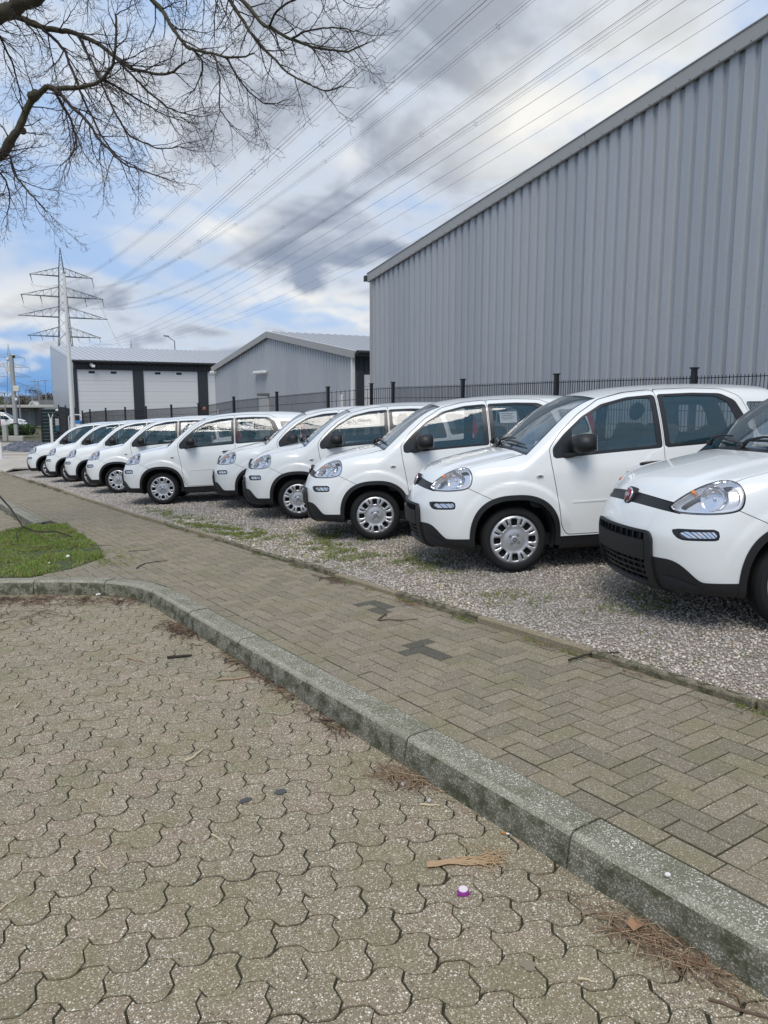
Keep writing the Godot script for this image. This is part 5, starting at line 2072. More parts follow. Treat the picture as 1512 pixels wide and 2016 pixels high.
		var m1: Vector3 = Vector3(b.x, pk - 0.11, b.z) + gout * 0.03
		put("verge_trim", beam(m0, m1, Vector3.UP, 0.05, 0.24, 0.006), trim, mid)
	for s: float in [0.0, run]:
		var a := r0 + ga * s + GRID_B * 0.01
		put("long_wall", slab_between([Vector3(a.x, -1.4, a.z), Vector3(a.x, 2.9, a.z), Vector3(a.x, 2.9, a.z) + GRID_B * mdeep, Vector3(a.x, -1.4, a.z) + GRID_B * mdeep], ga * (0.12 if s == 0.0 else -0.12)), trim, mid)
	put("inner_wall", slab_between([Vector3(r0.x, -1.4, r0.z) + GRID_B * 0.02, r0 + Vector3(0, eave - 0.2, 0) + GRID_B * 0.02, r0 + ga * run + Vector3(0, eave - 0.2, 0) + GRID_B * 0.02, Vector3((r0 + ga * run).x, -1.4, (r0 + ga * run).z) + GRID_B * 0.02], GRID_B * 0.1), dark_back, mid)
	# front under its eave: dark fascia with ribs, post, door leaf, gutter
	var fb := Basis(GRID_B, Vector3.UP, -ga)
	var face := r0 - ga * 0.03
	var fas := put("fascia", boxed(face + GRID_B * 3.0 + Vector3(0, 2.56, 0), Vector3(5.9, 0.52, 0.04), 0.0, fb), anth, mid)
	for k in 20:
		put("fascia_rib", boxed(face + GRID_B * (0.2 + k * 0.207) - ga * 0.035 + Vector3(0, 2.56, 0), Vector3(0.10, 0.52, 0.03), 0.006, fb), anth, fas)
	put("gutter", tubed([face - ga * 0.30 + Vector3(0, 2.92, 0) - GRID_B * 0.08, face - ga * 0.30 + Vector3(0, 2.92, 0) + GRID_B * 6.0], 0.075, -1.0, 10), black, mid)
	put("post", boxed(face + GRID_B * 0.14 - ga * 0.04 + Vector3(0, 0.55, 0), Vector3(0.28, 3.6, 0.16), 0.01, fb), anth, mid)
	put("corner_trim", boxed(face + GRID_B * -0.045 + Vector3(0, 0.8, 0) + ga * 0.04, Vector3(0.10, 4.0, 0.12), 0.004, fb), white, mid)
	var rd := put("roller_door", boxed(face + GRID_B * 1.75 + Vector3(0, 0.5, 0), Vector3(2.9, 3.5, 0.05), 0.0, fb), door_m, mid)
	for k in 9:
		put("door_panel", boxed(face + GRID_B * 1.75 - ga * 0.03 + Vector3(0, -1.0 + 0.36 * k + 0.18, 0), Vector3(2.88, 0.35, 0.03), 0.008, fb), door_m, rd)
	put("post", boxed(face + GRID_B * 3.35 - ga * 0.04 + Vector3(0, 0.55, 0), Vector3(0.3, 3.6, 0.16), 0.01, fb), anth, mid)
	# side door in the gable, lamp above it, camera at the far corner
	var gb := Basis(ga, Vector3.UP, gout)
	gb.x = -ga
	gb.z = gb.x.cross(gb.y)
	var dp := r0 + ga * 7.5 + gout * 0.05
	var sd := put("side_door", boxed(dp + Vector3(0, 0.45, 0), Vector3(0.96, 2.35, 0.05), 0.006, gb), white, mid)
	put("door_frame", boxed(dp + Vector3(0, 1.68, 0) + gout * 0.02, Vector3(1.12, 0.10, 0.09), 0.006, gb), mat(Color(0.12, 0.13, 0.12), 0.6), sd)
	put("handle", boxed(dp + ga * -0.38 + gout * 0.05 + Vector3(0, 0.42, 0), Vector3(0.13, 0.03, 0.04), 0.006, gb), black, sd)
	put("strip_lamp", boxed(dp + gout * 0.09 + Vector3(0, 2.55, 0) + ga * 0.15, Vector3(1.25, 0.12, 0.14), 0.03, gb), white, mid)
	var cam_box := put("security_camera", boxed(r0 + ga * 13.35 + gout * 0.16 + Vector3(0, 2.72, 0), Vector3(0.16, 0.14, 0.30), 0.03, gb), white, mid)
	put("bracket", boxed(r0 + ga * 13.3 + gout * 0.05 + Vector3(0, 2.80, 0), Vector3(0.22, 0.28, 0.06), 0.01, gb), white, cam_box)
	put("junction_box", boxed(r0 + ga * 0.75 + gout * 0.07 + Vector3(0, 1.35, 0), Vector3(0.12, 0.55, 0.08), 0.02, gb), white, mid)
	put("junction_box", boxed(r0 + ga * 13.1 + gout * 0.07 + Vector3(0, 0.8, 0), Vector3(0.14, 0.45, 0.08), 0.02, gb), white, mid)

	# --- the garage with large doors
	var gar := thing("garage", "long grey garage with big sectional doors and ribbed metal roof on the far left", "garage")
	var f0 := Vector3(-17.16, 0, -42.77)
	var fr := GRID_B
	var inw := GRID_A
	var gy := 3.67
	var gback := 4.91
	var gw := 26.0
	var gd := 8.4
	var bb := Basis(fr, Vector3.UP, -inw)
	# end wall in smooth panels
	var em := M.new()
	var ew := slab_between([Vector3(f0.x, -1.4, f0.z), Vector3(f0.x, gy - 0.02, f0.z), (f0 + inw * gd) + Vector3(0, gback - 0.02, 0), (f0 + inw * gd) + Vector3(0, -1.4, 0)], fr * 0.15)
	put("end_wall", ew, mat(Color(0.50, 0.51, 0.52), 0.25, 0.35), gar)
	put("back_wall", slab_between([f0 + inw * gd + Vector3(0, -1.4, 0), f0 + inw * gd + Vector3(0, gback - 0.1, 0), f0 + inw * gd + fr * gw + Vector3(0, gback - 0.1, 0), f0 + inw * gd + fr * gw + Vector3(0, -1.4, 0)], -inw * 0.12), wall_mat, gar)
	var rp := [f0 - inw * 0.32 - fr * 0.02 + Vector3(0, gy - 0.05, 0), f0 - inw * 0.32 + fr * gw + Vector3(0, gy - 0.05, 0), f0 + inw * gd + fr * gw + Vector3(0, gback, 0), f0 + inw * gd - fr * 0.02 + Vector3(0, gback, 0)]
	var grf := put("roof", slab_between(rp, Vector3(0, -0.07, 0)), roof_m, gar)
	for k in 58:
		var o := fr * (0.12 + k * 0.333)
		put("roof_rib", beam(rp[0] + o + Vector3(0, 0.022, 0), rp[3] + o + Vector3(0, 0.022, 0), Vector3.UP, 0.06, 0.045), roof_m, grf)
	put("gutter", tubed([f0 - inw * 0.38 + Vector3(0, gy - 0.10, 0) - fr * 0.1, f0 - inw * 0.38 + Vector3(0, gy - 0.10, 0) + fr * gw], 0.085, -1.0, 8), black, gar)
	put("front_wall", boxed(f0 + fr * (gw * 0.5) + inw * 0.12 + Vector3(0, 1.0, 0), Vector3(gw, 4.9, 0.1), 0.0, bb), dark_back, gar)
	var gf := put("fascia", boxed(f0 + fr * (gw * 0.5) - inw * 0.02 + Vector3(0, 3.40, 0), Vector3(gw, 0.42, 0.05), 0.0, bb), anth, gar)
	for k in 60:
		put("fascia_rib", boxed(f0 + fr * (0.1 + k * 0.25) - inw * 0.06 + Vector3(0, 3.40, 0), Vector3(0.13, 0.42, 0.035), 0.008, bb), anth, gf)
	put("fascia_drip", boxed(f0 + fr * (gw * 0.5) - inw * 0.06 + Vector3(0, 3.18, 0), Vector3(gw, 0.05, 0.14), 0.0, bb), black, gar)
	for s: Array in [[-0.02, 0.16], [3.2, 3.77], [6.98, 7.57], [10.8, 11.4]]:
		put("pilaster", boxed(f0 + fr * ((s[0] + s[1]) * 0.5) - inw * 0.03 + Vector3(0, 0.95, 0), Vector3(s[1] - s[0], 4.5, 0.12), 0.01, bb), anth, gar)
	for s: Array in [[0.16, 3.2], [3.77, 6.98], [7.57, 10.8], [11.4, 14.6]]:
		var w: float = s[1] - s[0]
		var dc: Vector3 = f0 + fr * ((s[0] + s[1]) * 0.5) + inw * 0.04
		var gdoor := put("sectional_door", boxed(dc + Vector3(0, 0.95, 0), Vector3(w, 4.5, 0.05), 0.0, bb), door_m, gar)
		for k in 7:
			put("door_panel", boxed(dc - inw * 0.045 + Vector3(0, 3.15 - 0.30 - 0.61 * k, 0), Vector3(w - 0.02, 0.603, 0.04), 0.010, bb), door_m, gdoor)
			for j in 2:
				put("panel_crease", boxed(dc - inw * 0.067 + Vector3(0, 3.15 - 0.20 - 0.61 * k - 0.20 * j, 0), Vector3(w - 0.03, 0.012, 0.008), 0.003, bb), door_m, gdoor)
		for x: float in [-0.20, 0.20]:
			put("door_window", boxed(dc - inw * 0.07 + fr * (x * w * 0.97 - w * 0.045) + Vector3(0, 3.0, 0), Vector3(0.32, 0.13, 0.03), 0.02, bb), black, gdoor)
		put("number_plate", boxed(dc - inw * 0.07 + fr * (-w * 0.36) + Vector3(0, 0.55, 0), Vector3(0.24, 0.09, 0.01), 0.003, bb), white, gdoor)
	var sign_ := put("fire_sign", boxed(f0 + fr * 7.28 - inw * 0.10 + Vector3(0, 0.98, 0), Vector3(0.22, 0.24, 0.02), 0.004, bb), mat(Color(0.62, 0.11, 0.04), 0.5), gar)
	put("sign_symbol", boxed(f0 + fr * 7.25 - inw * 0.115 + Vector3(0, 0.97, 0), Vector3(0.05, 0.14, 0.008), 0.002, bb), white, sign_)
	put("sign_symbol", boxed(f0 + fr * 7.32 - inw * 0.115 + Vector3(0, 1.0, 0), Vector3(0.04, 0.08, 0.008), 0.002, bb), white, sign_)
	put("hydrant_box", boxed(f0 + fr * 7.28 - inw * 0.12 + Vector3(0, -0.40, 0), Vector3(0.40, 0.16, 0.10), 0.02, bb), mat(Color(0.42, 0.02, 0.02), 0.5), gar)
	var gl := put("floodlight", boxed(f0 + fr * 0.92 - inw * 0.24 + Vector3(0, 3.42, 0), Vector3(0.16, 0.22, 0.16), 0.03, bb), white, gar)
	put("floodlight_head", boxed(f0 + fr * 1.0 - inw * 0.34 + Vector3(0, 3.32, 0), Vector3(0.18, 0.15, 0.20), 0.03, bb), white, gl)


# ------------------------------------------------------------------ fence of double rod mats
func rod_panel(a: Vector3, b: Vector3, high_a: float, high_b: float, low: float, spacing: float) -> M:
	var m := M.new()
	var d := b - a
	var run := Vector2(d.x, d.z).length()
	var n := int(run / spacing)
	var dir := Vector3(d.x, 0, d.z).normalized()
	var side := dir.cross(Vector3.UP)
	for k in n + 1:
		var s := (run - n * spacing) * 0.5 + k * spacing
		var p := a + dir * s
		var t := lerpf(high_a, high_b, s / run)
		m.tube(PackedVector3Array([Vector3(p.x, t - low, p.z), Vector3(p.x, t, p.z)]), PackedFloat32Array([0.0052]), 4, false)
	var y := 0.03
	while y < low:
		for e: float in [-0.009, 0.009]:
			m.tube(PackedVector3Array([Vector3(a.x, high_a - y, a.z) + side * e, Vector3(b.x, high_b - y, b.z) + side * e]), PackedFloat32Array([0.0052]), 4, false)
		y += 0.2
	return m


func build_fence() -> void:
	var dark := mat(Color(0.014, 0.016, 0.019), 0.45)
	var right := thing("mesh_fence", "black double rod fence in front of the tall hall wall", "fence")
	var posts := [Vector3(6.26, 1.80, -5.18), Vector3(5.05, 1.80, -7.38), Vector3(3.84, 1.79, -9.58), Vector3(2.63, 1.79, -11.79), Vector3(1.43, 1.77, -14.0), Vector3(0.19, 1.77, -16.26), Vector3(-0.28, 1.76, -17.13)]
	fence_run(right, posts, dark, 0.05)
	var left := thing("mesh_fence", "black double rod fence in front of the garage and gable hall", "fence")
	var posts2 := [Vector3(-0.28, 1.76, -17.13), Vector3(-1.25, 1.69, -17.21), Vector3(-2.69, 1.60, -19.34), Vector3(-4.21, 1.49, -21.58), Vector3(-5.74, 1.30, -23.82), Vector3(-7.18, 1.24, -25.95), Vector3(-8.76, 1.17, -28.29), Vector3(-10.29, 1.12, -30.55), Vector3(-11.95, 1.06, -33.0), Vector3(-13.51, 0.98, -35.3), Vector3(-14.34, 0.90, -36.52)]
	fence_run(left, posts2, dark, 0.05)


func fence_run(parent: Node3D, posts: Array, m: Material, spacing: float) -> void:
	for i in posts.size():
		var p: Vector3 = posts[i]
		if not (parent.name.ends_with("001") and i == 0):
			var base := ground(p.x, p.z)
			var d: Vector3 = (posts[mini(i + 1, posts.size() - 1)] - posts[maxi(i - 1, 0)])
			d.y = 0
			d = d.normalized()
			var b := Basis(d, Vector3.UP, d.cross(Vector3.UP))
			var post := put("post", boxed(Vector3(p.x, (p.y + base) * 0.5, p.z), Vector3(0.06, p.y - base + 0.1, 0.06), 0.004, b), m, parent)
			put("post_cap", boxed(Vector3(p.x, p.y + 0.055, p.z), Vector3(0.085, 0.02, 0.085), 0.004, b), m, post)
		if i < posts.size() - 1:
			var q: Vector3 = posts[i + 1]
			var d: Vector3 = (q - p)
			var run := Vector2(d.x, d.z).length()
			var o := Vector3(d.x, 0, d.z).normalized() * 0.04
			put("mesh_panel", rod_panel(p + o, q - o, p.y - 0.04, q.y - 0.04, minf(p.y - ground(p.x, p.z), 2.03) - 0.06, 0.10 if run < 1.2 else spacing), m, parent)

# ------------------------------------------------------------------ beyond the row: poles, gate, pylons, lines, far houses
func build_far() -> void:
	var rng := RandomNumberGenerator.new()
	rng.seed = 404
	var white := mat(Color(0.66, 0.66, 0.64), 0.5)
	var grey := mat(Color(0.36, 0.37, 0.37), 0.5)
	var zinc := mat(Color(0.30, 0.31, 0.32), 0.5, 0.3)
	var black := mat(Color(0.015, 0.016, 0.018), 0.45)
	var green := mat(Color(0.012, 0.035, 0.034), 0.5)
	var L := FAR_LEVEL
	var base := func(p: Vector3) -> Vector3: return Vector3(p.x, ground(p.x, p.z), p.z)

	# tall pale mast in front of the garage corner
	var mast := thing("lamp_mast", "tall pale tapered mast rising in front of the garage corner", "mast", base.call(Vector3(-14.08, 0, -34.7)))
	put("mast_shaft", tubed([Vector3.ZERO, Vector3(0, 8.05, 0)], 0.115, 0.055, 12), white, mast)
	put("mast_foot", tubed([Vector3(0, 0, 0), Vector3(0, 0.5, 0)], 0.15, 0.13, 12), white, mast)
	put("mast_cap", tubed([Vector3(0, 8.05, 0), Vector3(0, 8.12, 0)], 0.075, 0.06, 12), zinc, mast)
	put("service_hatch", boxed(Vector3(0.02, 1.0, 0.115), Vector3(0.09, 0.3, 0.02), 0.01), zinc, mast)

	# square camera pole
	var cp := thing("camera_pole", "square grey steel pole with cameras and boxes by the hedge", "pole", base.call(Vector3(-26.7, 0, -55.6)))
	put("pole_shaft", boxed(Vector3(0, 2.9, 0), Vector3(0.25, 5.8, 0.25), 0.02), grey, cp)
	put("switch_box", boxed(Vector3(0.30, 3.35, 0.14), Vector3(0.42, 0.40, 0.26), 0.03), white, cp)
	put("disc_aerial", tubed([Vector3(-0.26, 4.72, 0.05), Vector3(-0.20, 4.72, 0.16)], 0.20, 0.20, 14), white, cp)
	for c: Array in [[0.26, 5.62, 0.16], [-0.22, 5.42, 0.10], [0.24, 2.55, 0.2]]:
		var dome := put("camera_arm", boxed(Vector3(c[0] * 0.75, c[1] + 0.12, c[2] * 0.8), Vector3(0.26, 0.06, 0.08), 0.01), white, cp)
		var dm := M.new()
		dm.ball(Vector3(c[0], c[1], c[2]), Vector3(0.10, 0.11, 0.10), Basis(), 8, 12)
		put("camera_dome", dm, black if c[1] > 5.5 else white, dome)
	put("clamp", boxed(Vector3(0, 0.85, 0.0), Vector3(0.28, 0.06, 0.28), 0.01), black, cp)

	# mesh gate with dark screen strips, post boxes behind it
	var gate := thing("screen_gate", "dark green mesh gate with screen strips and letter boxes behind it", "gate")
	var g0: Vector3 = base.call(Vector3(-20.45, 0, -45.8))
	var g1: Vector3 = base.call(Vector3(-19.75, 0, -46.3))
	var g2: Vector3 = base.call(Vector3(-19.35, 0, -46.6))
	for p: Vector3 in [g0, g1, g2]:
		put("post", boxed(p + Vector3(0, 1.02, 0), Vector3(0.09, 2.1, 0.09), 0.006), black, gate)
	for k in 10:
		var y := 0.10 + k * 0.2
		put("screen_strip", beam(g0 + Vector3(0, y, 0), g1 + Vector3(0, y, 0), Vector3.UP, 0.012, 0.185, 0.0), green, gate)
		put("rod", beam(g0 + Vector3(0, y + 0.1, 0) + Vector3(0.02, 0, 0.03), g1 + Vector3(0, y + 0.1, 0) + Vector3(0.02, 0, 0.03), Vector3.UP, 0.016, 0.016, 0.0), zinc, gate)
	for k in 9:
		put("screen_strip", beam(g1 + Vector3(0, 0.11 + k * 0.22, -0.05), g2 + Vector3(0, 0.11 + k * 0.22, -0.05), Vector3.UP, 0.012, 0.20, 0.0), green, gate)
	for b: Array in [[0.30, 1.95, 0.30, 0.14, white], [0.2, 1.22, 0.32, 0.42, grey], [0.22, 0.82, 0.34, 0.30, mat(Color(0.02, 0.09, 0.13), 0.5)]]:
		put("letter_box", boxed(g1.lerp(g2, b[0]) + Vector3(0.03, b[1], 0.12), Vector3(b[2], b[3], 0.16), 0.02), b[4], gate)
	# the fence piece between the gate and the mast
	var fp := thing("mesh_fence", "short stretch of black mesh fence between gate and pale mast", "fence")
	fence_run(fp, [base.call(Vector3(-19.0, 0, -44.9)) + Vector3(0, 2.2, 0), base.call(Vector3(-16.95, 0, -40.9)) + Vector3(0, 2.2, 0), base.call(Vector3(-15.25, 0, -37.9)) + Vector3(0, 2.1, 0)], black, 0.05)

	var wp := thing("marker_post", "white post with forked top in front of the dark green gate", "post", base.call(Vector3(-18.75, 0, -43.2)))
	put("post_shaft", boxed(Vector3(0, 0.75, 0), Vector3(0.14, 1.5, 0.10), 0.01), white, wp)
	put("fork_arm", beam(Vector3(-0.03, 1.48, 0), Vector3(-0.13, 1.78, 0), Vector3.BACK, 0.035, 0.035), white, wp)
	put("fork_arm", beam(Vector3(0.03, 1.48, 0), Vector3(0.13, 1.78, 0), Vector3.BACK, 0.035, 0.035), white, wp)

	var st := thing("service_station", "white service cabinet with blue top and tubular frame behind the farthest car", "cabinet", base.call(Vector3(-14.75, 0, -36.8)))
	put("cabinet", boxed(Vector3(0, 0.72, 0), Vector3(0.50, 1.44, 0.40), 0.03), white, st)
	put("blue_band", boxed(Vector3(0, 1.49, 0), Vector3(0.53, 0.14, 0.43), 0.02), mat(Color(0.03, 0.20, 0.52), 0.4), st)
	put("frame_tube", tubed([Vector3(-0.33, 0.1, 0.1), Vector3(-0.33, 1.72, 0.1), Vector3(-0.24, 1.84, 0.1), Vector3(0.2, 1.84, 0.1), Vector3(0.28, 1.74, 0.1)], 0.026, -1.0, 8), white, st)
	put("control_panel", boxed(Vector3(0.02, 1.68, 0.0), Vector3(0.22, 0.22, 0.16), 0.02), black, st)

	# low concrete wall with its end pillar, hedge, slab sign
	var cw := thing("concrete_wall", "low pale concrete wall with a square end pillar before the hedge", "wall", base.call(Vector3(-23.85, 0, -48.2)))
	put("pillar", boxed(Vector3(0, 0.5, 0), Vector3(0.28, 1.04, 0.28), 0.02), mat(Color(0.40, 0.39, 0.37), 0.9), cw)
	put("wall_block", boxed(Vector3(0.62, 0.14, -0.1), Vector3(0.95, 0.32, 0.25), 0.02), mat(Color(0.42, 0.41, 0.385), 0.9), cw)
	var board := thing("site_board", "white site board cut off by the photo's left edge", "board", base.call(Vector3(-16.62, 0, -32.8)))
	put("panel", boxed(Vector3(0, 0.40, 0), Vector3(0.40, 0.66, 0.10), 0.02), white, board)
	put("base_plate", boxed(Vector3(0.02, 0.03, 0), Vector3(0.52, 0.06, 0.4), 0.01), white, board)
	put("panel_top", boxed(Vector3(0.0, 0.76, 0), Vector3(0.36, 0.07, 0.08), 0.01), mat(Color(0.35, 0.37, 0.42), 0.5), board)
	var hedge := thing("hedge", "low clipped green hedge behind the concrete wall and camera pole", "hedge", base.call(Vector3(-27.6, 0, -56.4)))
	var leaf := M.new()
	leaf.quad(Vector3(-0.5, 0, 0), Vector3(0, -0.15, 0.3), Vector3(0.5, 0, 0), Vector3(0, 0.15, -0.3))
	var leaf_mesh := leaf.mesh()
	var leaf_m := mat(Color(1, 1, 1), 0.6)
	leaf_m.vertex_color_use_as_albedo = true
	leaf_m.backlight_enabled = true
	leaf_m.backlight = Color(0.3, 0.35, 0.2)
	var xf: Array[Transform3D] = []
	var cols := PackedColorArray()
	for k in 5200:
		var p := Vector3(rng.randf_range(-2.8, 1.9), rng.randf_range(0.02, 0.74), rng.randf_range(-0.6, 0.6))
		p.y += 0.05 * sin(p.x * 2.3) + 0.04 * sin(p.x * 5.1)
		if absf(p.z) < 0.42 and p.y < 0.55:
			continue
		xf.append(Transform3D(Basis.from_euler(Vector3(rng.randf() * TAU, rng.randf() * TAU, rng.randf() * TAU)).scaled(Vector3.ONE * rng.randf_range(0.07, 0.14)), p))
		cols.append(Color(0.035, 0.085, 0.016) * rng.randf_range(0.6, 1.7))
	many("leaves", leaf_mesh, leaf_m, xf, cols, hedge)
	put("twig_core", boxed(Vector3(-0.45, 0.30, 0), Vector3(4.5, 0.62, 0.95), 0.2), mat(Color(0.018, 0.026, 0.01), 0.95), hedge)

	# a white car beyond the hedge
	var fc: Node3D = car_first.duplicate()
	fc.name = numbered("parked_car", self)
	fc.remove_meta("group")
	fc.transform = Transform3D(Basis(Vector3.UP, PI + 0.25), base.call(Vector3(-31.2, 0, -62.6)))
	add_child(fc, true)
	tag(fc, "white car half hidden beyond the hedge at the far left", "car")
	var rc := thing("barrier_post", "red and white barrier post at the left edge beside the hedge", "barrier", base.call(Vector3(-28.9, 0, -57.6)))
	for k in 4:
		put("band", boxed(Vector3(0, 0.18 + 0.36 * k, 0), Vector3(0.16, 0.36, 0.16), 0.01), mat(Color(0.5, 0.02, 0.02), 0.5) if k % 2 == 0 else white, rc)

	# shed with corrugated wall and flat beam, house with tiled roof
	var shed := thing("corrugated_shed", "grey corrugated container shed under a flat concrete roof edge", "shed", Vector3(-37.3, L, -75.6))
	for k in 26:
		put("wall_rib", boxed(Vector3(0.06 + k * 0.112, 0.9, 0.02 * (k % 2)), Vector3(0.108, 1.8, 0.05), 0.012), mat(Color(0.21, 0.235, 0.24), 0.5) if k % 7 else zinc, shed)
	put("back_wall", boxed(Vector3(1.45, 0.9, -1.2), Vector3(2.9, 1.8, 2.2), 0.0), mat(Color(0.12, 0.12, 0.12), 0.8), shed)
	var rr := put("roof_edge", boxed(Vector3(1.6, 1.95, 0.2), Vector3(9.0, 0.24, 3.0), 0.02), mat(Color(0.44, 0.43, 0.40), 0.8), shed)
	for k in 2:
		var wl := M.new()
		wl.ball(Vector3(1.6 + 0.55 * k, 1.66, 0.12), Vector3(0.12, 0.07, 0.06), Basis(), 6, 10)
		put("wall_lamp", wl, white, shed)
	for x: float in [-2.6, -0.6]:
		put("support", boxed(Vector3(x, 0.9, 0.3), Vector3(0.14, 1.8, 0.14), 0.01), grey, shed)
	var brown := put("dark_infill", boxed(Vector3(-1.9, 0.8, -1.1), Vector3(3.2, 1.6, 0.1), 0.0), mat(Color(0.10, 0.075, 0.06), 0.9), shed)
	var house := thing("far_house", "low house with grey tiled roof and white gable beyond the shed", "house", Vector3(-45.0, L, -101.0))
	var plaster := mat(Color(0.55, 0.54, 0.51), 0.9)
	put("wall", boxed(Vector3(3.5, 0.62, -2.6), Vector3(11.0, 1.25, 5.0), 0.0), plaster, house)
	var tiles := [mat(Color(0.10, 0.098, 0.10), 0.85), mat(Color(0.115, 0.11, 0.11), 0.85), mat(Color(0.09, 0.09, 0.093), 0.85)]
	for k in 8:   # courses of tiles, each a step above the one below
		var a := k / 8.0
		put("tile_course", beam(Vector3(-2.1, 1.27 + a * 1.32, 0.15 - a * 2.7), Vector3(9.2, 1.27 + a * 1.32, 0.15 - a * 2.7), Vector3(0, 0.9, 0.45), 0.40, 0.06), tiles[k % 3], house)
	put("ridge", boxed(Vector3(3.5, 2.62, -2.6), Vector3(11.4, 0.10, 0.3), 0.03), tiles[0], house)
	put("rear_roof", slab_between([Vector3(-2.1, 2.56, -2.65), Vector3(9.2, 2.56, -2.65), Vector3(9.2, 1.2, -5.4), Vector3(-2.1, 1.2, -5.4)], Vector3(0, -0.08, 0)), tiles[1], house)
	var gm := M.new()
	gm.prism(PackedVector2Array([Vector2(-1.05, 0.0), Vector2(1.05, 0.0), Vector2(1.05, 1.25), Vector2(0.0, 2.35), Vector2(-1.05, 1.25)]), Transform3D(Basis(), Vector3(-0.9, 0, -1.0)), 1.5, 0.0)
	var gp := put("gable", gm, plaster, house)
	for s: float in [-1.0, 1.0]:
		put("gable_board", beam(Vector3(-0.9 + s * 1.2, 1.12, 0.55), Vector3(-0.9, 2.42, 0.55), Vector3.BACK, 0.14, 0.10), white, gp)
	put("gable_window", boxed(Vector3(-0.9, 0.8, 0.51), Vector3(0.6, 0.7, 0.04), 0.01), black, gp)

	# street lamps far off
	var lamps := [[-38.5, 3.5, -86.0, -0.8, "street lamp with arm to the left standing before the far house roof"], [-42.2, 3.85, -96.2, 0.0, "slim street lamp with double arm above the far house roof"], [-46.2, 3.15, -101.2, 0.0, "thin double armed street lamp left of the far house"], [-51.7, 3.05, -111.3, 0.0, "smallest double armed street lamp over the bare far trees"], [-33.45, 2.55, -70.6, -0.4, "street lamp close to the right side of the camera pole"], [-32.8, 2.05, -66.6, -0.45, "street lamp at the far left in front of the yellowish trees"], [-17.03, 6.2, -63.3, -1.0, "street lamp whose arm shows above the garage roof"]]
	for l: Array in lamps:
		var at := Vector3(l[0], ground(l[0], l[2]), l[2])
		var high: float = l[1] - at.y
		var sl := thing("street_lamp", l[4], "street lamp", at, "street lamps beyond the garage")
		put("lamp_pole", tubed([Vector3.ZERO, Vector3(0, high, 0)], 0.075, 0.045, 8), zinc, sl)
		if l[3] == 0.0:
			put("lamp_head", boxed(Vector3(0, high + 0.03, 0), Vector3(1.1, 0.07, 0.16), 0.02), zinc, sl)
		elif l[3] < -0.9:
			put("lamp_arm", tubed([Vector3(0, high, 0), Vector3(-0.5, high + 0.36, 0)], 0.04, -1.0, 8), zinc, sl)
			put("lamp_head", boxed(Vector3(-0.66, high + 0.42, 0), Vector3(0.42, 0.13, 0.25), 0.03, Basis(Vector3.BACK, -0.15)), zinc, sl)
		else:
			put("lamp_head", boxed(Vector3(l[3] * 0.5, high + 0.04, 0), Vector3(absf(l[3]) + 0.2, 0.08, 0.2), 0.02, Basis(Vector3.BACK, -0.06)), zinc, sl)

	# bushes and low trees on the horizon at the far left
	var kinds := [["yellow green bushy tree at the far left edge behind the camera pole", Color(0.12, 0.125, 0.035)], ["dull green bush beside the yellow green tree far left", Color(0.075, 0.085, 0.03)], ["brown bare tree behind the camera pole top boxes", Color(0.095, 0.075, 0.055)], ["reddish bare tree left of the far house", Color(0.11, 0.075, 0.06)], ["small brown bush between the street lamps", Color(0.085, 0.07, 0.045)], ["low olive bush in front of the far house wall", Color(0.07, 0.08, 0.03)]]
	var where := [[-55.5, -108.0, 2.8, 3.6], [-59.0, -112.0, 3.2, 3.2], [-52.0, -112.0, 2.4, 3.4], [-50.5, -118.0, 2.2, 3.9], [-62.0, -135.0, 3.5, 4.6], [-45.5, -98.0, 1.3, 1.6]]
	for i in 6:
		var w: Array = where[i]
		var tr := thing("bushy_tree", kinds[i][0], "tree", Vector3(w[0], L, w[1]))
		put("trunk", tubed([Vector3.ZERO, Vector3(0.1, w[3] * 0.35, 0), Vector3(-0.05, w[3] * 0.75, 0.05)], 0.13, 0.04, 7), mat(Color(0.06, 0.05, 0.04), 0.95), tr)
		xf = []
		cols = PackedColorArray()
		var centres := []
		for k in 16:
			centres.append([Vector3(rng.randfn() * w[2] * 0.42, w[3] * rng.randf_range(0.3, 0.9), rng.randfn() * w[2] * 0.4), rng.randf_range(0.35, 0.8)])
		for k in 2400:
			var c: Array = centres[rng.randi() % centres.size()]
			var p: Vector3 = c[0] + Vector3(rng.randfn(), rng.randfn() * 0.8, rng.randfn()) * c[1] * 0.6
			if p.y < 0.05 or p.y > w[3] * 1.05:
				continue
			xf.append(Transform3D(Basis.from_euler(Vector3(rng.randf() * TAU, rng.randf() * TAU, 0)).scaled(Vector3.ONE * rng.randf_range(0.12, 0.26)), p))
			cols.append((kinds[i][1] as Color) * rng.randf_range(0.6, 1.5))
		many("crown", leaf_mesh, leaf_m, xf, cols, tr)
	# low wooded rise on the horizon
	var rise := structure("hills", "low wooded rise on the far horizon")
	var hm := M.new()
	var hn := FastNoiseLite.new()
	hn.seed = 9
	hn.frequency = 0.004
	var px := -1400.0
	while px < 900.0:
		var h0 := 7.0 + 9.0 * absf(hn.get_noise_1d(px))
		var h1 := 7.0 + 9.0 * absf(hn.get_noise_1d(px + 20.0))
		hm.quad(Vector3(px, -2, -1180), Vector3(px + 20, -2, -1180), Vector3(px + 20, h1, -1260), Vector3(px, h0, -1260))
		hm.quad(Vector3(px, h0, -1260), Vector3(px + 20, h1, -1260), Vector3(px + 20, -2, -1400), Vector3(px, -2, -1400))
		px += 20.0
	put("rise", hm, mat(Color(0.075, 0.10, 0.13), 0.95), rise, "structure")  # blue cast in the colour stands in for distance haze

	# pylons and lines
	var steel := mat(Color(0.085, 0.10, 0.105), 0.6, 0.2)
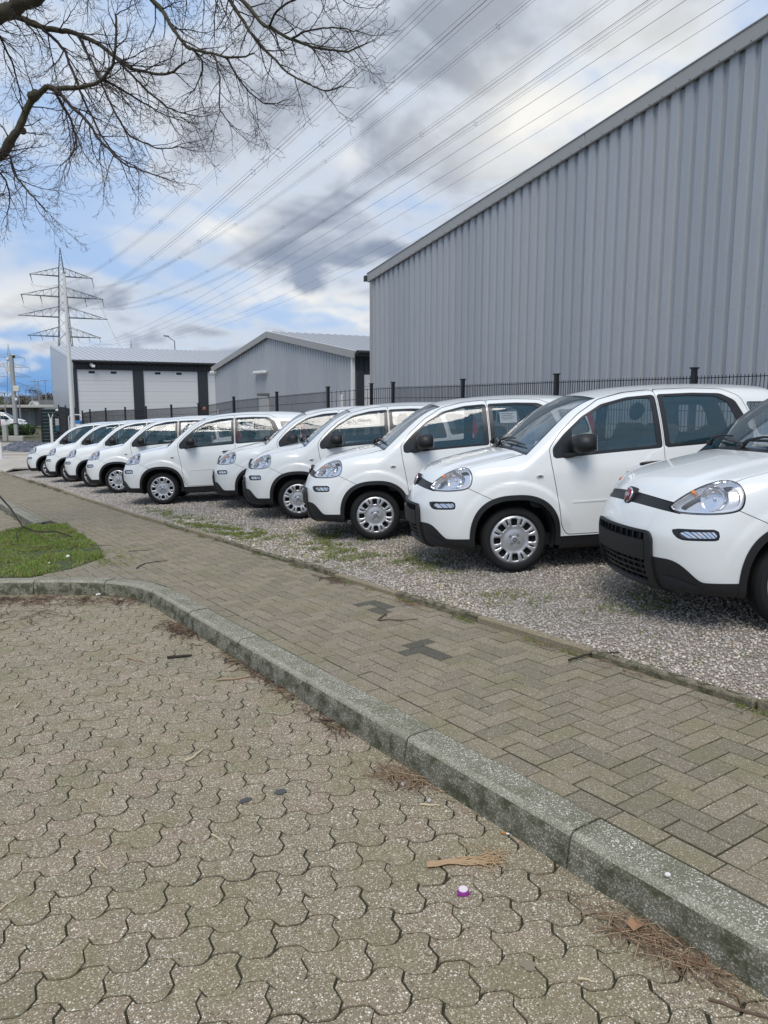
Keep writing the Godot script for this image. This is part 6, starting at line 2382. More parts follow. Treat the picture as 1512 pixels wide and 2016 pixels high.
	var hazed_steel := mat(Color(0.25, 0.28, 0.31), 0.6, 0.2)  # paler for the distant pylons: air haze put into the steel colour
	pylon(Vector3(-124, L, -303), 0.0, steel, "large lattice pylon with four cross arms behind the garage")
	pylon(Vector3(-302, L, -625), -13.0, hazed_steel, "distant lattice pylon behind the camera pole at the left edge")
	pylon(Vector3(-246, L, -757), 0.0, hazed_steel, "farthest pylon whose tip shows over the garage roof")
	pylon(Vector3(-520, L, -1150), -26.0, hazed_steel, "faint small pylon between the far street lamps")
	var cable := mat(Color(0.15, 0.155, 0.165), 0.5)
	var p0 := Vector3(-124, 0, -303)
	var along := Vector3(sin(deg_to_rad(29.5)), 0, cos(deg_to_rad(29.5)))
	var perp := Vector3(along.z, 0, -along.x)
	var wires := [
		["single earth wire, topmost, running from the pylon tip", 0.0, 59.2, -0.1840, 0.000484, 1],
		["four wire bundle from the left end of the pylon's top arm", -11.0, 45.0, -0.1672, 0.000424, 4],
		["four wire bundle from the left end of the pylon's second arm", -14.5, 37.0, -0.1609, 0.000417, 4],
		["four wire bundle from left inner hanger of the second arm", -8.0, 37.0, -0.1487, 0.000416, 4],
		["four wire bundle from the right end of the pylon's top arm", 11.0, 45.0, -0.1161, 0.000373, 4],
		["four wire bundle from right inner hanger of the second arm", 8.0, 37.0, -0.1150, 0.000376, 4],
		["four wire bundle from the right end of the pylon's second arm", 14.5, 37.0, -0.1105, 0.000386, 4],
		["first single wire from the left end of the lowest arm", -12.6, 24.0, -0.1271, 0.000373, 1],
		["second single wire of the lowest arm", -8.6, 24.0, -0.1217, 0.000373, 1],
		["third single wire of the lowest arm, left of the mast", -4.6, 24.0, -0.1168, 0.000373, 1],
		["fourth single wire of the lowest arm, right of the mast", 4.6, 24.0, -0.0998, 0.000373, 1],
		["fifth single wire of the lowest arm", 8.6, 24.0, -0.1010, 0.000373, 1],
		["sixth single wire, right end of the lowest arm", 12.6, 24.0, -0.0978, 0.000373, 1]]
	for w: Array in wires:
		var pl := thing("power_line", w[0], "power line", p0, "lines of the large pylon")
		var offs := [Vector2.ZERO] if w[5] == 1 else [Vector2(-0.2, 0.2), Vector2(0.2, 0.2), Vector2(-0.2, -0.2), Vector2(0.2, -0.2)]
		var pt := func(s: float, o: Vector2) -> Vector3: return along * s + perp * (w[1] + o.x) + Vector3(0, w[2] + w[3] * s + w[4] * s * s + o.y, 0)
		for o: Vector2 in offs:
			var line := PackedVector3Array()
			for k in 91:
				line.append(pt.call(420.0 * k / 90.0, o))
			var cm := M.new()
			cm.tube(line, PackedFloat32Array([0.0145]), 4, false)
			put("conductor", cm, cable, pl)
		if w[5] == 4:
			var s := 30.0 + fposmod(w[1] * 3.3, 20.0)
			while s < 410.0:
				var sp := M.new()
				for k in 4:
					var q: Array = [offs[0], offs[1], offs[3], offs[2]]
					sp.tube(PackedVector3Array([pt.call(s, q[k]), pt.call(s, q[(k + 1) % 4])]), PackedFloat32Array([0.016]), 4, false)
				put("spacer", sp, cable, pl)
				s += 42.0
	# lines that go on from the big pylon to the farthest one
	var p4 := Vector3(-246, 0, -757)
	var ends := [[-11.0, 45.0, -9.0, 45.0], [11.0, 45.0, 9.0, 45.0], [-14.5, 37.0, -12.0, 37.0], [14.5, 37.0, 12.0, 37.0], [0.0, 59.2, 0.0, 59.2]]
	var names := ["far side line from the left end of the top arm", "far side line from the right end of the top arm", "far side line from the left end of the second arm", "far side line from the right end of the second arm", "far side earth wire sinking towards the farthest pylon"]
	for i in 5:
		var e: Array = ends[i]
		var a: Vector3 = p0 + perp * e[0] + Vector3(0, e[1], 0)
		var b: Vector3 = p4 + perp * e[2] + Vector3(0, e[3], 0)
		var line := PackedVector3Array()
		for k in 31:
			var t := k / 30.0
			line.append(a.lerp(b, t) + Vector3(0, -52.0 * t * (1.0 - t), 0))
		var cm := M.new()
		cm.tube(line, PackedFloat32Array([0.03]), 4, false)
		tag(put("power_line", cm, cable), names[i], "power line", "lines beyond the large pylon")


func pylon(at: Vector3, drop: float, m: Material, label: String) -> void:
	var o := thing("pylon", label, "pylon", at)
	var perp := Vector3(cos(deg_to_rad(29.5)), 0, -sin(deg_to_rad(29.5)))
	var fore := Vector3(-perp.z, 0, perp.x)
	var top := 60.3 + drop
	var waist := 52.0 + drop
	var width := func(y: float) -> float:   # half width of the mast
		if y > waist:
			return lerpf(0.85, 0.08, (y - waist) / (top - waist))
		return lerpf(3.6, 0.85, clampf(y / waist, 0.0, 1.0))
	var mast := M.new()
	var corner := func(y: float, sx: float, sz: float) -> Vector3:
		var w: float = width.call(y)
		return perp * (w * sx) + fore * (w * sz) + Vector3(0, y, 0)
	var levels := []
	var y := 0.0
	while y < top - 0.6:
		levels.append(y)
		y += 2.1 * maxf(width.call(y), 0.55)
	levels.append(top)
	for s: Array in [[1.0, 1.0], [1.0, -1.0], [-1.0, -1.0], [-1.0, 1.0]]:
		mast.tube(PackedVector3Array([corner.call(0.0, s[0], s[1]), corner.call(waist, s[0], s[1]), corner.call(top, s[0], s[1])]), PackedFloat32Array([0.15, 0.11, 0.06]), 4, false)
	for i in levels.size() - 1:
		var ring := [[1.0, 1.0], [1.0, -1.0], [-1.0, -1.0], [-1.0, 1.0]]
		for k in 4:
			var a: Array = ring[k]
			var b: Array = ring[(k + 1) % 4]
			var flip := (i + k) % 2 == 0
			var f: Array = a if flip else b
			var g: Array = b if flip else a
			mast.tube(PackedVector3Array([corner.call(levels[i], f[0], f[1]), corner.call(levels[i + 1], g[0], g[1])]), PackedFloat32Array([0.055]), 4, false)
			if levels[i] < waist * 0.55:
				mast.tube(PackedVector3Array([corner.call(levels[i], g[0], g[1]), corner.call(levels[i + 1], f[0], f[1])]), PackedFloat32Array([0.05]), 4, false)
	put("lattice_mast", mast, m, o)
	for arm: Array in [[48.6, 11.4, 3.2, [11.0], 3.2], [40.9, 14.9, 3.6, [8.0, 14.5], 3.2], [33.2, 16.2, 4.0, [], 0.0], [25.9, 13.4, 3.6, [4.6, 8.6, 12.6], 1.7]]:
		var yb: float = arm[0] + drop + 1.08
		var am := M.new()
		var ap := put("cross_arm", M.new(), m, o)
		for side: float in [-1.0, 1.0]:
			var tip: Vector3 = perp * (side * arm[1]) + Vector3(0, yb, 0)
			var w0: float = width.call(yb)
			var w1: float = width.call(yb + arm[2])
			var n := 5
			for sz: float in [-1.0, 1.0]:
				var lo := perp * (side * w0) + fore * (w0 * sz) + Vector3(0, yb, 0)
				var hi := perp * (side * w1) + fore * (w1 * sz) + Vector3(0, yb + arm[2], 0)
				am.tube(PackedVector3Array([lo, tip]), PackedFloat32Array([0.13, 0.10]), 4, false)
				am.tube(PackedVector3Array([hi, tip]), PackedFloat32Array([0.075, 0.065]), 4, false)
				for k in n:
					var t0 := float(k) / n
					var t1 := float(k + 1) / n
					am.tube(PackedVector3Array([lo.lerp(tip, t1), hi.lerp(tip, t1)]), PackedFloat32Array([0.045]), 4, false)
					am.tube(PackedVector3Array([lo.lerp(tip, t1), hi.lerp(tip, t0)]), PackedFloat32Array([0.04]), 4, false)
		ap.mesh = am.mesh()
		for side: float in [-1.0, 1.0]:
			for x: float in arm[3]:
				var a: Vector3 = perp * (side * x) + Vector3(0, yb, 0)
				for e: float in [-0.5, 0.5]:
					if arm[4] < 2.0 and e > 0.0:
						continue
					var im := M.new()
					im.tube(PackedVector3Array([a + fore * e * 0.6 - perp * 0.3 * e, a + fore * e * 0.5 + Vector3(0, -arm[4], 0) + perp * 0.6]), PackedFloat32Array([0.085]), 6, true)
					put("insulator", im, m, ap)

# ------------------------------------------------------------------ the bare tree that reaches in from the left
func build_tree() -> void:
	var rng := RandomNumberGenerator.new()
	rng.seed = 2024
	var bark_tex := chip_texture(256, Color(0.075, 0.066, 0.040), 0.6, 900, [Color(0.075, 0.075, 0.035), Color(0.06, 0.05, 0.04)], 12, 2.0, 6.0, 0.5)
	var bark := stone_mat(bark_tex, 0.35, Color(1.0, 1.0, 0.95), null, 1.0, 0.6)
	var twig_m := mat(Color(0.038, 0.026, 0.022), 0.8)
	var root := Vector3(-6.3, ground(-6.3, -9.7), -9.7)
	var o := thing("bare_tree", "leafless tree with drooping mossy branches reaching in from the left", "tree", root)
	var t := func(x: float, y: float, z: float) -> Vector3: return Vector3(x, y, z) - root
	var limbs := [
		[0.135, 0.030, [t.call(-6.2, 2.3, -9.6), t.call(-5.32, 3.59, -9.21), t.call(-4.73, 3.99, -9.17), t.call(-4.33, 4.20, -9.10), t.call(-4.10, 4.40, -9.02), t.call(-3.89, 4.71, -8.97), t.call(-3.67, 4.83, -8.89)]],
		[0.030, 0.012, [t.call(-3.67, 4.83, -8.89), t.call(-3.60, 4.81, -8.88), t.call(-3.39, 4.78, -8.78), t.call(-3.14, 4.75, -8.67), t.call(-2.95, 4.79, -8.58), t.call(-2.81, 4.88, -8.49), t.call(-2.75, 4.99, -8.40), t.call(-2.72, 5.3, -8.35)]],
		[0.15, 0.05, [t.call(-6.35, 4.6, -9.75), t.call(-5.74, 5.42, -9.68), t.call(-4.68, 5.64, -9.31), t.call(-4.18, 5.68, -9.11), t.call(-3.80, 5.72, -8.90), t.call(-3.39, 5.85, -8.70), t.call(-2.51, 6.2, -8.30)]],
		[0.055, 0.010, [t.call(-5.6, 5.4, -9.7), t.call(-4.50, 5.74, -9.42), t.call(-4.13, 5.73, -9.32), t.call(-3.77, 5.55, -9.19), t.call(-3.39, 5.46, -9.08), t.call(-3.13, 5.30, -8.95), t.call(-2.90, 5.11, -8.82), t.call(-2.69, 4.95, -8.70), t.call(-2.43, 4.84, -8.58), t.call(-2.16, 4.83, -8.48), t.call(-2.03, 4.86, -8.38)]],
		[0.050, 0.008, [t.call(-4.3, 6.5, -9.4), t.call(-3.56, 6.26, -9.20), t.call(-2.79, 5.90, -8.84), t.call(-2.43, 5.63, -8.70), t.call(-2.22, 5.31, -8.55), t.call(-2.00, 5.03, -8.41), t.call(-1.72, 4.91, -8.29), t.call(-1.47, 4.83, -8.18), t.call(-1.29, 4.83, -8.08)]],
		[0.045, 0.007, [t.call(-3.2, 6.25, -8.9), t.call(-2.43, 5.98, -8.75), t.call(-1.75, 5.68, -8.50), t.call(-1.46, 5.46, -8.37), t.call(-1.20, 5.16, -8.23), t.call(-0.92, 4.97, -8.10), t.call(-0.62, 4.83, -7.97), t.call(-0.35, 4.75, -7.86), t.call(-0.19, 4.77, -7.76)]],
		[0.030, 0.006, [t.call(-2.49, 6.04, -8.96), t.call(-1.90, 5.82, -8.73), t.call(-1.58, 5.50, -8.48), t.call(-1.36, 5.14, -8.32), t.call(-1.09, 4.81, -8.17), t.call(-0.86, 4.58, -8.04), t.call(-0.57, 4.43, -7.92), t.call(-0.40, 4.42, -7.81)]],
		[0.022, 0.006, [t.call(-3.60, 4.81, -8.88), t.call(-3.39, 4.60, -8.75), t.call(-3.16, 4.38, -8.62), t.call(-2.94, 4.10, -8.47), t.call(-2.66, 3.86, -8.34), t.call(-2.37, 3.74, -8.22), t.call(-2.28, 3.71, -8.22)]],
		[0.020, 0.006, [t.call(-3.95, 5.65, -9.25), t.call(-3.84, 5.59, -9.20), t.call(-3.53, 5.26, -9.05), t.call(-3.35, 4.89, -8.89), t.call(-3.16, 4.50, -8.73), t.call(-2.92, 4.11, -8.58), t.call(-2.63, 3.89, -8.44)]],
		[0.018, 0.006, [t.call(-3.39, 5.46, -9.08), t.call(-3.14, 5.04, -8.81), t.call(-2.90, 4.61, -8.55), t.call(-2.66, 4.19, -8.39), t.call(-2.32, 4.01, -8.26), t.call(-2.10, 4.02, -8.26)]],
		[0.025, 0.006, [t.call(-4.90, 3.85, -9.2), t.call(-4.29, 4.22, -9.10), t.call(-4.15, 4.02, -8.97), t.call(-3.95, 3.75, -8.83), t.call(-3.70, 3.51, -8.69)]],
		[0.018, 0.006, [t.call(-3.60, 4.81, -8.88), t.call(-3.49, 4.55, -9.05), t.call(-3.43, 4.24, -9.00), t.call(-3.60, 4.05, -8.97)]],
		[0.016, 0.006, [t.call(-2.90, 5.11, -8.82), t.call(-2.63, 4.82, -8.58), t.call(-2.40, 4.57, -8.44), t.call(-2.10, 4.36, -8.31), t.call(-1.93, 4.33, -8.31)]],
		[0.012, 0.005, [t.call(-2.00, 5.03, -8.41), t.call(-1.90, 4.97, -8.60), t.call(-2.00, 4.75, -8.67), t.call(-2.08, 4.65, -8.66)]],
		[0.012, 0.005, [t.call(-1.72, 4.91, -8.29), t.call(-1.64, 4.65, -8.15), t.call(-1.63, 4.32, -8.10), t.call(-1.54, 4.17, -8.08)]],
		[0.012, 0.005, [t.call(-1.60, 4.87, -8.25), t.call(-1.42, 4.61, -8.25), t.call(-1.23, 4.45, -8.32), t.call(-1.10, 4.45, -8.32)]],
		[0.014, 0.005, [t.call(-2.95, 4.79, -8.58), t.call(-2.79, 4.74, -8.77), t.call(-2.52, 4.59, -8.85), t.call(-2.25, 4.48, -8.83)]],
		[0.014, 0.005, [t.call(-1.15, 5.12, -8.22), t.call(-1.04, 5.20, -8.03), t.call(-0.76, 5.29, -7.94), t.call(-0.36, 5.22, -7.83)]],
		[0.012, 0.005, [t.call(-0.92, 4.97, -8.10), t.call(-0.71, 4.96, -7.89), t.call(-0.46, 4.93, -7.79), t.call(-0.27, 4.86, -7.68)]],
		[0.018, 0.005, [t.call(-4.73, 3.99, -9.17), t.call(-4.49, 4.08, -9.38), t.call(-4.42, 3.87, -9.45), t.call(-4.45, 3.63, -9.42)]],
		[0.018, 0.005, [t.call(-4.50, 5.74, -9.42), t.call(-4.42, 5.47, -9.69), t.call(-4.39, 5.14, -9.84), t.call(-4.36, 4.93, -9.81)]],
	]
	# trunk and the upper limbs that lie outside the photo
	put("trunk", tubed([Vector3(0, -0.1, 0), Vector3(0.02, 1.2, 0.0), Vector3(0.06, 2.6, 0.05), Vector3(-0.05, 4.6, -0.05), Vector3(0.1, 6.4, 0.1), Vector3(0.0, 8.2, 0.0)], 0.30, 0.09, 14), bark, o)
	put("limb", tubed([Vector3(0.05, 5.2, 0.0), Vector3(0.9, 6.3, 0.2), t.call(-4.3, 6.5, -9.4), t.call(-3.2, 6.25, -8.9)], 0.12, 0.05, 10), bark, o)
	put("limb", tubed([t.call(-4.3, 6.5, -9.4), t.call(-3.5, 6.3, -9.2), t.call(-2.49, 6.04, -8.96)], 0.05, 0.03, 8), bark, o)
	put("limb", tubed([Vector3(0.0, 5.6, 0.0), Vector3(-1.2, 6.8, 0.4), Vector3(-2.4, 7.3, 0.6)], 0.11, 0.03, 10), bark, o)
	put("limb", tubed([Vector3(0.0, 6.2, 0.0), Vector3(0.3, 7.4, -1.2), Vector3(0.9, 8.0, -2.3)], 0.10, 0.03, 10), bark, o)
	for l: Array in limbs:
		var pts: Array = l[2]
		var c := Curve3D.new()
		for i in pts.size():
			var a: Vector3 = pts[maxi(i - 1, 0)]
			var b: Vector3 = pts[mini(i + 1, pts.size() - 1)]
			c.add_point(pts[i], -(b - a) / 6.0, (b - a) / 6.0)
		var length := c.get_baked_length()
		var line := PackedVector3Array()
		var rad := PackedFloat32Array()
		var n := int(length / 0.045) + 2
		var jit := FastNoiseLite.new()
		jit.seed = rng.randi()
		jit.frequency = 3.0
		for k in n:
			var s := length * k / (n - 1)
			var w := pow(float(k) / (n - 1), 0.8)
			var r := lerpf(l[0], l[1], w)
			line.append(c.sample_baked(s) + Vector3(jit.get_noise_1d(s), jit.get_noise_1d(s + 40.0), jit.get_noise_1d(s + 80.0)) * (0.018 + r * 0.25))
			rad.append(r * (1.0 + 0.18 * jit.get_noise_1d(s * 2.5 + 7.0)))
		var m := M.new()
		m.tube(line, rad, 9 if l[0] > 0.03 else 6)
		var limb := put("limb", m, bark if l[0] > 0.028 else twig_m, o)
		# side branches along it, finer and finer; the finest join into one mesh
		var fine := M.new()
		var s := length * (0.30 if l[0] > 0.1 else 0.12)
		var side := rng.randf() * TAU
		while s < length:
			var w := s / length
			var p := c.sample_baked(s)
			var d := (c.sample_baked(minf(s + 0.05, length)) - c.sample_baked(maxf(s - 0.05, 0.0))).normalized()
			side += 2.4 + rng.randfn() * 0.5
			var off := (d.cross(Vector3.UP).normalized().rotated(d, side))
			var go := (d * 0.75 + off * 0.75 + Vector3(0, -0.20, 0)).normalized()
			var r := minf(lerpf(l[0], l[1], w) * 0.5, 0.0085)
			var reach := rng.randf_range(0.35, 0.85) * (1.0 - 0.35 * w)
			var bm := M.new()
			sprig(bm, fine, p, go, reach, maxf(r, 0.0045), 0, rng)
			put("branch", bm, twig_m, limb)
			s += rng.randf_range(0.065, 0.14)
		# the very end fans out
		for k in 3:
			var d := (c.sample_baked(length) - c.sample_baked(length - 0.06)).normalized()
			var off := d.cross(Vector3.UP).normalized().rotated(d, rng.randf() * TAU)
			sprig(fine, fine, c.sample_baked(length), (d + off * 0.5).normalized(), rng.randf_range(0.2, 0.4), 0.004, 1, rng)
		put("twigs", fine, twig_m, o, "stuff")
		if l[0] > 0.1:   # knots and a snapped stub
			for k in 7:
				var q := c.sample_baked(length * rng.randf_range(0.4, 1.0))
				var kn := M.new()
				kn.ball(q + Vector3(rng.randfn(), rng.randfn(), rng.randfn()) * 0.03, Vector3.ONE * rng.randf_range(0.03, 0.055), Basis(), 6, 8)
				put("knot", kn, bark, limb)


func sprig(thick: M, fine: M, p: Vector3, dir: Vector3, reach: float, r: float, level: int, rng: RandomNumberGenerator) -> void:
	var n := maxi(3, int(reach / (0.07 if level == 0 else 0.045)))
	var step := reach / n
	var line := PackedVector3Array([p])
	var rad := PackedFloat32Array([r])
	var d := dir
	var side := rng.randf() * TAU
	for k in n:
		var w := float(k + 1) / n
		var lift := lerpf(-0.10, 0.13, w) if level < 2 else 0.04
		d = (d + Vector3(rng.randfn(), rng.randfn(), rng.randfn()) * 0.13 + Vector3(0, lift, 0)).normalized()
		p += d * step
		line.append(p)
		rad.append(maxf(r * (1.0 - 0.75 * w), 0.0014))
		if level < 3 and k > 0:
			var kids := 1
			if level == 0:
				kids = 1 + int(rng.randf() < 0.55)
			for j in kids:
				if level == 2 and rng.randf() < 0.45:
					continue
				side += 2.5 + rng.randfn() * 0.6
				var off := d.cross(Vector3(0.3, 1, 0.2)).normalized().rotated(d, side)
				var go := (d * 0.8 + off * 0.62 + Vector3(0, -0.05, 0)).normalized()
				var share: float = [0.42, 0.36, 0.5][level]
				var next := maxf(reach * share * rng.randf_range(0.6, 1.15) * (1.1 - 0.5 * w), 0.035)
				sprig(thick if level == -1 else fine, fine, p, go, next, maxf(r * (1.0 - 0.6 * w) * 0.62, 0.0018), level + 1, rng)
	thick.tube(line, rad, 5 if level == 0 else 3, false)

# ------------------------------------------------------------------ small things on the paving
func stick_mesh(pts: Array, r: float, rng: RandomNumberGenerator, y := ROAD, bend := 0.012) -> M:
	var line := PackedVector3Array()
	var rad := PackedFloat32Array()
	var c := Curve3D.new()
	for i in pts.size():
		var a: Vector2 = pts[maxi(i - 1, 0)]
		var b: Vector2 = pts[mini(i + 1, pts.size() - 1)]
		var p: Vector2 = pts[i]
		var t := street(b.x, b.y, y) - street(a.x, a.y, y)
		c.add_point(street(p.x, p.y, y + r), -t / 6.0, t / 6.0)
	var n := maxi(5, int(c.get_baked_length() / 0.03))
	for k in n + 1:
		var q := c.sample_baked(c.get_baked_length() * k / n)
		line.append(q + Vector3(rng.randfn(), absf(rng.randfn()) * 0.5, rng.randfn()) * bend * 0.25)
		rad.append(r * (1.0 - 0.45 * k / n) * rng.randf_range(0.85, 1.15))
	var m := M.new()
	m.tube(line, rad, 6)
	return m


func straw_heap(called: String, label: String, spots: Array, count: int, spread: Vector2, size: Vector2, cols: Array, rng: RandomNumberGenerator, y := ROAD) -> void:
	var o := thing(called, label, "plant litter", Vector3.ZERO, "heaps of dry stalks along the kerb")
	var ms: Array[M] = []
	for c in cols:
		ms.append(M.new())
	for k in count:
		var s: Vector2 = spots[rng.randi() % spots.size()]
		var q := s + Vector2(rng.randfn() * spread.x, rng.randfn() * spread.y)
		if q.y > 1.835 and y < -0.1:
			q.y = 1.835 - rng.randf() * 0.03
		var p := street(q.x, q.y, y + 0.003 + rng.randf() * 0.011)
		var a := (street(1, 0) - street(0, 0)).normalized().rotated(Vector3.UP, rng.randfn() * 0.9)
		a.y += rng.randfn() * 0.08
		var l := rng.randf_range(size.x, size.y)
		var b := a.rotated(Vector3.UP, rng.randfn() * 0.35)
		var r := rng.randf_range(0.0006, 0.0018) * (1.0 if cols.size() > 3 else 1.9)
		ms[rng.randi() % ms.size()].tube(PackedVector3Array([p - a * l * 0.5, p + Vector3(0, rng.randf() * 0.008, 0), p + b * l * 0.5]), PackedFloat32Array([r, r * 1.2, r * 0.6]), 4, false, Vector2(1.0, 0.6))
	for i in ms.size():
		put("stalks", ms[i], mat(cols[i], 0.85), o, "stuff")


func build_litter() -> void:
	var rng := RandomNumberGenerator.new()
	rng.seed = 5150
	var straw := [Color(0.30, 0.20, 0.12), Color(0.17, 0.10, 0.06), Color(0.40, 0.30, 0.19), Color(0.24, 0.14, 0.085)]
	var brown := [Color(0.12, 0.062, 0.042), Color(0.07, 0.042, 0.032), Color(0.19, 0.12, 0.07)]
	var wood := mat(Color(0.33, 0.25, 0.16), 0.85)
	var pale := mat(Color(0.55, 0.46, 0.31), 0.8)
	var bark := mat(Color(0.035, 0.028, 0.022), 0.9)
	var twig := mat(Color(0.12, 0.08, 0.055), 0.9)

	straw_heap("straw_heap", "reddish heap of dry stalks against the kerb beyond the oil spots", [Vector2(2.57, 1.78), Vector2(2.66, 1.72), Vector2(2.52, 1.80)], 150, Vector2(0.08, 0.035), Vector2(0.05, 0.16), straw, rng)
	straw_heap("straw_heap", "long loose heap of dry stalks at the kerb nearest the camera", [Vector2(1.44, 1.72), Vector2(1.31, 1.77), Vector2(1.24, 1.78), Vector2(1.15, 1.79)], 190, Vector2(0.075, 0.030), Vector2(0.05, 0.18), straw, rng)
	straw_heap("straw_heap", "dark brown twig litter at the kerb below the first kerb bend", [Vector2(5.65, 1.75), Vector2(5.5, 1.80)], 110, Vector2(0.13, 0.05), Vector2(0.05, 0.2), brown, rng)
	straw_heap("straw_heap", "thin line of brown stalks along the kerb in mid distance", [Vector2(4.6, 1.82), Vector2(4.2, 1.82), Vector2(3.75, 1.81), Vector2(3.3, 1.80)], 130, Vector2(0.14, 0.025), Vector2(0.04, 0.15), brown, rng)
	straw_heap("straw_heap", "brown stalks and twigs along the curved island kerb", [Vector2(7.3, 1.42), Vector2(7.6, 1.06), Vector2(6.95, 1.70), Vector2(7.85, 0.8)], 260, Vector2(0.13, 0.10), Vector2(0.06, 0.30), brown, rng)
	straw_heap("straw_heap", "scattered dark twigs on the pavers at the left edge", [Vector2(7.1, 0.72), Vector2(6.8, 0.9), Vector2(7.0, 0.45)], 70, Vector2(0.14, 0.16), Vector2(0.10, 0.35), brown, rng)
	straw_heap("straw_heap", "dry stalks beside the edging where the dark bricks lie", [Vector2(4.69, 3.24), Vector2(4.6, 3.22)], 45, Vector2(0.08, 0.02), Vector2(0.04, 0.14), straw, rng, 0.0)
	straw_heap("straw_heap", "small dry twig tangle by the edging below the third car", [Vector2(5.89, 3.20), Vector2(5.75, 3.22)], 45, Vector2(0.10, 0.025), Vector2(0.05, 0.18), brown, rng, 0.0)
	straw_heap("straw_heap", "dry stalks lying by the edging under the nearest cars", [Vector2(3.3, 3.24), Vector2(2.6, 3.24), Vector2(2.0, 3.20)], 60, Vector2(0.16, 0.025), Vector2(0.03, 0.12), straw, rng, 0.0)
	# the torn bundle of bast near the bottle cap
	var bundle := thing("bast_bundle", "torn light brown strip of bast ending in a curled tuft near the bottle cap", "plant litter")
	var bm := M.new()
	for k in 16:
		var w := rng.randfn() * 0.008
		bm.add(stick_mesh([Vector2(1.985 + w, 1.475 + w), Vector2(1.955 + w, 1.54), Vector2(1.915 + w * 2.0, 1.60 + w), Vector2(1.87 + rng.randfn() * 0.02, 1.66 + rng.randfn() * 0.015)], 0.0035, rng, ROAD + rng.randf() * 0.008, 0.01))
	put("strip", bm, mat(Color(0.42, 0.29, 0.17), 0.85), bundle, "stuff")
	bm = M.new()
	for k in 34:
		var c := Vector2(1.87 + rng.randfn() * 0.02, 1.66 + rng.randfn() * 0.025)
		bm.add(stick_mesh([c, c + Vector2(rng.randfn(), rng.randfn()) * 0.025, c + Vector2(rng.randfn() * 0.05, 0.04 + rng.randfn() * 0.035)], 0.0014, rng, ROAD + rng.randf() * 0.02, 0.02))
	put("tuft", bm, mat(Color(0.48, 0.33, 0.19), 0.85), bundle, "stuff")

	var sticks := [
		["pale stick on the pavers in front of the oil spots", [Vector2(3.346, 1.059), Vector2(3.36, 1.10), Vector2(3.41, 1.169)], 0.007, pale],
		["short splintered stick at the far left of the bay", [Vector2(4.66, 0.497), Vector2(4.766, 0.552)], 0.006, pale],
		["pale curved splinter below the oil spots", [Vector2(2.648, 0.932), Vector2(2.60, 0.945), Vector2(2.548, 0.948)], 0.004, pale],
		["small pale splinter left of the curved one", [Vector2(2.764, 0.531), Vector2(2.666, 0.545)], 0.004, pale],
		["pale splinter at the lower left edge", [Vector2(2.639, 0.191), Vector2(2.684, 0.243)], 0.004, pale],
		["thin stick lying across the pavers beneath the kerb bend", [Vector2(5.183, 1.264), Vector2(4.996, 1.333)], 0.006, wood],
		["longest stick of the bay, pointing at the kerb", [Vector2(4.325, 1.579), Vector2(4.27, 1.69), Vector2(4.246, 1.797)], 0.007, wood],
		["short stick touching the kerb in mid distance", [Vector2(3.943, 1.778), Vector2(3.917, 1.835)], 0.005, wood],
		["black strip of bark on the pavers", [Vector2(4.975, 1.48), Vector2(4.93, 1.57), Vector2(4.902, 1.634)], 0.012, bark],
		["brown twig in the lower right corner by the kerb", [Vector2(1.048, 1.707), Vector2(0.98, 1.74), Vector2(0.9, 1.785)], 0.005, twig],
		["straw coloured splinter right of the oil spots", [Vector2(2.34, 1.70), Vector2(2.28, 1.755)], 0.0045, pale],
		["tiny pale splinter between the bottle cap and the stain", [Vector2(1.30, 1.49), Vector2(1.27, 1.515)], 0.004, pale]]
	for s: Array in sticks:
		tag(put("stick", stick_mesh(s[1], s[2], rng), s[3]), s[0], "stick", "loose sticks on the bay pavers")
	var walks := [
		["looped reddish twig on the sidewalk bricks", [Vector2(4.50, 2.95), Vector2(4.388, 2.80), Vector2(4.34, 2.87), Vector2(4.25, 2.93), Vector2(4.22, 3.03)], 0.006, twig],
		["thin dark stick leaning over the edging stones", [Vector2(2.894, 3.127), Vector2(2.90, 3.30), Vector2(2.80, 3.44)], 0.007, bark],
		["dark twig on the sidewalk beside the grass corner", [Vector2(7.732, 2.031), Vector2(7.957, 2.172), Vector2(7.911, 2.4)], 0.006, bark],
		["thin brown twig across the bricks by the island corner", [Vector2(8.9, 2.25), Vector2(8.75, 2.5)], 0.005, twig]]
	for s: Array in walks:
		tag(put("stick", stick_mesh(s[1], s[2], rng, 0.012 if s[0].contains("edging") else 0.001), s[3]), s[0], "stick", "loose sticks on the sidewalk")
	# fallen branch on the grass
	var br := thing("fallen_branch", "fallen black branch lying curved across the grass island", "branch")
	var main: Array[Vector3] = [street(12.9, 1.28, 0.62), street(12.3, 1.45, 0.32), street(11.6, 1.50, 0.12), street(11.2, 1.62, 0.07), street(11.05, 1.85, 0.06), street(10.6, 1.95, 0.03)]
	put("stem", tubed(main, 0.014, 0.008, 7), bark, br)
	put("side_shoot", tubed([main[0], street(12.95, 1.1, 0.35), street(13.0, 1.0, 0.02)], 0.011, 0.008, 6), bark, br)
	put("side_shoot", tubed([main[2], street(11.1, 1.35, 0.09), street(10.6, 1.30, 0.03)], 0.009, 0.004, 6), bark, br)
	put("side_shoot", tubed([main[3], street(10.7, 1.60, 0.06), street(10.2, 1.66, 0.05)], 0.007, 0.003, 6), twig, br)
	for s: Array in [[Vector2(9.9, 1.30), Vector2(9.7, 1.62), Vector2(9.45, 1.80)], [Vector2(9.5, 1.95), Vector2(9.3, 2.02), Vector2(9.2, 2.12)], [Vector2(10.4, 1.2), Vector2(10.0, 1.35)]]:
		put("side_shoot", stick_mesh(s, 0.006, rng, 0.05), twig, br)

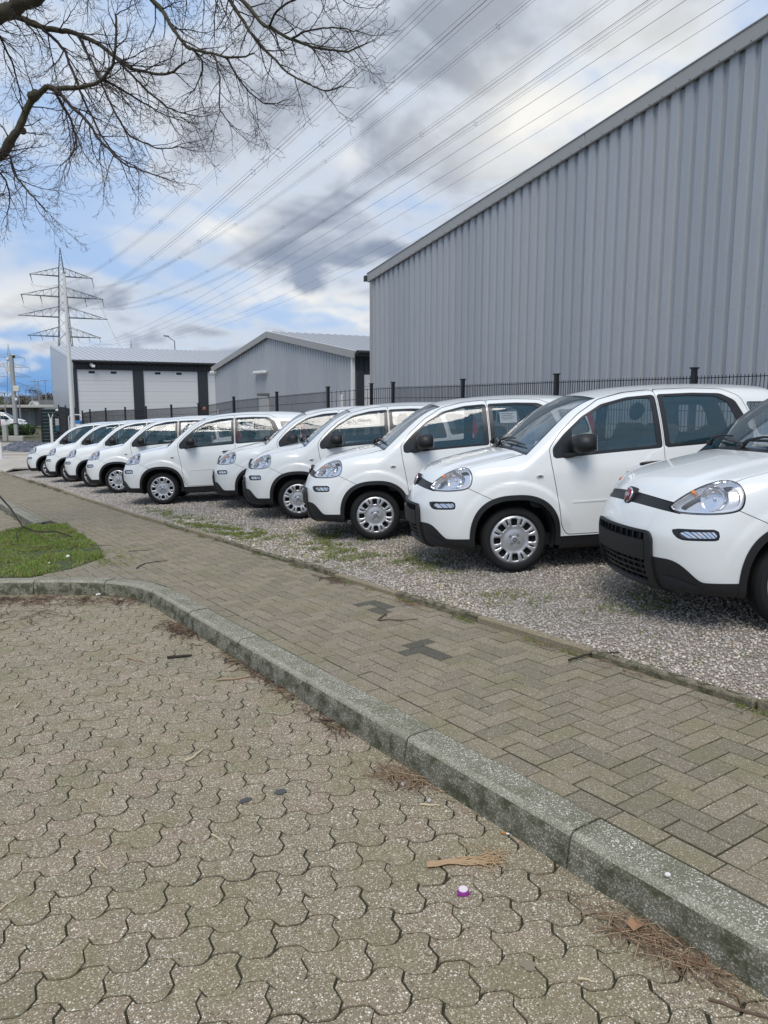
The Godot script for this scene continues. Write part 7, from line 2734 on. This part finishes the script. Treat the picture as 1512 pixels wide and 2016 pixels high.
	# bottle cap, butt, pebble, papers, leaf, stains
	var cap := thing("bottle_cap", "purple rimmed bottle cap lying face up on the bay pavers", "bottle cap", street(1.79, 1.476, ROAD))
	var tilt := Transform3D(Basis(Vector3(1, 0, 0.3).normalized(), 0.10), Vector3(0, 0.004, 0))
	var cm := M.new()
	cm.lathe(PackedVector2Array([Vector2(0.019, 0.0), Vector2(0.0185, 0.012), Vector2(0.0165, 0.015), Vector2(0.0, 0.0145)]), tilt, 28)
	put("rim", cm, mat(Color(0.30, 0.04, 0.28), 0.35), cap)
	cm = M.new()
	cm.lathe(PackedVector2Array([Vector2(0.0158, 0.0148), Vector2(0.0145, 0.0165), Vector2(0.0, 0.0162)]), tilt, 24)
	put("cap_face", cm, mat(Color(0.72, 0.66, 0.66), 0.4), cap)
	for a: float in [0.4, 2.6, 4.4]:
		put("tab", boxed(tilt * Vector3(cos(a) * 0.021, 0.003, sin(a) * 0.021), Vector3(0.008, 0.004, 0.006), 0.001, Basis(Vector3.UP, -a)), mat(Color(0.22, 0.03, 0.26), 0.4), cap)
	var butt := thing("cigarette_end", "cigarette end with orange filter at the foot of the kerb", "cigarette end")
	put("filter", tubed([street(1.985, 1.818, ROAD + 0.005), street(1.968, 1.826, ROAD + 0.005)], 0.004, -1.0, 8), mat(Color(0.50, 0.22, 0.06), 0.8), butt)
	put("paper", tubed([street(1.968, 1.826, ROAD + 0.005), street(1.958, 1.832, ROAD + 0.005)], 0.0039, -1.0, 8), mat(Color(0.70, 0.69, 0.66), 0.8), butt)
	var blob := func(called: String, label: String, cat: String, at: Vector3, size: Vector3, color: Color, seed_: int) -> void:
		var m := M.new()
		m.ball(Vector3.ZERO, size, Basis(Vector3.UP, seed_), 7, 10)
		var n := FastNoiseLite.new()
		n.seed = seed_
		n.frequency = 18.0
		for i in m.v.size():
			m.v[i] *= 1.0 + 0.45 * n.get_noise_3dv(m.v[i] * 2.0)
		var o := put(called, m, mat(color, 0.85))
		o.position = at
		tag(o, label, cat)
	blob.call("pebble", "small white pebble lying on top of the nearest kerb stone", "pebble", street(1.327, 1.90, 0.008), Vector3(0.010, 0.007, 0.008), Color(0.72, 0.71, 0.68), 3)
	blob.call("paper_scrap", "crumpled white paper scrap at the foot of the curved kerb", "paper scrap", street(7.38, 1.575, ROAD + 0.012), Vector3(0.035, 0.010, 0.02), Color(0.78, 0.78, 0.76), 4)
	blob.call("paper_scrap", "crumpled white paper ball on the grass island", "paper scrap", street(8.96, 1.60, 0.03), Vector3(0.026, 0.018, 0.022), Color(0.80, 0.80, 0.78), 5)
	blob.call("paper_scrap", "tiny white scrap on the grass near the paper ball", "paper scrap", street(8.73, 1.364, 0.02), Vector3(0.010, 0.008, 0.010), Color(0.78, 0.78, 0.76), 6)
	blob.call("pebble", "pale grey pebble in front of the reddish stalk heap", "pebble", street(2.34, 1.745, ROAD + 0.006), Vector3(0.012, 0.008, 0.009), Color(0.45, 0.44, 0.43), 7)
	blob.call("pebble", "whitish pebble inside the reddish stalk heap", "pebble", street(2.52, 1.735, ROAD + 0.007), Vector3(0.011, 0.009, 0.009), Color(0.52, 0.5, 0.48), 8)
	# dead leaf
	var leaf := M.new()
	var lo := street(1.335, 1.775, ROAD + 0.028)
	for k in 6:
		var a0 := TAU * k / 6.0
		var a1 := TAU * (k + 1) / 6.0
		leaf.tri(lo, lo + Vector3(cos(a1) * 0.03, 0.012 * sin(a1 * 2.0), sin(a1) * 0.022), lo + Vector3(cos(a0) * 0.03, 0.012 * sin(a0 * 2.0), sin(a0) * 0.022))
	tag(put("dead_leaf", leaf, mat(Color(0.30, 0.17, 0.09), 0.8)), "curled brown dead leaf on the nearest stalk heap", "leaf")
	var spot := func(label: String, c: Vector2, r: Vector2, color: Color, seed_: int, rough: float) -> void:
		var n := FastNoiseLite.new()
		n.seed = seed_
		n.frequency = 0.9
		var m := M.new()
		var mid := street(c.x, c.y, ROAD + 0.004)
		var prev := Vector3.ZERO
		for k in 29:
			var a := TAU * (k % 28) / 28.0
			var w := 1.0 + 0.45 * n.get_noise_2d(cos(a) * 2.0, sin(a) * 2.0)
			var p := street(c.x + cos(a) * r.x * w, c.y + sin(a) * r.y * w, ROAD + 0.004)
			if k > 0:
				if (prev - mid).cross(p - mid).y > 0.0:
					m.tri(mid, prev, p)
				else:
					m.tri(mid, p, prev)
			prev = p
		tag(put("stain", m, mat(color, rough)), label, "stain", "", "")
	spot.call("dark grey oil spot on the pavers, the left one of the pair", Vector2(2.822, 1.144), Vector2(0.020, 0.026), Color(0.075, 0.078, 0.08), 1, 0.9)
	spot.call("dark grey oil spot on the pavers, the right one of the pair", Vector2(2.795, 1.29), Vector2(0.022, 0.026), Color(0.08, 0.083, 0.085), 2, 0.9)
	spot.call("tan smear on a paver below the bottle cap", Vector2(1.421, 1.416), Vector2(0.022, 0.020), Color(0.24, 0.20, 0.14), 3, 0.9)
